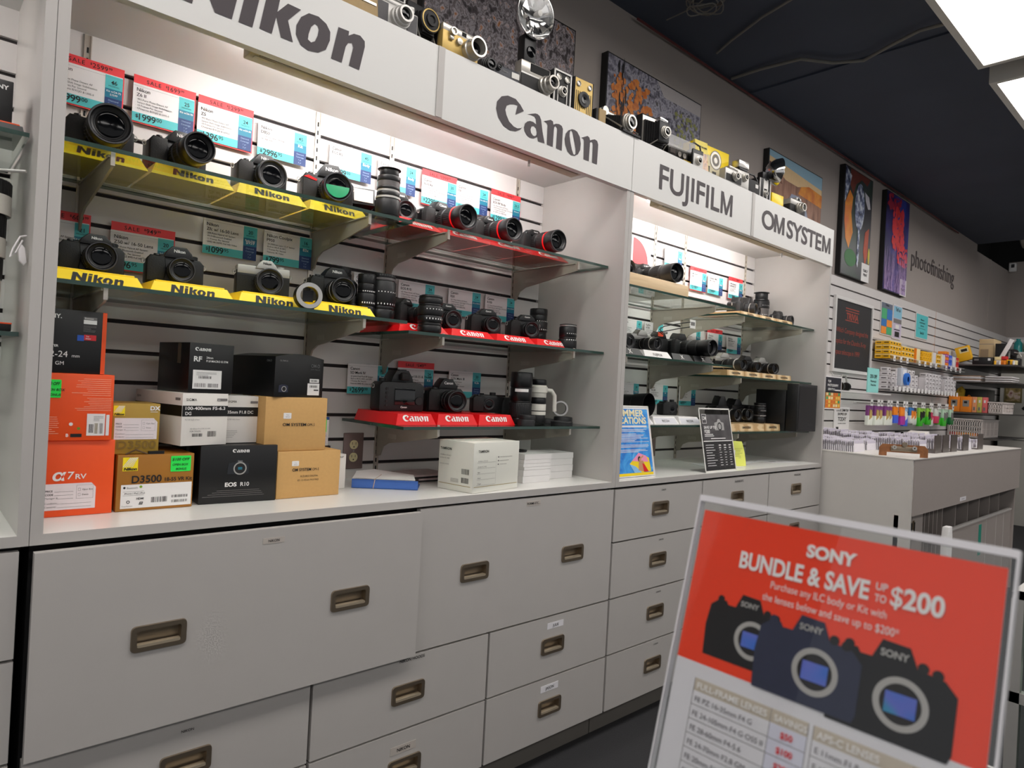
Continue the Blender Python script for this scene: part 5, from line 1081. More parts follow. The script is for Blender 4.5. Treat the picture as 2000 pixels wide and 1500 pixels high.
m = MB(); m.add([(3.68, y - .003, 2.26), (3.96, y - .003, 2.26), (3.99, y - .003, 2.34), (3.94, y - .003, 2.42), (3.84, y - .003, 2.475), (3.74, y - .003, 2.47), (3.68, y - .003, 2.40)], [tuple(range(7))], mat('canyon_lake', (150, 158, 180), .4, noise=.06)).build('printed_lake', q)
POD = ramp_mat('picture_pod_backdrop', [(.2, (24, 28, 30)), (.45, (58, 58, 66)), (.6, (52, 70, 60)), (.75, (96, 92, 110))], 2.6, 'noise', .35, detail=2)
p, q, y = picture('tall picture of a frosted seed pod on black, orange and green', 4.505, 5.01, 2.109, 2.855, POD, caption=('YEARLY', 'PRINT'))
def leaf(name, parent, pts, mt, y): return MB().add([(a, y, b_) for a, b_ in pts], [tuple(range(len(pts)))], mt).build(name, parent)
def ell(cx, cz, rx, rz, n=22, top=1.0): return [(cx + rx * math.sin(2 * PI * k / n) * (1 if math.cos(2 * PI * k / n) > 0 else top), cz - rz * math.cos(2 * PI * k / n)) for k in range(n)]
leaf('printed_orange_leaf', q, [(4.53, 2.60), (4.60, 2.70), (4.66, 2.66), (4.64, 2.55), (4.68, 2.42), (4.62, 2.30), (4.56, 2.36), (4.53, 2.48)], ramp_mat('leaf_orange_red', [(.3, (196, 70, 40)), (.5, (236, 150, 40)), (.7, (220, 90, 70))], 5, detail=2), y - .001)
leaf('printed_green_glow', q, ell(4.66, 2.24, .10, .06), mat('glow_green', (58, 120, 66), .5, noise=.15, scale=8), y - .001)
leaf('printed_red_stem', q, [(4.90, 2.46), (4.97, 2.50), (4.96, 2.30), (4.92, 2.22), (4.88, 2.32)], mat('stem_red', (190, 84, 56), .5, noise=.2), y - .001)
leaf('printed_yellow_leaf', q, ell(4.985, 2.30, .018, .06), mat('leaf_yellow', (206, 190, 60), .5), y - .0015)
leaf('printed_brown_top', q, [(4.60, 2.848), (4.95, 2.848), (4.90, 2.79), (4.80, 2.81), (4.70, 2.76), (4.66, 2.68), (4.60, 2.74)], mat('top_rust', (120, 56, 44), .5, noise=.3, scale=20), y - .001)
FR = ramp_mat('frosted_pod', [(.35, (30, 34, 60)), (.48, (120, 132, 170)), (.6, (222, 228, 238))], 22, 'noise', .4, detail=8)
leaf('printed_pod', q, ell(4.78, 2.615, .085, .165), FR, y - .002)
leaf('printed_small_pod', q, [(4.515, 2.845), (4.62, 2.80), (4.58, 2.70), (4.52, 2.60)], FR, y - .002)
leaf('printed_white_petal', q, [(4.86, 2.74), (4.94, 2.72), (4.975, 2.64), (4.93, 2.63), (4.88, 2.68)], mat('petal_white', (206, 204, 212), .5, noise=.08), y - .002)
leaf('printed_pod_stem', q, [(4.765, 2.47), (4.80, 2.47), (4.80, 2.25), (4.785, 2.19), (4.765, 2.22)], FR, y - .0025)
RED = ramp_mat('picture_red_flower_backdrop', [(.3, (22, 24, 66)), (.5, (52, 40, 110)), (.62, (40, 70, 170)), (.75, (90, 70, 150))], 3.2, 'noise', .35, detail=3)
p, q, y = picture('tall picture of red flowers above pale purple grass', 5.29, 5.80, 2.108, 2.866, RED, caption=('PRINT', 'FRAMED'))
RL = ramp_mat('red_flower', [(.3, (196, 24, 46)), (.5, (240, 60, 60)), (.7, (222, 44, 84))], 20)
blobs('printed_red_flowers', q, y - .001, 5.44, 5.68, 2.46, 2.76, 170, .012, .034, RL, 9, tall=1.4)
blobs('printed_low_red_flowers', q, y - .001, 5.56, 5.78, 2.34, 2.50, 70, .010, .028, RL, 10)
blobs('printed_upper_flowers', q, y - .001, 5.32, 5.60, 2.74, 2.85, 60, .010, .03, mat('deep_red_flower', (168, 22, 60), .5, noise=.2), 12)
rnd = random.Random(4); m = MB()
for k in range(150):
    x = rnd.uniform(5.31, 5.78); h_ = rnd.uniform(.12, .34); dx = rnd.uniform(-.05, .05); m.quad((x, y - .002 - k * .00001, 2.116), (x + .003, y - .002 - k * .00001, 2.116), (min(5.79, max(5.30, x + dx + .0015)), y - .002 - k * .00001, 2.116 + h_), (min(5.788, max(5.298, x + dx)), y - .002 - k * .00001, 2.116 + h_), mat('lilac_grass', (206, 176, 222), .5, noise=.2) if k % 3 else mat('violet_grass', (150, 120, 190), .5))
m.build('printed_grass', q)
tag(MB().text('photofinishing', (6.0, YW - .0045, 2.405), .20, mat('wall_letters', (92, 84, 84), .5), bold=.0, width=1.2, lift=.0).build('wall_lettering'), 'dark cut out word on the taupe wall past the red flower picture', 'lettering')
wl_ = bpy.data.objects['wall_lettering']; md = wl_.modifiers.new('thickness', 'SOLIDIFY'); md.thickness = .004; md.offset = -1

# ---------------------------------------------------------------- ceiling runs
GC = mat('grey_cable', (120, 118, 112), .5)
def at_ceiling(u, v): return None
tag(MB().tube([(3.02, .42, 2.92), (3.0, .25, 2.91), (3.02, .05, 2.905), (3.16, -.05, 2.905), (3.22, -.17, 2.9), (3.15, -.32, 2.9), (3.1, -.45, 2.9), (3.12, -.60, 2.9), (3.12, -.72, 2.9)], .008, GC, 10).build('conduit'), 'grey curving conduit running across the ceiling to the box light', 'cable')
tag(MB().tube([(2.72, .33, 2.915), (2.66, .22, 2.915), (2.57, .02, 2.915), (2.52, -.15, 2.915), (2.47, -.4, 2.915)], .006, GC, 8).build('conduit'), 'thinner straight cable on the ceiling left of the curving conduit', 'cable')
t = empty('cable_coil', 'coil of loose grey wire hanging on the ceiling', 'cable', (2.28, .12, 2.91), 0)
rnd = random.Random(2); m = MB()
for k in range(7):
    a, b_ = rnd.uniform(.05, .085), rnd.uniform(.04, .07); o = Vector((rnd.uniform(-.02, .02), rnd.uniform(-.02, .02), -.01 * k * .6)); th = rnd.uniform(0, 3)
    m.tube([o + Vector((a * math.cos(s_) * math.cos(th) - b_ * math.sin(s_) * math.sin(th), a * math.cos(s_) * math.sin(th) + b_ * math.sin(s_) * math.cos(th), .006 * math.sin(3 * s_))) for s_ in [2 * PI * i / 18 for i in range(18)]], .003, GC, 5, True)
m.build('loops', t); MB().tube([(.0, .06, -.01), (.02, .15, 0), (.03, .22, .005)], .003, GC, 5).build('tail', t)
tag(MB().tube([(7.2, YW - .02, 2.90), (6.4, YW - .03, 2.90), (5.2, YW - .02, 2.905), (4.0, YW - .03, 2.90), (3.0, YW - .015, 2.91), (2.2, YW - .03, 2.905)], .006, mat('rust_wire', (96, 44, 44), .7), 6).build('wire', None), 'reddish wire along the top edge of the taupe wall', 'cable')
t = empty('air_duct', 'round spiral metal duct at the far end above the back wall', 'duct', (8.75, .25, 3.14), 0)
DM = mat('galvanised_duct', (150, 146, 136), .45, .6, noise=.12, scale=20)
m = MB(); prof = []
for k in range(60): prof += [(.115, k * .05), (.118, k * .05 + .006), (.115, k * .05 + .012)]
m.lathe(prof, DM, (0, -.25, 0), 'y', 28).build('pipe', t)
MB().lathe([(.09, -.12), (.135, -.10), (.135, -.02), (.118, .0)], DM, (0, -.13, 0), 'y', 28).build('collar', t)
MB().lathe([(.121, 0), (.126, .01), (.126, .06), (.121, .07)], GAP, (0, -.16, 0), 'y', 28).build('clamp_band', t)
MB().box(-.01, -.30, .11, .01, -.28, .46, GAP).build('hanger_strap', t)
t = empty('motion_sensor', 'white motion sensor box high on the back wall corner', 'sensor', (XE - .0005, .405, 2.845), 0)
MB().box(-.05, -.035, 0, 0, .035, .10, WHT, .01).build('housing', t); MB().box(-.052, -.02, .045, -.049, .012, .085, CBLK, .004).build('lens_window', t)
# ---------------------------------------------------------------- old cameras standing on top of the cases
DK = 2.1248
VB = mat('old_black_leatherette', (26, 25, 26), .6, noise=.2, scale=400, bump=.3); OBR = mat('brass_face', (196, 166, 96), .4, .4, noise=.08); OSI = mat('aged_chrome', (186, 182, 174), .3, .7, noise=.08); TANL = mat('tan_leather', (166, 140, 96), .55, noise=.12)
def top(x, y, z=DK + .0006): return (x - .010 - .026 * x, y - .045, z)
def old(label, x, y, rz=0):
    o = empty('vintage_camera', label, 'camera', top(x, y), rz); o.scale = (1.08, 1.08, 1.08)
    return o
def barrel(parent, x, z, y0, rs, L, mt=OSI, glass=LGLS, name='lens'):
    prof = [(rs, 0), (rs, L * .3), (rs * .86, L * .34), (rs * .86, L * .6), (rs * .74, L * .64), (rs * .74, L), (rs * .56, L), (rs * .5, L * .8), (0, L * .78)]
    l = MB().lathe(prof, mt, (0, 0, 0), 'y', 32).build(name, parent, (x, y0, z))
    MB().lathe([(rs * .5, L * .82), (rs * .3, L * .86), (0, L * .88)], glass, (0, 0, 0), 'y', 24).build('front_glass', l)
    MB().lathe([(rs * .865, L * .36), (rs * .89, L * .38), (rs * .89, L * .56), (rs * .865, L * .58)], mt, (0, 0, 0), 'y', 56, .04).build('focus_ring', l)
    return l
# only its top edge shows at the frame's top: tan case
o = old('tan folding case camera cut by the top of the photo', .64, .085); MB().prism([(-.05, 0), (.05, 0), (.045, .06), (.02, .085), (-.03, .08), (-.048, .06)], -.025, .03, TANL, .006).build('body', o); MB().box(-.04, -.027, .03, .04, -.024, .036, OSI).build('trim', o)
o = old('silver and grey bodied rangefinder behind the middle header', .752, .085)
MB().box(-.062, -.016, 0, .062, .02, .062, SATIN, .004).build('body', o); MB().box(-.058, -.018, .004, -.024, -.0155, .056, mat('grey_leatherette', (84, 82, 84), .6, noise=.15, scale=300)).build('left_panel', o); MB().box(.030, -.018, .004, .058, -.0155, .056, mat('grey_leatherette', (84, 82, 84), .6)).build('right_panel', o)
MB().box(-.040, -.014, .062, .052, .016, .074, SATIN, .003).box(-.006, -.016, .074, .024, .012, .088, SATIN, .003).box(.0, -.0165, .077, .018, -.015, .085, GAP).build('top_housing', o)
barrel(o, .008, .034, -.016, .026, .034, SATIN)
for x in (-.047, .05): MB().lathe([(0, 0), (.010, 0), (.010, .008), (0, .009)], SATIN, (x, .002, .0625 if x < 0 else .0735), 'z', 24).build('winding_knob', o)
o = old('black bellows folder camera with round shutter plate', .862, .125, 4)
MB().box(-.038, .0, 0, .038, .03, .125, VB, .004).build('body', o)
m = MB()
for k in range(5): m.box(-.03 + .003 * k, -.008 * (k + 1), .03 + .002 * k, .03 - .003 * k, -.008 * k - .001, .098 - .002 * k, VB)
m.build('bellows', o); MB().box(-.03, -.05, .0, .03, .0, .006, VB).build('drop_bed', o)
MB().lathe([(.030, 0), (.030, .006), (.024, .008), (.016, .009), (.016, .014), (.010, .014), (.008, .010), (0, .010)], VB, (0, -.04, .07), 'y', 30).build('shutter_plate', o); MB().lathe([(.0245, .0075), (.027, .0072), (.0275, .0085), (.0245, .009)], OBR, (0, -.04, .07), 'y', 30).build('brass_ring', o)
for x in (-.024, .024): MB().tube([(x, -.002, .1), (x * 1.0, -.045, .006)], .002, OSI, 6).build('strut', o)
o = old('brass and tan brick shaped rangefinder with black tunnel lens', .966, .085)
MB().box(-.058, -.018, 0, .058, .022, .072, OBR, .002).build('body', o); MB().box(-.0585, -.0186, .060, .0585, .0226, .078, OSI, .002).box(-.059, .004, .0, -.055, .022, .074, VB).build('top_plate', o)
MB().lathe([(.027, 0), (.027, .014), (.024, .016), (.024, .036), (.026, .04), (.021, .04), (.018, .02), (0, .018)], OSI, (.030, -.018, .034), 'y', 32).build('lens', o); MB().lathe([(0, .02), (.0175, .022)], LGLS, (.030, -.018, .034), 'y', 24).build('front_glass', o)
MB().lathe([(.010, 0), (.010, .012), (.007, .012), (.005, .008), (0, .008)], OSI, (-.030, -.018, .061), 'y', 24).build('rangefinder_wheel', o); MB().lathe([(0, 0), (.0085, 0), (.0085, .008), (0, .009)], OSI, (-.008, -.018, .044), 'y', 24).build('shutter_dial', o); MB().box(.002, -.0192, .064, .016, -.018, .074, GAP).build('window', o); MB().box(-.04, -.026, .040, -.026, -.018, .050, OSI, .003).build('lever', o)
o = old('slim dark compact camera between the brass one and the flash camera', 1.128, .088, -6)
MB().box(-.062, -.012, 0, .068, .018, .046, mat('compact_grey', (58, 60, 66), .45, .1), .008).build('body', o); MB().box(.038, -.0135, .020, .064, -.0118, .036, mat('flash_lamp_plastic', (206, 204, 198), .15)).build('flash_window', o); MB().text('Canon', (.006, -.0128, .028), .007, GREY).build('lettering', o); barrel(o, -.040, .028, -.012, .020, .018, CBLK); barrel(o, -.008, .034, -.012, .009, .010, CBLK, name='viewfinder')
o = old('silver box topped camera with a huge bowl flash standing on it', 1.285, .088, -4)
MB().box(-.066, -.018, 0, .046, .022, .058, SATIN, .003).build('body', o); MB().box(-.066, -.02, .004, .012, -.0175, .05, VB).build('front_panel', o)
MB().box(-.064, -.014, .058, .046, .018, .092, OSI, .003).box(-.03, -.016, .066, .04, -.0135, .088, GAP).build('top_housing', o); barrel(o, .020, .036, -.018, .026, .045, OSI)
MB().box(-.050, -.006, .092, -.004, .030, .175, CBLK, .008).build('flash_handle', o); MB().lathe([(.016, 0), (.014, .004), (0, .006)], LGLS, (-.026, -.006, .125), 'y', 24).build('red_eye_lens', o); MB().box(-.034, -.004, .172, -.016, .020, .196, CHROME, .002).build('lamp_neck', o)
f = MB().lathe([(.008, 0.034), (.03, .030), (.050, .020), (.060, .004), (.064, -.006), (.066, -.006), (.062, .004), (.052, .022), (.031, .033), (.008, .038)], CHROME, (0, 0, 0), 'y', 48).build('flash_bowl', o, (-.026, -.016, .226)); f.rotation_euler.x = R(8); f.scale = (1, -1, 1)
m = MB(); m.lathe([(0, -.010), (.062, -.006)], glass_mat('facet_glass', (.93, .93, .93), 1.6, .1), (0, 0, 0), 'y', 40); m.build('bowl_cover', f)
MB().lathe([(0, 0), (.008, .002), (.010, .012), (.006, .026), (0, .03)], mat('bulb_glass', (220, 218, 212), .1), (0, .026, 0), 'y', 20).build('flash_bulb', f)
for k in range(9): 
    a = 2 * PI * k / 9; MB().add([(.02 * math.cos(a), -.004, .02 * math.sin(a)), (.052 * math.cos(a - .25), .008, .052 * math.sin(a - .25)), (.052 * math.cos(a + .25), .008, .052 * math.sin(a + .25))], [(0, 1, 2)], CHROME).build('reflector_facet', f)
o = old('upright silver framed box camera with two small round windows', 1.386, .078, -2)
MB().box(-.036, -.012, 0, .036, .04, .104, VB, .003).build('body', o); m = MB()
for a in ((-.036, 0, -.031, .104), (.031, 0, .036, .104), (-.036, .099, .036, .104), (-.02, .0, -.017, .07), (.017, 0, .02, .07)): m.box(a[0], -.015, a[1], a[2], -.0118, a[3], SATIN)
m.build('front_trim', o)
for x in (-.017, .017): MB().lathe([(.010, 0), (.010, .004), (.007, .005), (.006, .003), (0, .003)], OSI, (x, -.012, .084), 'y', 20).build('finder_window', o)
barrel(o, 0, .045, -.012, .016, .012, OSI)
o = old('black box camera with yellow striped brass front', 1.5, .075, -3)
MB().box(-.043, 0, 0, .043, .095, .118, VB, .003).build('body', o); m = MB().box(-.040, -.002, .002, .040, 0, .116, OBR)
for k in range(9): m.box(-.033 + k * .0078, -.0028, .004 + (.03 if k in (3, 4, 5) else 0), -.0305 + k * .0078, -.002, .028 if k in (3, 4, 5) else .078, mat('brass_dark_line', (96, 78, 36), .5))
m.box(-.0405, -.003, .0, -.038, .0, .117, VB).box(.038, -.003, .0, .0405, 0, .117, VB); m.build('front_plate', o)
MB().lathe([(.024, 0), (.024, .004), (.020, .005), (.014, .003), (.010, .001), (0, .001)], CBLK, (0, -.0028, .056), 'y', 32).build('lens', o); MB().lathe([(0, .0015), (.010, .002)], LGLS, (0, -.0028, .056), 'y', 20).build('front_glass', o)
for x in (-.024, .024): MB().lathe([(.0085, 0), (.0085, .003), (.006, .004), (.005, .002), (0, .002)], OSI, (x, -.002, .099), 'y', 20).build('finder_window', o)
MB().box(.006, .03, .118, .014, .05, .125, SATIN).build('winder', o); MB().box(-.0445, .03, .078, -.043, .062, .105, mat('side_badge', (170, 160, 130), .4)).build('side_badge', o)
tag(MB().box(-.022, -.012, 0, .012, .016, .060, TANL, .002).box(-.034, -.008, 0, -.022, .02, .058, VB, .002).build('film_box', None, top(1.605, .082)), 'small tan and black box between the brass box camera and the folding camera', 'box')
o = old('black folding camera with ribbed bellows and round lens reaching forward', 1.715, .115, 0)
MB().prism([(-.085, 0), (.075, 0), (.075, .066), (.06, .082), (-.06, .082), (-.085, .066)], 0, .03, VB, .004).build('body', o); MB().box(-.07, -.002, .072, .065, .026, .085, OSI, .003).build('top_plate', o); MB().lathe([(0, 0), (.014, 0), (.014, .012), (0, .013)], OSI, (-.055, .0, .076), 'y', 24).build('winding_knob', o)
m = MB()
for k in range(8): m.box(-.048 + .002 * k, -.007 * (k + 1), .006, .048 - .002 * k, -.007 * k - .001, .066 - .0015 * k, VB)
m.build('bellows', o); MB().box(-.04, -.075, 0, .05, 0, .006, VB).build('drop_bed', o)
l = barrel(o, .0, .038, -.058, .030, .022, OSI); 
for s in (-1, 1): MB().tube([(s * .05, -.002, .06), (s * .042, -.07, .012)], .0025, OSI, 6).build('strut', o)
o = old('upright black folding camera with its square front standing open', 1.93, .075, -6)
MB().box(-.05, .03, 0, .05, .06, .135, VB, .004).build('body', o); MB().prism([(-.048, .004), (.048, .004), (.048, .128), (-.048, .128)], .0285, .03, OSI).build('frame_trim', o)
m = MB()
for k in range(6): m.box(-.042 + .003 * k, .03 - .008 * (k + 1), .02 + .004 * k, .042 - .003 * k, .03 - .008 * k - .001, .112 - .004 * k, VB)
m.build('bellows', o); MB().box(-.026, -.030, .03, .026, -.018, .10, CBLK, .003).build('front_standard', o); barrel(o, 0, .062, -.03, .021, .016, OSI); MB().box(-.02, -.026, .10, .02, .0, .114, CHROME, .002).build('finder', o)
for s in (-1, 1): MB().tube([(s * .045, .028, .01), (s * .024, -.026, .034)], .002, OSI, 6).build('strut', o)
# clear case with an instrument in it
t = empty('display_case', 'smoky clear plastic case holding a black camera and yellow packet', 'case', top(2.085, .085), -4)
SM = glass_mat('smoked_acrylic', (.62, .60, .58), 1.0)
MB().box(-.085, -.015, 0, .085, .045, .095, SM).build('cover', t); MB().box(-.07, -.008, .0, .05, .03, .06, CBLK, .004).build('inner_camera', t); MB().box(-.06, -.0095, .03, -.03, -.008, .05, GREY).build('inner_dial', t)
for x in (-.005, .025): MB().lathe([(.010, 0), (.010, .004), (.006, .004), (0, .002)], SATIN, (x, -.008, .034), 'y', 18).build('inner_lens', t)
MB().box(.02, -.012, .0, .075, -.009, .02, NYEL).build('yellow_packet', t)
o = old('small black and silver camera in front of the upright booklet', 2.185, .07, -8)
MB().box(-.03, -.012, 0, .03, .02, .07, CBLK, .004).build('body', o); MB().box(-.026, -.014, .004, .026, -.0118, .052, SATIN).build('front_plate', o); barrel(o, 0, .028, -.014, .016, .010, OSI); MB().tube([(-.03, 0, .06), (-.035, 0, .085), (-.01, 0, .096), (.02, 0, .09), (.03, 0, .062)], .003, CBLK, 6).build('carry_strap', o)
b = tag(MB().box(-.04, 0, 0, .04, .012, .135, mat('booklet_yellow', (240, 220, 110), .5, noise=.05), .001).build('booklet', None, top(2.245, .072), -6), 'upright pale yellow booklet with a photo of people', 'booklet'); b.rotation_euler.x = R(-6)
m = MB(); m.quad((-.036, -.0008, .004), (.036, -.0008, .004), (.036, -.0008, .085), (-.036, -.0008, .085), ramp_mat('booklet_photo', [(.3, (150, 96, 70)), (.5, (226, 190, 160)), (.7, (120, 110, 130))], 30)); m.build('cover_photo', b); m = MB().text('CAMPORAMA', (0, -.001, .105), .011, BLK, bold=.02, align='c'); m.build('title', b)
b = tag(MB().box(-.075, 0, 0, .165, .06, .150, NYEL, .002).build('flash_kit_box', None, top(2.33, .115), -4), 'large bright yellow box with a pictured flash bowl and camera', 'box')
m = MB(); m.quad((-.03, -.0008, .03), (.10, -.0008, .02), (.10, -.0008, .10), (.0, -.0008, .115), mat('box_cream', (214, 204, 170), .5)); m.build('cream_panel', b)
m = MB()
for r0, r1, mt_ in ((.0, .012, OSI), (.014, .024, mat('print_mid_grey', (120, 116, 112), .5)), (.026, .036, OSI), (.036, .040, mat('print_mid_grey', (120, 116, 112), .5))): m.lathe([(r0, 0), (r1, 0)], mt_, (.07, -.0014, .10), 'y', 32)
m.build('pictured_bowl', b); MB().box(.0, -.002, .02, .03, -.0012, .066, CBLK).box(.05, -.002, .015, .076, -.0012, .05, CBLK).build('pictured_camera', b)
o = old('small silver camera with round viewfinder at the foot of the yellow box', 2.44, .055, -4)
MB().box(-.055, -.012, 0, .055, .018, .052, SATIN, .004).build('body', o); MB().box(-.05, -.0135, .004, .05, -.0118, .03, VB).build('leather_panel', o); barrel(o, .004, .026, -.0135, .018, .016, OSI); MB().box(-.03, -.012, .052, .03, .012, .064, OSI, .003).build('top_housing', o)
o = old('silver camera with bright tube flash on top, right of the yellow box', 2.545, .07, -6)
MB().box(-.042, -.012, 0, .042, .03, .075, SATIN, .004).build('body', o); barrel(o, .008, .048, -.012, .016, .014, OSI); MB().box(-.025, -.012, .075, .03, .024, .085, CBLK, .002).build('shoe_block', o); MB().box(-.032, -.014, .085, .036, .022, .115, SILV, .004).build('flash_tube', o)
o = old('black leather cased camera with a looped strap', 2.645, .075, -4); MB().prism([(-.05, 0), (.05, 0), (.05, .045), (.03, .062), (-.03, .062), (-.05, .045)], -.015, .03, VB, .006).build('case_body', o); MB().tube([(-.045, 0, .05), (-.02, 0, .085), (.02, 0, .088), (.045, 0, .07), (.05, 0, .045)], .004, CBLK, 6).build('strap', o); MB().box(.01, -.017, .03, .03, -.014, .045, SATIN).build('buckle', o)
o = old('black and chrome box camera with large tilted flash dish', 2.765, .08, -6)
MB().box(-.04, -.012, 0, .04, .04, .095, CBLK, .004).build('body', o); m = MB()
for x in (-.038, -.012, .014, .036): m.box(x - .003, -.0145, .004, x + .003, -.0118, .09, SATIN)
m.build('chrome_strips', o); MB().box(-.012, -.015, .05, .018, -.0118, .085, SATIN).build('face_plate', o); barrel(o, 0, .03, -.0135, .013, .010, OSI); MB().box(.0, .0, .095, .05, .03, .13, CBLK, .006).build('flash_handle', o)
f = MB().lathe([(.008, .05), (.03, .04), (.048, .018), (.056, -.004), (.058, -.004), (.05, .019), (.031, .043), (.008, .054)], CHROME, (0, 0, 0), 'y', 44).build('flash_dish', o, (.085, -.012, .142)); f.rotation_euler = (R(4), 0, R(58)); f.scale = (1, -1, 1)
MB().lathe([(0, 0), (.009, .002), (.010, .014), (0, .022)], mat('bulb_glass', (220, 218, 212), .1), (0, .03, 0), 'y', 18).build('flash_bulb', f)
b = tag(MB().box(0, 0, 0, .10, .03, .062, NYEL, .001).build('film_carton', None, top(2.85, .075), -4), 'plain yellow carton below the tilted flash dish', 'box')
o = old('chrome topped camera at the right end of the row of old cameras', 3.085, .07, -4)
MB().box(-.065, -.012, 0, .065, .022, .06, VB, .004).build('body', o); MB().box(-.066, -.014, .040, .066, .024, .064, SATIN, .003).build('top_plate', o); MB().box(-.022, -.016, .062, .02, .02, .076, SATIN, .003).box(-.012, -.0165, .064, .006, -.015, .073, GAP).build('prism', o); barrel(o, .0, .03, -.014, .024, .03, OSI)
# ---------------------------------------------------------------- photofinishing corner
GF = [2.018 - .0762 * k for k in range(0, 15)]
mb = MB(); slat_panel(mb, 3.40, 6.62, 2.085, .93, .419, GF); slat_panel(mb, 6.626, XE - .01, 2.085, .93, .419, GF)
mb.box(6.62, .4185, 1.7, 6.626, .44, 2.085, mat('bare_wood_edge', (176, 112, 64), .6)).build('trim_2'); tag(bpy.data.objects['trim_2'], kind='structure')
mb = MB(); slat_panel(mb, .0, .55, 2.085, 1.88, .0, [2.018, 1.94]); o = mb.build('trim_3', None, (XE - .03, .419, 0), -90); tag(o, kind='structure')
SY = .418
# chalkboard
b = empty('chalkboard', 'black chalkboard with orange handwriting in a white frame', 'board', (4.44, SY, 1.44), 0)
MB().box(.02, -.010, .02, .655, -.001, .495, mat('chalkboard_black', (34, 33, 35), .7, noise=.2, scale=6)).build('board', b)
FW = mat('white_aluminium_frame', (226, 224, 222), .35, .1)
m = MB()
for a in ((0, 0, .675, .022), (0, .493, .675, .515), (0, .022, .022, .493), (.653, .022, .675, .493)): m.box(a[0], -.018, a[1], a[2], 0, a[3], FW)
m.build('frame', b)
CH = mat('orange_chalk', (158, 72, 58), .8, noise=.1)
m = MB()
for k, t_ in enumerate(('Which Company designed the', 'optics for the Chandra X-ray', 'space telescope in 1999?')): m.text(t_, (.045, -.0105, .272 - k * .075), .050, CH, shear=.12, width=(.56, .53, .42)[k])
m.text('TRIVIA', (.20, -.0105, .372), .062, CH, bold=.03, width=.21)
for a in ((.185, .36, .42, .366), (.185, .425, .42, .431), (.185, .443, .42, .449)): quad(m, *a, CH, -.0108)
m.build('handwriting', b)
def wall_card(name, label, cat, x0, x1, z0, z1, base, edge=None, prints=(), y=SY):
    o = tag(MB().box(x0, y - .006, z0, x1, y - .0006, z1, edge or base).build(name), label, cat)
    MB().box(x0 + .008, y - .0068, z0 + .008, x1 - .008, y - .006, z1 - .008, base).build('print', o)
    m = MB()
    for p_ in prints:
        if p_[0] == 'q': quad(m, x0 + p_[1], z0 + p_[2], x0 + p_[3], z0 + p_[4], p_[5], y - .0072)
        else: m.text(p_[1], (x0 + p_[2], y - .0074, z0 + p_[3]), p_[4], p_[5], bold=.015, align='c')
    if prints: m.build('printing', o)
    return o
CB = mat('colour_block_blue', (52, 120, 190), .5); CG = mat('colour_block_green', (74, 176, 120), .5); CO = mat('colour_block_orange', (240, 150, 56), .5)
wall_card('leaflet_holder', 'colourful six square leaflet in a clear wall holder', 'leaflet', 5.29, 5.535, 1.765, 2.02, mat('slate_print', (104, 112, 128), .5), FW, [('q', .015, .125, .12, .205, CG), ('q', .125, .125, .235, .205, CB), ('q', .015, .07, .12, .122, CB), ('q', .125, .07, .235, .122, CO), ('q', .015, .012, .12, .066, CO), ('q', .125, .012, .235, .066, CG), ('t', 'Classes', .12, .225, .026, BLK)])
wall_card('leaflet_holder', 'pale blue and lilac leaflet right of the six square one', 'leaflet', 5.545, 5.745, 1.755, 2.025, mat('lilac_print', (202, 192, 214), .5), FW, [('q', .012, .165, .19, .258, mat('sky_print', (140, 196, 220), .5)), ('t', 'Tell us', .1, .22, .04, BLK), ('q', .012, .125, .19, .160, GREY), ('q', .05, .018, .15, .06, BLK), ('q', .03, .07, .16, .078, BLK), ('q', .06, .085, .14, .115, WHT)])
wall_card('notice_card', 'teal notice card in a clear holder on the slatwall', 'notice', 6.085, 6.395, 1.808, 2.02, TEAL, FW, [('t', 'Memories', .155, .155, .022, BLK), ('t', 'are worth keeping', .155, .13, .02, BLK), ('t', 'ask us how', .155, .105, .02, BLK), ('q', .06, .085, .25, .088, BLK), ('t', 'See Us!', .155, .04, .032, BLK)])
wall_card('notice_card', 'white notice about film dropped off today', 'notice', 4.535, 4.79, .998, 1.20, PAPER, PAPER, [('t', 'COLOR 35MM FILM', .127, .172, .024, BLK), ('t', 'DROPPED OFF', .127, .145, .024, BLK), ('t', 'TODAY', .127, .105, .040, BLK), ('t', 'WILL BE READY ON MONDAY', .127, .085, .010, BLK), ('q', .03, .03, .075, .065, BLK), ('t', 'SINCE 1945', .16, .035, .020, GREY)])
c = wall_card('calendar', 'spiral calendar with black and orange cover hanging at the end panel', 'calendar', 4.08, 4.33, 1.185, 1.395, mat('calendar_black', (38, 38, 48), .5), PAPER, [('q', .012, .008, .24, .105, CO), ('t', 'FILM', .06, .17, .022, WHT), ('t', 'PHOTOGRAPHY', .115, .145, .022, WHT), ('t', 'ESSENTIALS', .095, .12, .02, WHT)], y=.30)
m = MB(); rnd = random.Random(3)
for i in range(6):
    for j in range(4): quad(m, 4.10 + i * .036, 1.20 + j * .024, 4.128 + i * .036, 1.217 + j * .024, (mat('tile_yellow', (250, 206, 90), .5), mat('tile_orange', (236, 120, 50), .5), CG, mat('tile_cream', (250, 232, 180), .5))[rnd.randrange(4)], .292)
m.build('tile_pattern', c); m = MB()
for k in range(11): m.tube([(4.09 + k * .022, .299 + .006 * math.cos(a), 1.395 + .007 * math.sin(a)) for a in [2 * PI * i / 8 for i in range(8)]], .0016, FW, 5, True)
m.build('spiral', c)
MB().tube([(4.205, .299, 1.40), (4.205, .31, 1.42), (4.205, .325, 1.425)], .003, SATIN, 6).build('hook', c)
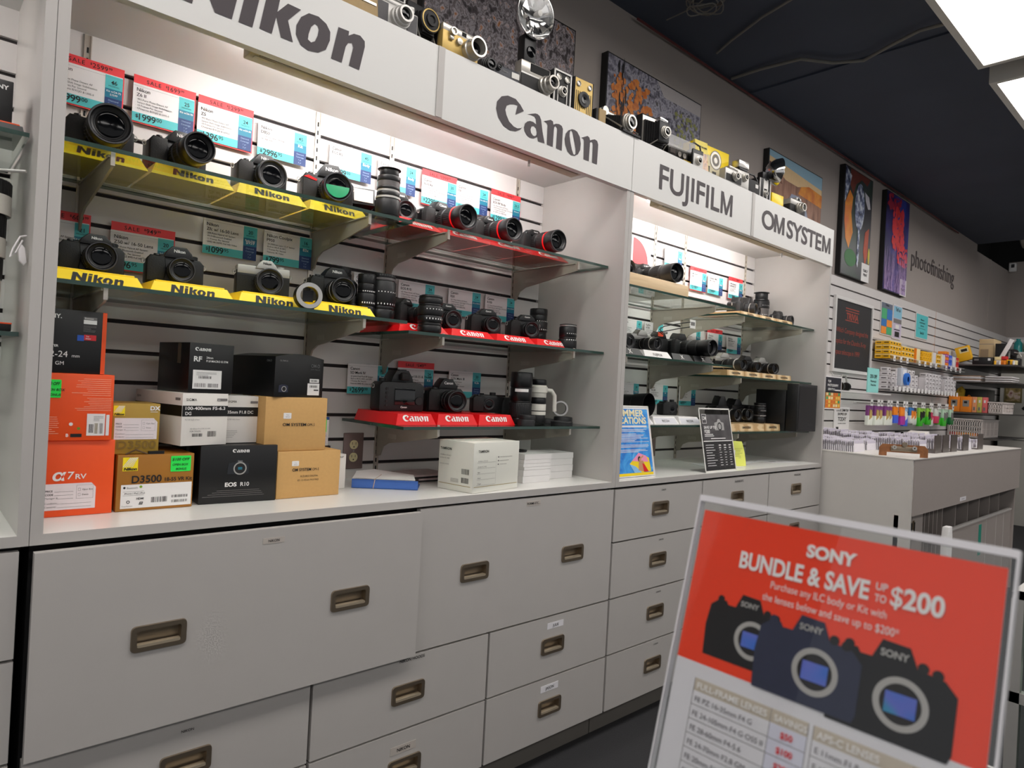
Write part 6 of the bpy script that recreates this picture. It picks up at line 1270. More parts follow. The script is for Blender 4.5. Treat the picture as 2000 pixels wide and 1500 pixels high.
n = wall_card('discount_sign', 'pale teal percent off sign standing at the shelf edge', 'sign', 4.60, 4.80, 1.31, 1.475, mat('pale_teal', (150, 220, 214), .5), mat('pale_teal', (150, 220, 214), .5), [('t', '25% OFF', .1, .098, .034, BLK), ('t', 'Photography', .1, .07, .02, BLK), ('t', 'Trivia Deck', .1, .045, .02, BLK)], y=.24)
tag(MB().box(4.05, .22, 1.30, 5.0, .4185, 1.308, GLASS).box(4.05, .219, 1.30, 5.0, .22, 1.308, FW).build('wall_shelf'), 'thin clear shelf under the chalkboard', 'shelf')
for lb, x, y, dx, h, mt in (('white flat carton under the chalkboard by the end panel', 4.07, .335, .20, .10, BXW), ('small tan carton beside the white one under the chalkboard', 4.29, .33, .12, .075, KR)): tag(MB().box(x, y, 1.3085, x + dx, y + .08, 1.3085 + h, mt, .002).build('product_box'), lb, 'box')
t = empty('headphones', 'grey and black headphones standing on the clear shelf', 'headphones', (4.50, .35, 1.3085), 0)
MB().tube([(-.05, 0, .03), (-.052, 0, .07), (-.03, 0, .105), (.03, 0, .105), (.052, 0, .07), (.05, 0, .03)], .006, SATIN, 8).build('headband', t)
for s in (-1, 1): MB().lathe([(0, -.012), (.028, -.012), (.03, 0), (.028, .012), (0, .012)], CBLK, (s * .05, 0, .0305), 'x', 20).build('ear_cup', t)
t = empty('hanging_pack', 'blue and clear hanging pack beside the chalkboard corner', 'pack', (5.235, .215, 1.375), 0)
MB().box(-.10, -.015, 0, .02, .015, .13, mat('clear_blister', (196, 200, 210), .2, noise=.05), .004).build('blister', t); MB().lathe([(.02, 0), (.045, 0), (.045, .02), (.02, .02)], mat('strap_blue', (40, 110, 200), .5), (-.02, -.016, .05), 'y', 22).build('blue_coil', t); MB().box(-.07, -.0165, .085, .0, -.015, .12, WHT).build('paper_header', t)
MB().tube([(-.04, .0, .13), (-.04, .01, .145), (-.04, .117, .15)], .003, SATIN, 6).build('peg', t)

# ---- film boxes in clear racks
def instances(src, label, group, places):
    """copies of one thing with copies of its parts"""
    for k, (x, y, z) in enumerate(places):
        if k == 0: src.location = (x, y, z); src['label'] = label; src['group'] = group; continue
        c = src.copy(); COL.objects.link(c); c.location = (x, y, z); c['label'] = label; c['group'] = group
        for ch in src.children:
            d = ch.copy(); COL.objects.link(d); d.parent = c
def carton(w_, d_, h_, mt, mark=None, band=None, cat='film box', name='film_box'):
    o = tag(MB().box(0, 0, 0, w_, d_, h_, mt, .001).build(name), 'x', cat)
    m = MB()
    if band: quad(m, .0, h_ * .78, w_, h_ * .98, band, -.0008); m.quad((-.0008, d_, h_ * .80), (-.0008, 0, h_ * .80), (-.0008, 0, h_ * .98), (-.0008, d_, h_ * .98), band)
    if mark:
        quad(m, w_ * .25, h_ * .35, w_ * .75, h_ * .55, mark, -.0012); quad(m, w_ * .35, h_ * .6, w_ * .6, h_ * .68, mark, -.0012)
        m.quad((-.0012, d_ * .8, h_ * .4), (-.0012, d_ * .15, h_ * .4), (-.0012, d_ * .15, h_ * .6), (-.0012, d_ * .8, h_ * .6), mark)
    m.build('print', o)
    return o
KY = mat('film_yellow', (250, 188, 16), .45, noise=.03); PUR = mat('film_purple', (170, 50, 150), .45); KOR = mat('film_orange', (246, 140, 30), .45); FBL = mat('film_blue', (60, 100, 220), .45); FRD = mat('film_red', (206, 36, 40), .45); FWH = mat('film_white', (226, 222, 224), .5, noise=.02); FCR = mat('film_cream', (244, 226, 170), .5)
zb = 1.5755
t = empty('film_rack', 'long clear rack of yellow film cartons on the slatwall', 'rack', (5.16, .31, zb - .006), 0)
MB().box(0, -.02, 0, 1.92, .1075, .005, ACRYL).box(0, -.022, 0, 1.92, -.02, .03, ACRYL).box(0, .104, 0, 1.92, .1075, .16, ACRYL).build('tray', t)
m = MB(); m.box(0, -.0225, .028, 1.92, -.0215, .031, FW).box(0, -.0225, .0, 1.92, -.0215, .002, FW); m.build('tray_edge', t)
for k in range(13):
    if k not in (3, 8): MB().box(.06 + k * .14, -.0255, -.012, .10 + k * .14, -.0235, .028, WHT).box(.07 + k * .14, -.0262, -.002, .09 + k * .14, -.0255, .008, GREY).build('price_tab', t)
pl = [(5.175 + i * .0585, .30 + j * .052, zb + r_ * .0335) for r_ in range(4) for i in range(4) for j in range(2)]
instances(carton(.057, .05, .032, KY, BLK, FCR), 'yellow film carton in the block at the left end of the rack', 'yellow film cartons, left block', pl)
pl = [(5.43 + i * .070, .30, zb + r_ * .0375) for r_ in range(3) for i in range(4)]
instances(carton(.068, .06, .036, KY, BLK, FCR), 'yellow film carton in the second block of the rack', 'yellow film cartons, second block', pl)
pl = [(5.92 + i * .055, .30, zb + r_ * .036) for r_ in range(3) for i in range(4)]
instances(carton(.053, .06, .0345, KY, mat('film_gold_mark', (206, 140, 20), .5)), 'yellow film carton in the middle block with no cream edge', 'yellow film cartons, middle block', pl)
pl = [(6.28 + i * .05, .30, zb + r_ * .036) for r_ in range(3) for i in range(2)]
instances(carton(.048, .06, .0345, KY, BLK, FCR), 'yellow film carton in the small block near the purple ones', 'yellow film cartons, small block', pl)
pl = [(6.52 + i * .048, .30, zb + r_ * .05) for r_ in range(3) for i in range(2)]
instances(carton(.046, .06, .024, PUR, WHT), 'purple film carton stacked between orange ones', 'purple film cartons', pl)
pl = [(6.52 + i * .048, .30, zb + .025 + r_ * .05) for r_ in range(3) for i in range(2)]
instances(carton(.046, .06, .024, KOR, None), 'orange film carton stacked between purple ones', 'orange film cartons', pl)
pl = [(6.625 + i * .044, .30, zb + r_ * .062) for r_ in range(2) for i in range(2)]
instances(carton(.042, .06, .06, FBL, WHT), 'blue film carton between the purple and red ones', 'blue film cartons', pl)
pl = [(6.82 + i * .05, .30, zb + r_ * .058) for r_ in range(2) for i in range(2)]
instances(carton(.048, .06, .056, FRD, FCR), 'red film carton at the right end of the rack', 'red film cartons', pl)
for k, (x, mt, lb) in enumerate(((5.745, KOR, 'upright orange edged film pack between two yellow blocks'), (6.15, FCR, 'upright clear film pack after the middle yellow block'), (6.40, FCR, 'upright clear film pack left of the purple cartons'), (6.725, FWH, 'upright clear film pack between blue and red cartons'))):
    o = tag(MB().box(x, .30, zb, x + .11, .36, zb + .115, FWH if k else FCR, .002).build('film_pack'), lb, 'film pack'); MB().box(x - .001, .2985, zb, x + .02, .3605, zb + .116, mt).build('edge_band', o)
zw = 1.3495
t = empty('film_rack', 'long clear rack of white film cartons under the yellow rack', 'rack', (5.16, .31, zw - .006), 0)
MB().box(0, -.02, 0, 1.80, .1075, .005, ACRYL).box(0, .104, 0, 1.80, .1075, .16, ACRYL).build('tray', t)
for k in range(20): MB().box(.03 + k * .087, -.0235, -.004, .075 + k * .087, -.0215, .03, WHT).build('price_tab', t)
pl = []
rnd = random.Random(9)
for i in range(20):
    if i in (3, 8, 9, 15): continue
    for r_ in range(5 if rnd.random() < .75 else 4): pl.append((5.17 + i * .0865, .30 + rnd.uniform(0, .006), zw + r_ * .0325))
instances(carton(.058, .052, .031, FWH, mat('film_dark_mark', (70, 62, 64), .5)), 'white film carton with dark mark in the lower rack', 'white film cartons', pl)
pl = [(5.17, .354, zw + r_ * .0325) for r_ in range(4)]
instances(carton(.058, .05, .031, FWH, mat('film_brown_mark', (150, 84, 70), .5)), 'white film carton with brown mark at the back left of the lower rack', 'white film cartons, brown mark', pl)
for k, x in enumerate((5.425, 5.86, 6.46)):
    tag(MB().box(x, .30, zw, x + (.075, .15, .075)[k], .36, zw + .118, mat('grey_carton_side', (190, 184, 186), .5, noise=.03), .002).build('film_pack'), 'plain grey white film pack standing among the white cartons, %s of three' % ('left', 'middle', 'right')[k], 'film pack')
# ---- hanging packs on pegs
rail = empty('peg_rail', 'row of pegs on the slatwall carrying coloured packs', 'rail', (4.86, SY, 1.235), 0)
MB().box(0, -.004, 0, 2.0, -.0006, .012, FW).build('bar', rail)
HP = []
WH = mat('pack_white', (226, 230, 220), .45); VI = mat('pack_violet', (130, 60, 130), .45); GN = mat('pack_green', (60, 190, 40), .4); DGN = mat('pack_dark_green', (20, 110, 50), .4); LGN = mat('pack_lime', (150, 210, 70), .4)
def pack(label, x, y, w_, h_, top, low, pic=None, group=None):
    o = empty('hanging_pack', label, 'pack', (x, y, 1.232), 0, group)
    MB().box(0, -.012, -h_ * .55, w_, .006, -.01, top, .003).build('pack_body', o); MB().box(-.003, -.016, -h_, w_ + .003, .008, -h_ * .55, low, .003).build('pack_foot', o)
    if pic: MB().prism([(w_ * .2, -h_ * .75), (w_ * .8, -h_ * .62), (w_ * .75, -h_ * .30), (w_ * .3, -h_ * .25)], -.0175, -.0125, pic).build('picture_patch', o)
    MB().box(w_ * .25, -.02, -.012, w_ * .75, -.018, .035, WHT).box(w_ * .35, -.0206, .0, w_ * .65, -.02, .015, GREY).build('price_tab', o)
    MB().tube([(w_ * .5, -.02, .006), (w_ * .5, SY - y - .004, .006)], .0025, SATIN, 6).build('peg', o)
for k in range(5): pack('white and violet battery pack on its peg, %s of five from the left' % ('first', 'second', 'third', 'fourth', 'fifth')[k], 4.87 + k * .098, .33 - .012 * (k % 2), .084, .150, VI if k % 1 == 0 else WH, WH, mat('pack_photo', (190, 160, 90), .5, noise=.3))
spec = [('orange camera pack with purple foot, left one', KOR, FBL, None), ('orange camera pack with purple foot, right one', KOR, PUR, None), ('pale blue camera pack after the orange ones', mat('pack_pale_blue', (150, 190, 226), .4), FBL, WHT), ('pack with orange and blue picture', CB, WH, KOR), ('dark violet pack with orange picture', mat('pack_dark', (60, 40, 70), .4), WH, KOR), ('lime and green camera pack, left one', LGN, GN, CBLK), ('lime and green camera pack, middle one', LGN, GN, CBLK), ('lime and green camera pack, right one', LGN, GN, CBLK), ('white pack with dark and pink lettering', WH, WH, mat('pack_pink', (214, 60, 100), .4)), ('narrow white pack with a pink edge', WH, mat('pack_pink', (214, 60, 100), .4), None), ('white and green memory pack, first of four', mat('pack_mint', (196, 226, 200), .4), GN, GREY), ('white and green memory pack, second of four', mat('pack_mint', (196, 226, 200), .4), GN, GREY), ('white and green memory pack, third of four', mat('pack_mint', (196, 226, 200), .4), DGN, GREY), ('white and green memory pack, last of four', mat('pack_mint', (196, 226, 200), .4), DGN, GREY)]
for k, (lb, a, b_, p_) in enumerate(spec): pack(lb + ' on the peg row', 5.37 + k * .105, .325 - .015 * (k % 2), .088, .135 + .012 * (k % 3), a, b_, p_)

# ---- film drop desk
DL = mat('desk_laminate', (158, 149, 143), .5, noise=.03, scale=10); DL_LIT = mat('desk_laminate_lit', (208, 204, 198), .45, noise=.03, scale=10)  # side copy is paler: the light on that face is put into its colour
d = empty('film_desk', 'grey counter block with envelope trays on top and pigeonholes below', 'counter', (3.40, -.42, 0), 0)
MB().box(0, 0, .0, .02, .838, .974, DL_LIT).build('side_panel', d)
MB().box(.02, -.004, .703, 2.235, .016, .974, DL).build('front_panel', d)
MB().box(-.002, -.006, .974, 2.237, .838, .979, mat('desk_top_white', (224, 220, 214), .4)).build('desk_top', d)
MB().box(2.215, .016, 0, 2.235, .838, .974, DL).build('side_panel', d)
MB().box(.02, .60, 0, 2.215, .62, .703, GAP).box(.02, .06, .69, 2.215, .6, .703, GAP).build('back_panel', d)
MB().box(.0, .05, 0, .03, .07, .70, mat('cream_edge', (196, 188, 160), .5)).build('edge_strip', d)
for k in range(2):
    dr_ = MB().box(.032 + .17 * k, .05, .04, .198 + .17 * k, .066, .693, DL).build('door', d)
    hx = .178 if k == 0 else .222
    MB().prism(rrectc(hx, .62, .011, .035, .006), .044, .05, NICKEL).build('handle', dr_); MB().prism(rrectc(hx, .62, .006, .028, .004), .0425, .044, GAP).build('finger_slot', dr_)
    if k == 0: m = MB(); quad(m, .07, .645, .13, .672, WLBL, .0495); m.text('REPAIRS', (.10, .049, .655), .009, BLK, align='c'); m.build('name_label', dr_)
for x in (.40, .47, .54, .61, .70, .95, 1.2, 1.45, 1.70, 1.95): MB().box(x - .004, .05, .0, x + .004, .6, .69, DL).build('divider', d)
pn = MB().box(.70, .03, .0, 2.21, .048, .55, DL).box(.70, .026, .545, 2.21, .05, .555, LAM).build('lower_panel', d)
for x in (1.55, 1.80, 2.0): MB().box(x, .0285, 0, x + .006, .03, .545, LAM).build('seam_strip', pn)
MB().box(1.38, .0285, .33, 1.44, .03, .52, mat('teal_sticker', (30, 140, 120), .5)).build('teal_sticker', pn)
m = MB(); quad(m, .80, .716, .92, .738, WLBL, -.0046); m.text('FILM ONLY', (.86, -.005, .722), .012, BLK, align='c'); m.build('name_label', d)
tag(MB().prism([(-.045, 0), (.045, 0), (.045, .56), (.03, .615), (-.03, .615), (-.045, .56)], -.015, .015, WHT, .003).build('paper_bag', None, (3.87, -.455, .0005)), 'white paper bag hanging out of the slots under the film desk', 'bag')
DT = .9796
def envelopes(label, group, pts, w_, h_, rz):
    rnd = random.Random(len(pts)); src = tag(MB().box(-w_ / 2, -.0022, 0, w_ / 2, .0022, h_, mat('film_envelope', (226, 222, 228), .65, noise=.03)).build('film_envelope'), label, 'envelope', group)
    fl = MB().box(-w_ / 2 + .004, -.0028, h_ * .7, w_ / 2 - .004, -.0022, h_ * .97, mat('envelope_print', (196, 190, 204), .65, noise=.1)).box(-w_ / 2 - .0005, -.0018, h_ * .55, -w_ / 2, .0018, h_ * .9, GREY).build('print_block', src)
    for k, (x, y) in enumerate(pts):
        c = src if k == 0 else src.copy()
        if k: COL.objects.link(c); f2 = fl.copy(); COL.objects.link(f2); f2.parent = c
        c.location = (x, y, DT); c.rotation_euler = (R(-5 + rnd.uniform(-.8, .8)), 0, R(rz + rnd.uniform(-.8, .8))); c.scale = (1, 1, rnd.uniform(.9, 1.12))
def rowpts(x0, y0, x1, y1, n): return [(x0 + (x1 - x0) * k / (n - 1), y0 + (y1 - y0) * k / (n - 1)) for k in range(n)]
envelopes('white film envelope standing in the front left row on the film desk', 'film envelopes, front left row', rowpts(3.52, .33, 3.52, -.13, 44), .13, .056, 0)
envelopes('white film envelope standing in the row behind the clipboard', 'film envelopes, row behind the clipboard', rowpts(3.78, .35, 3.78, -.10, 40), .13, .056, 0)
envelopes('white film envelope in the row right of the clipboard', 'film envelopes, row right of the clipboard', rowpts(3.93, .10, 3.93, -.31, 36), .12, .072, 0)
envelopes('white film envelope in the tall row by the wall', 'film envelopes, tall row', rowpts(4.12, .36, 4.12, .0, 30), .12, .082, 0)
envelopes('white film envelope in the row between the metal file ends', 'film envelopes, between metal ends', rowpts(4.50, .10, 4.50, -.26, 26), .12, .072, 0)
envelopes('white film envelope in the row past the metal file ends', 'film envelopes, far row', rowpts(4.80, .05, 4.80, -.31, 26), .12, .072, 0)
envelopes('white film envelope in the loose row near the basket arm', 'film envelopes, loose row', rowpts(5.17, .0, 5.17, -.28, 14), .12, .055, 0)
ME = mat('file_end_metal', (98, 90, 86), .35, .5, noise=.08)
for k, x in enumerate((4.06, 4.20, 4.36, 4.60, 4.93)):
    o = tag(MB().box(x - .055, -.345, 0, x + .055, -.338, .098, ME).box(x - .055, -.338, 0, x + .055, -.18, .003, ME).build('file_end'), 'dark metal file end on the film desk, %s from the left' % ('first', 'second', 'third', 'fourth', 'fifth')[k], 'file end', 'metal file ends'); o.location.z = DT
o = tag(MB().prism([(0, 0), (.40, 0), (.40, .03), (.34, .075), (.02, .015)], 0, .12, BXW, .002).build('flat_mailer', None, (4.98, .06, DT + .0005)), 'white mailing carton leaning up behind the envelopes', 'box'); MB().prism([(.30, .002), (.345, .002), (.345, .074), (.30, .062)], -.0012, -.0002, FWH).build('flap', o)
t = empty('clipboard', 'brown clipboard with metal clip propped on the film desk edge', 'clipboard', (3.50, -.345, DT), -55)
CLB = ramp_mat('hardboard', [(.3, (120, 74, 40)), (.6, (150, 96, 54)), (.8, (132, 84, 46))], 40)
MB().prism([(-.11, 0), (-.075, 0), (-.075, .018), (.075, .018), (.075, 0), (.11, 0), (.11, .04), (.095, .058), (-.095, .058), (-.11, .04)], -.004, .0, CLB).build('board', t)
MB().box(-.06, -.012, .024, .06, -.004, .050, NICKEL, .004).build('clip', t); MB().lathe([(0, 0), (.012, 0), (.012, .012), (0, .012)], NICKEL, (0, -.010, .06), 'y', 20).build('spring', t)
for s in (-1, 1): MB().lathe([(.004, 0), (.010, 0), (.010, .006), (.004, .006)], SATIN, (s * .045, -.0125, .044), 'y', 16).build('clip_wing', t)

# ---- deep shelf unit at the far end, its near side facing the viewer
DKS = mat('dark_shelf', (30, 28, 30), .4, noise=.1)
XS = 7.06
for lb, z, y0, x1 in (('dark glass shelf carrying old film boxes and a black device', 1.645, -.10, 8.5), ('dark shelf carrying magazines at the far end', 1.49, -.10, 8.5), ('dark shelf under the patterned packs and small white basket', 1.205, -.02, 8.3), ('black shelf under the large white basket', .975, .02, 8.2)):
    o = tag(MB().box(XS, y0, z - .012, x1, .4185, z, DKS).build('far_shelf'), lb, 'shelf')
    MB().box(XS - .003, y0, z - .012, XS, .4185, z - .001, mat('shelf_lip', (96, 90, 86), .4, .3)).build('front_lip', o)
def bx(label, x, y, z, w_, d_, h_, mt, cat='box', name='carton', tilt=0):
    """box whose face looks towards the shop entrance: w runs right in the photo, d runs away"""
    o = tag(MB().box(0, 0, 0, w_, d_, h_, mt, .002).build(name, None, (x, y, z + .0006), -90), label, cat)
    if tilt: o.rotation_euler = (R(tilt), 0, R(-90))
    return o
ZS = 1.645
t = empty('film_carton', 'large yellow carton tilted on end on the top far shelf', 'box', (7.12, .355, ZS + .020), 0); t.rotation_euler = (0, R(-16), R(-90))
MB().box(0, 0, 0, .115, .05, .135, KY, .002).build('carton_body', t); m = MB(); quad(m, .03, .075, .105, .12, FCR); quad(m, .045, .085, .095, .11, BLK, -.0009); m.build('print', t)
t = empty('tape_player', 'black low electronic device beside the tilted yellow carton', 'device', (7.075, .235, ZS + .0006), -90); MB().box(0, 0, 0, .155, .12, .066, CBLK, .004).build('body', t); m = MB(); quad(m, .015, .035, .05, .05, GREY, -.001); quad(m, .12, .035, .14, .055, WHT, -.001); m.build('display', t)
t = empty('carton', 'tall tan carton with line drawings standing on the top far shelf', 'box', (7.24, .225, ZS + .0006), -90); MB().box(0, 0, 0, .115, .26, .245, mat('tan_carton', (196, 172, 132), .7, noise=.06), .002).build('carton_body', t); m = MB(); quad(m, .01, .03, .075, .15, mat('tan_print', (150, 130, 104), .7)); m.build('print', t); m = MB(); quad(m, 0, .195, .115, .2, GREY); m.build('tape_line', t)
bx('matt black upright card box beside the tan carton', 7.22, .095, ZS, .095, .03, .20, CBLK)
o = bx('white sheet leaning slanted against the black card box', 7.19, .075, ZS + .03, .035, .004, .23, PAPER, 'sheet', 'sheet'); o.rotation_euler = (0, R(24), R(-90))
for k, (y, z, w_, h_, mt, lb) in enumerate(((.075, 0, .045, .04, FWH, 'white film carton low on the far shelf'), (.028, 0, .045, .04, KOR, 'orange film carton low on the far shelf'), (-.019, 0, .045, .045, KY, 'yellow film carton low on the far shelf'), (-.066, 0, .025, .04, FCR, 'cream film carton low on the far shelf'), (.072, .041, .05, .03, FCR, 'cream film carton on the upper layer of the far shelf'), (.020, .046, .04, .03, FRD, 'red film carton on the upper layer of the far shelf'))):
    bx(lb, 7.10, y, ZS + z, w_, .06, h_, mt, 'film box', 'film_box')
for k in range(5): tag(MB().lathe([(0, 0), (.0085, 0), (.0085, .028), (.0095, .029), (.0095, .035), (0, .035)], (KY, WHT, KOR, CBLK, WHT)[k], (0, 0, 0), 'z', 16).build('film_canister', None, (7.078, .06 - k * .034, ZS + .0006)), '%s film canister at the near edge of the far shelf' % ('yellow', 'left white', 'orange', 'black', 'right white')[k], 'canister')
t = empty('film_winder', 'black winding device with knobs at the right end of the top far shelf', 'device', (7.28, -.035, ZS + .0006), -90)
MB().box(-.03, -.04, 0, .055, .05, .07, CBLK, .008).build('body', t); MB().lathe([(0, 0), (.03, 0), (.03, .02), (0, .02)], LRIB, (.01, -.02, .12), 'y', 24).build('wheel', t); MB().box(-.025, -.02, .07, .02, .03, .15, CBLK, .008).build('upright', t); MB().tube([(.01, -.04, .12), (.05, -.05, .11), (.065, -.05, .08)], .006, SATIN, 8).build('crank', t)
for k in range(5):
    bx('magazine in the far pile, %s' % ('bottom', 'second', 'middle', 'fourth', 'topmost')[k], 7.08 + .006 * (k % 3), .385, 1.49 + k * .0108, .22, .28, .010, (PAPER, mat('mag_tan', (150, 120, 96), .5), PAPER)[k % 3], 'magazine', 'magazine')
for k in range(5): bx('catalogue in the right far pile, %s' % ('bottom', 'second', 'middle', 'fourth', 'top')[k], 7.08 + .008 * (k % 2), .13, 1.49 + k * .0098, .20, .28, .009, (PAPER, mat('mag_grey', (120, 116, 112), .5))[k % 2], 'catalogue', 'catalogue')
for k, (y, mt, lb) in enumerate(((.405, KOR, 'orange pack with window, left one under the far shelves'), (.312, KOR, 'orange pack with window, right one under the far shelves'), (.219, mat('pack_peach', (240, 160, 110), .5), 'peach patterned pack on the far shelf'), (.180, mat('pack_yellow_green', (204, 190, 90), .5), 'yellow green patterned pack on the far shelf'), (.141, mat('pack_rose', (230, 110, 110), .5), 'rose patterned pack on the far shelf'))):
    w_ = .09 if k < 2 else .037
    t = empty('camera_pack', lb, 'pack', (7.075, y, 1.2056), -90); MB().box(0, 0, 0, w_, .05, .142, mt, .002).build('pack_body', t)
    if k < 2: MB().box(.02, -.002, .05, .07, .0, .11, mat('window_grey', (150, 146, 140), .2)).box(.03, -.003, .08, .055, -.001, .10, CBLK).build('window', t); MB().tube([(.06 + .008 * math.cos(a), .03, .148 + .008 * math.sin(a)) for a in [2 * PI * i / 10 for i in range(10)]], .002, KOR, 6, True).build('hang_loop', t)
    else: m = MB(); quad(m, .010, .02, .024, .05, GREY); quad(m, .012, .09, .026, .115, WHT); m.build('print', t)
def basket(label, x, y, z, w_, d_, h_, cols, rows):
    t = empty('basket', label, 'basket', (x, y, z + .0006), -90); PW = mat('white_plastic', (230, 220, 214), .4, noise=.02)
    m = MB(); m.box(.004, .004, 0, w_ - .004, d_ - .004, .004, PW); cw = (w_ - .03) / cols; rh = (h_ - .03) / rows
    for yy in (0, d_ - .003):
        for r_ in range(rows + 1): zz = .010 + r_ * rh; m.box(.0, yy, zz - .004, w_, yy + .003, zz + .004 + (.012 if r_ == rows else 0), PW)
        for c_ in range(cols + 1): xx = .015 + c_ * cw; m.box(xx - cw * .2, yy, 0, xx + cw * .2, yy + .003, h_ - .01, PW)
    for xx in (0, w_ - .003): m.box(xx, 0, 0, xx + .003, d_, h_, PW)
    m.build('basket_body', t); m = MB(); m.box(-.008, -.008, h_ - .006, w_ + .008, .002, h_ + .003, PW).box(-.008, d_ - .002, h_ - .006, w_ + .008, d_ + .008, h_ + .003, PW).box(-.008, 0, h_ - .006, .002, d_, h_ + .003, PW).box(w_ - .002, 0, h_ - .006, w_ + .008, d_, h_ + .003, PW); m.build('rim', t)
    m = MB()
    for c_ in range(4):
        for zz in (.02, h_ * .5): m.box(w_, .04 + c_ * d_ * .24, zz, w_ + .002, .04 + c_ * d_ * .24 + d_ * .17, zz + h_ * .35, mat('basket_panel', (206, 194, 188), .45))
    m.build('side_panel_pattern', t)
basket('large white lattice basket of film on the black shelf', 7.075, .405, .9755, .265, .62, .165, 13, 3)
basket('small white lattice basket behind the patterned packs', 7.09, .095, 1.2055, .105, .40, .10, 4, 2)
for k in range(9): tag(MB().box(-.011, 0, 0, .011, .045, .036, (FRD, FRD, KOR, KOR, KY, KOR, KY, KOR, KOR)[k], .002).build('film_box', None, (7.085, .378 - k * .0245, .9805), -90), '%s film carton seen through the lattice of the large basket' % ('first red', 'second red', 'first orange', 'second orange', 'first yellow', 'third orange', 'second yellow', 'fourth orange', 'last orange')[k], 'film box')
bx('black bag standing on the shelf over the large basket', 7.25, .30, 1.2056, .20, .12, .02, CBLK, 'bag', 'camera_bag'); bpy.data.objects.remove(bpy.data.objects['camera_bag'])
bx('black camera bags at the back of the patterned pack shelf', 7.30, .40, 1.205, .24, .3, .22, CBLK, 'bag', 'camera_bag')
t = empty('soft_toy', 'mustard yellow soft figure above the orange packs', 'toy', (7.20, .37, 1.2056), -90); MB().prism([(-.03, 0), (.05, 0), (.06, .10), (.05, .15), (.055, .20), (.03, .24), (.0, .22), (-.02, .17), (-.035, .08)], .0, .05, mat('mustard_felt', (170, 140, 40), .9, noise=.1), .01).build('body', t); MB().lathe([(0, -.02), (.02, 0), (0, .02)], mat('mustard_felt', (170, 140, 40), .9), (.03, .0, .20), 'y', 14).build('head', t)
t = empty('wall_stand', 'tall black stand carrying the deep far shelves', 'stand', (7.30, .40, 0), 0); m = MB()
for x in (.2, 1.0): m.box(x - .012, -.012, 0, x + .012, .016, 1.63, CBLK)
m.build('upright', t)
bpy.data.objects.remove(t.children[0]); bpy.data.objects.remove(t)
t = empty('paper_tray', 'black letter tray with white papers at the far end of the desk', 'tray', (5.385, .08, DT), 0); MB().box(0, 0, 0, .24, .3, .012, CBLK).box(.23, 0, .012, .24, .3, .05, CBLK).build('tray_body', t); MB().box(.01, .01, .0125, .22, .29, .022, PAPER).build('papers', t)

# pale storage cabinet at the back wall
c = empty('storage_cabinet', 'tall pale cabinet against the back wall with a small picture on it', 'cabinet', (XE - .45, -.62, 0), 0)
PCB = mat('pale_cabinet', (186, 184, 176), .5, noise=.02, scale=4)
MB().box(0, 0, .0, .44, 1.0, 1.87, PCB, .004).build('body', c); MB().box(-.004, .0, .92, .0, 1.0, .926, GAP).build('seam', c)
q = MB().box(-.006, .80, 1.33, -.0005, .96, 1.52, mat('olive_frame', (110, 100, 60), .5)).build('small_picture', c); MB().box(-.008, .815, 1.345, -.006, .945, 1.505, ramp_mat('small_photo', [(.3, (50, 48, 30)), (.5, (150, 130, 80)), (.6, (210, 190, 180)), (.7, (120, 60, 60))], 14)).build('photo', q)
MB().prism([(.78, 1.25), (.80, 1.272), (.78, 1.294), (.755, 1.272)], -.004, -.0005, CBLK, plane='yz').build('magnet', c)
t = empty('bottle_box', 'white open box of green, teal and red bottles on the pale cabinet', 'box', (XE - .40, .02, 1.8706), 0); MB().box(0, 0, 0, .18, .30, .02, WHT).box(.17, 0, 0, .18, .30, .17, WHT).build('box_tray', t)
for k in range(3): tag(MB().lathe([(0, 0), (.04, 0), (.04, .10), (.02, .13), (.02, .15), (0, .15)], (mat('bottle_teal', (50, 150, 150), .2), mat('bottle_green', (40, 170, 90), .2), mat('bottle_red', (190, 50, 60), .2))[k], (0, 0, 0), 'z', 18).build('bottle', None, (XE - .33, .26 - k * .09, 1.8912)), '%s bottle standing in the white box on the pale cabinet' % ('teal', 'green', 'red')[k], 'bottle')

# ---------------------------------------------------------------- foreground sales counter and red sign
GZ = .8585
c = empty('sales_counter', 'glass topped sales counter at the lower right, mostly behind the red sign', 'counter', (.16, -2.9, 0), 0)
CD = mat('counter_dark', (30, 29, 30), .4, noise=.1)
MB().box(0, 0, GZ - .008, .50, 1.72, GZ, GLASS).build('glass_top', c)
MB().box(-.004, 0, GZ - .024, .0, 1.72, GZ + .001, SATIN).box(.50, 0, GZ - .024, .504, 1.72, GZ + .001, SATIN).box(-.004, 1.72, GZ - .024, .504, 1.724, GZ + .001, SATIN).build('metal_edge', c)
MB().box(.01, .01, .0, .49, 1.71, .55, CD).box(.01, 1.70, .55, .49, 1.71, GZ - .024, glass_mat('counter_front_glass', (.8, .84, .82))).build('base', c)
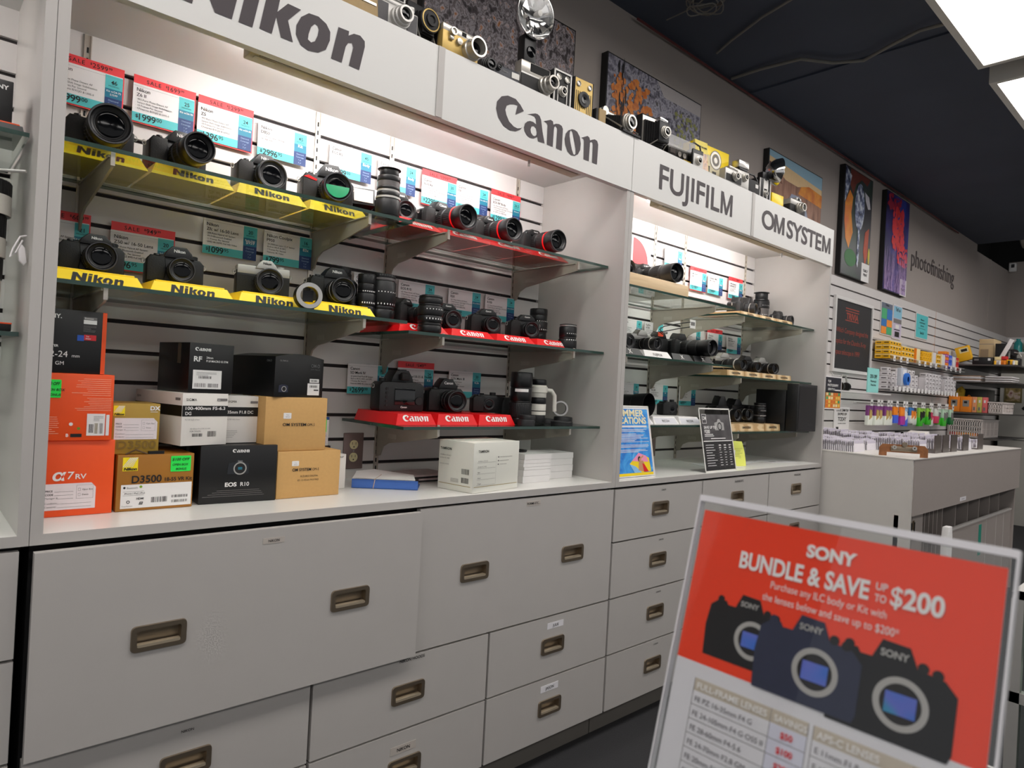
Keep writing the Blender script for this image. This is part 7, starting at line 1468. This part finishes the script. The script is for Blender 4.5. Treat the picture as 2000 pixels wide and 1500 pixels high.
# sign: slanted letter page in clear acrylic, facing along the counter
s = empty('sign_holder', 'large red camera bundle sign in a tilted clear acrylic stand, foreground', 'sign', (.260, -1.287, GZ + .0008), 0)
s.rotation_euler = (0, 0, R(-90))
TL_ = R(-14.67); T = Matrix.Rotation(TL_, 4, 'X'); H_ = .2794; W_ = .108
mb = MB(); mb.T = T; mb.box(-W_ - .004, -.0035, .0, W_ + .004, -.001, H_ + .012, ACRYL).box(-W_ - .004, .001, 0, W_ + .004, .0035, H_ + .012, ACRYL); mb.build('clear_sheet', s)
EDG = mat('acrylic_edge_highlight', (226, 224, 228), .12, noise=0, spec=.8)  # white stands for the light reflected along the acrylic edge
mb = MB(); mb.T = T; mb.box(-W_ - .004, -.0036, H_ + .0070, W_ + .004, .0036, H_ + .0122, EDG).box(-W_ - .0055, -.0036, 0, -W_ - .004, .0036, H_ + .012, EDG).box(W_ + .004, -.0036, 0, W_ + .0055, .0036, H_ + .012, EDG); mb.build('edge_highlight', s)
MB().box(-W_ - .004, .0, 0, W_ + .004, .09, .003, ACRYL).build('clear_foot', s)
SR = mat('sign_red', (255, 66, 26), .3, noise=.015, scale=5)
YF = -.00095
mb = MB(); mb.T = T; mb.box(-W_, -.0009, .002, W_, .0009, H_, mat('sign_paper', (232, 230, 234), .35, noise=.01)); mb.build('page', s)
pg = s.children[-1]
mb = MB(); mb.T = T; quad(mb, -W_, .1568, W_, H_, SR, YF); mb.build('red_field', pg)
mb = MB(); mb.T = T; yy = YF - .0003
SG = lambda t_, x, z, sz, **k: mb.text(t_, (x, yy, z), sz, WHT, **k)
SG('SONY', .0015, .2595, .0125, bold=.045, align='c', width=.036)
for k in (-.0185, ): pass
SG('BUNDLE & SAVE', -.068, .2395, .0180, bold=.03, width=.0985, align='l'); SG('UP', .0345, .2475, .0072, bold=.01, width=.0075); SG('TO', .0345, .2395, .0072, bold=.01, width=.0075); SG('$', .0445, .2395, .0185, bold=.012, width=.0075); SG('200', .0525, .2395, .0185, bold=.03, width=.0245)
SG('Purchase any ILC body or Kit with', .002, .2295, .0078, align='c', width=.083); SG('the lenses below and save up to $200*', .004, .2195, .0078, align='c', width=.097)
mb.build('sign_lettering', pg)
PB = mat('pictured_black', (15, 16, 20), .4, noise=.15); PN = mat('pictured_navy', (40, 46, 70), .4, noise=.15)
def pictured(cx, cz, sc, mt, lift, wide=1.0):
    mb = MB(); mb.T = T; y0 = YF - .0002 - lift
    P_ = lambda a: [(cx + p * sc * wide, cz + q * sc) for p, q in a]
    mb.prism(P_([(-.036, -.025), (.033, -.025), (.035, -.02), (.035, .012), (.028, .019), (.013, .021), (.008, .032), (-.008, .033), (-.013, .021), (-.020, .021), (-.022, .024), (-.030, .023), (-.036, .018), (-.038, 0)]), y0 - .0001, y0, mt)
    b_ = mb.build('pictured_camera', pg)
    mb = MB(); mb.T = T; ox = cx + .006 * sc
    mb.lathe([(.0118 * sc, 0), (.0156 * sc, 0)], SATIN, (ox, y0 - .0003, cz - .002), 'y', 36); mb.lathe([(0, 0), (.0118 * sc, 0)], BLK, (ox, y0 - .00025, cz - .002), 'y', 30)
    quad(mb, ox - .0088 * sc, cz - .0085 * sc, ox + .0088 * sc, cz + .004 * sc, ramp_mat('pictured_sensor', [(.3, (60, 110, 200)), (.5, (96, 110, 200)), (.7, (50, 140, 180))], 40, detail=1), y0 - .0004)
    mb.text('SONY', (cx, y0 - .0003, cz + .0235 * sc), .006 * sc, SATIN, bold=.03, align='c'); mb.build('camera_details', b_)
    mb = MB(); mb.T = T
    for p, q in ((-.027, .0245), (.024, .021), (.016, .0225)): mb.lathe([(0, 0), (.0032 * sc, 0)], LRIB if p > 0 else mt, (cx + p * sc, y0 - .0003, cz + q * sc), 'y', 12)
    mb.build('pictured_dials', b_)
pictured(-.053, .1885, .92, PB, .0000); pictured(.052, .1805, 1.08, PB, .0002); pictured(-.004, .1820, 1.05, PN, .0006)
mb = MB(); mb.T = T; TB_ = mat('table_tan', (206, 194, 176), .5)
for x0, x1, xs, hd_, rows in ((-.088, .004, -.034 + .0, ('FULL-FRAME LENSES', 'SAVINGS'), ('FE PZ 16-35mm F4 G', 'FE 24-105mm F4 G OSS II', 'FE 28-60mm F4-5.6', 'FE 24-70mm F2.8 GM', 'FE 20mm F1.8 G', 'FE 24mm F2.8 G', 'FE 35mm F1.8', 'FE 40mm F2.5 G', 'FE 50mm F1.2 GM')), (.0075, .098, .07, ('APS-C LENSES', 'SAVINGS'), ('E 11mm F1.8', 'E 15mm F1.4 G', 'E 10-20mm F4 PZ G', 'E 16-55mm F2.8 G', 'E 70-350mm F4.5 G', 'E 18-135mm', 'E 35mm F1.8', 'E 50mm F1.8'))):
    zt = .1455 if x0 < 0 else .1385
    zt = .1455
    quad(mb, x0, zt - .0095, x1, zt, TB_, YF); mb.text(hd_[0], (x0 + .003, YF - .0003, zt - .0072), .0066, WHT, bold=.02); sx = x0 + (x1 - x0) * .70
    mb.text(hd_[1], (sx + .003, YF - .0003, zt - .0072), .0062, WHT, bold=.02)
    quad(mb, sx, zt - .118, x1, zt - .0095, mat('table_lilac', (222, 222, 236), .5), YF)
    for k, r_ in enumerate(rows):
        z_ = zt - .0095 - (k + 1) * .0108; quad(mb, x0, z_, x1, z_ + .0004, GREY, YF - .0002); mb.text(r_, (x0 + .003, YF - .0003, z_ + .0032), .0056, mat('table_grey_text', (110, 106, 112), .6)); mb.text(('$50', '$100', '$200', '$50', '$100')[k % 5], ((sx + x1) / 2, YF - .0004, z_ + .0032), .006, CRED, bold=.02, align='c')
    for xx in (x0, sx, x1): quad(mb, xx - .0002, zt - .11, xx + .0002, zt, GREY, YF - .0002)
mb.build('price_table', pg)
# things on the counter right behind the sign
t = empty('lens_stand', 'black round lens base with a silver rim at the right edge', 'lens', (.54, -1.46, GZ), 0)
bpy.data.objects.remove(t)
c = empty('display_counter', 'second glass counter with dark interior behind the red sign, cut by the right edge', 'counter', (1.39, -1.2, 0), 0)
MB().box(0, -1.0, 0, 1.4, 0, .06, KICK).box(.02, -.98, .06, 1.38, -.02, .42, CD).build('base', c)
m = MB()
for x, y in ((0, -.02), (1.38, -.02), (0, -1.0), (1.38, -1.0)): m.box(x, y, .06, x + .02, y + .02, .885, SATIN)
m.box(0, -1.0, .875, .02, 0, .887, SATIN).box(0, -.02, .875, 1.4, 0, .887, SATIN).box(0, -1.0, .68, .02, 0, .70, SATIN).build('metal_frame', c)
MB().box(.02, -.98, .880, 1.38, -.02, .885, GLASS).build('glass_top', c); MB().box(.004, -.98, .42, .007, -.02, .875, GLASS).build('end_glass', c)
MB().box(.02, -.98, .688, 1.38, -.02, .695, mat('grey_shelf', (120, 124, 122), .3)).build('inner_shelf', c); MB().box(.30, -.98, .42, .32, -.02, .875, CD).build('inner_back', c)
t = empty('display_unit', 'black box with a round silver rim inside the second glass counter', 'device', (1.45, -1.40, .7402), -90)
MB().box(-.16, 0, 0, .16, .2, .12, CBLK, .004).build('body', t); MB().box(-.162, -.002, .095, .162, .202, .104, OSI).build('silver_rim', t)
p = tag(MB().box(0, 0, 0, .20, .30, .044, BXW).build('white_pad', None, (1.43, -1.52, .6955)), 'white pad with a printed ring under the black box in the counter', 'pad'); m = MB(); m.lathe([(.025, .0446), (.032, .0446)], GREY, (.06, .2, 0), 'z', 24); m.build('printed_ring', p)
for k, (x, y, rz) in enumerate(((.40, -1.50, 20), (.47, -1.56, -12))):
    p = tag(MB().box(0, 0, 0, .14, .10, .0012, PAPER).build('paper_sheet', None, (x, y, GZ + .0008 + .0016 * k), rz), 'loose white paper on the glass counter, %s' % ('lower one', 'upper one')[k], 'paper')
tag(MB().tube([(.36, -1.36, GZ + .006), (.42, -1.45, GZ + .016), (.50, -1.50, GZ + .03), (.60, -1.50, GZ + .02)], .0045, CBLK, 8).build('cable', None), 'black cable lying over the papers at the lower right', 'cable')
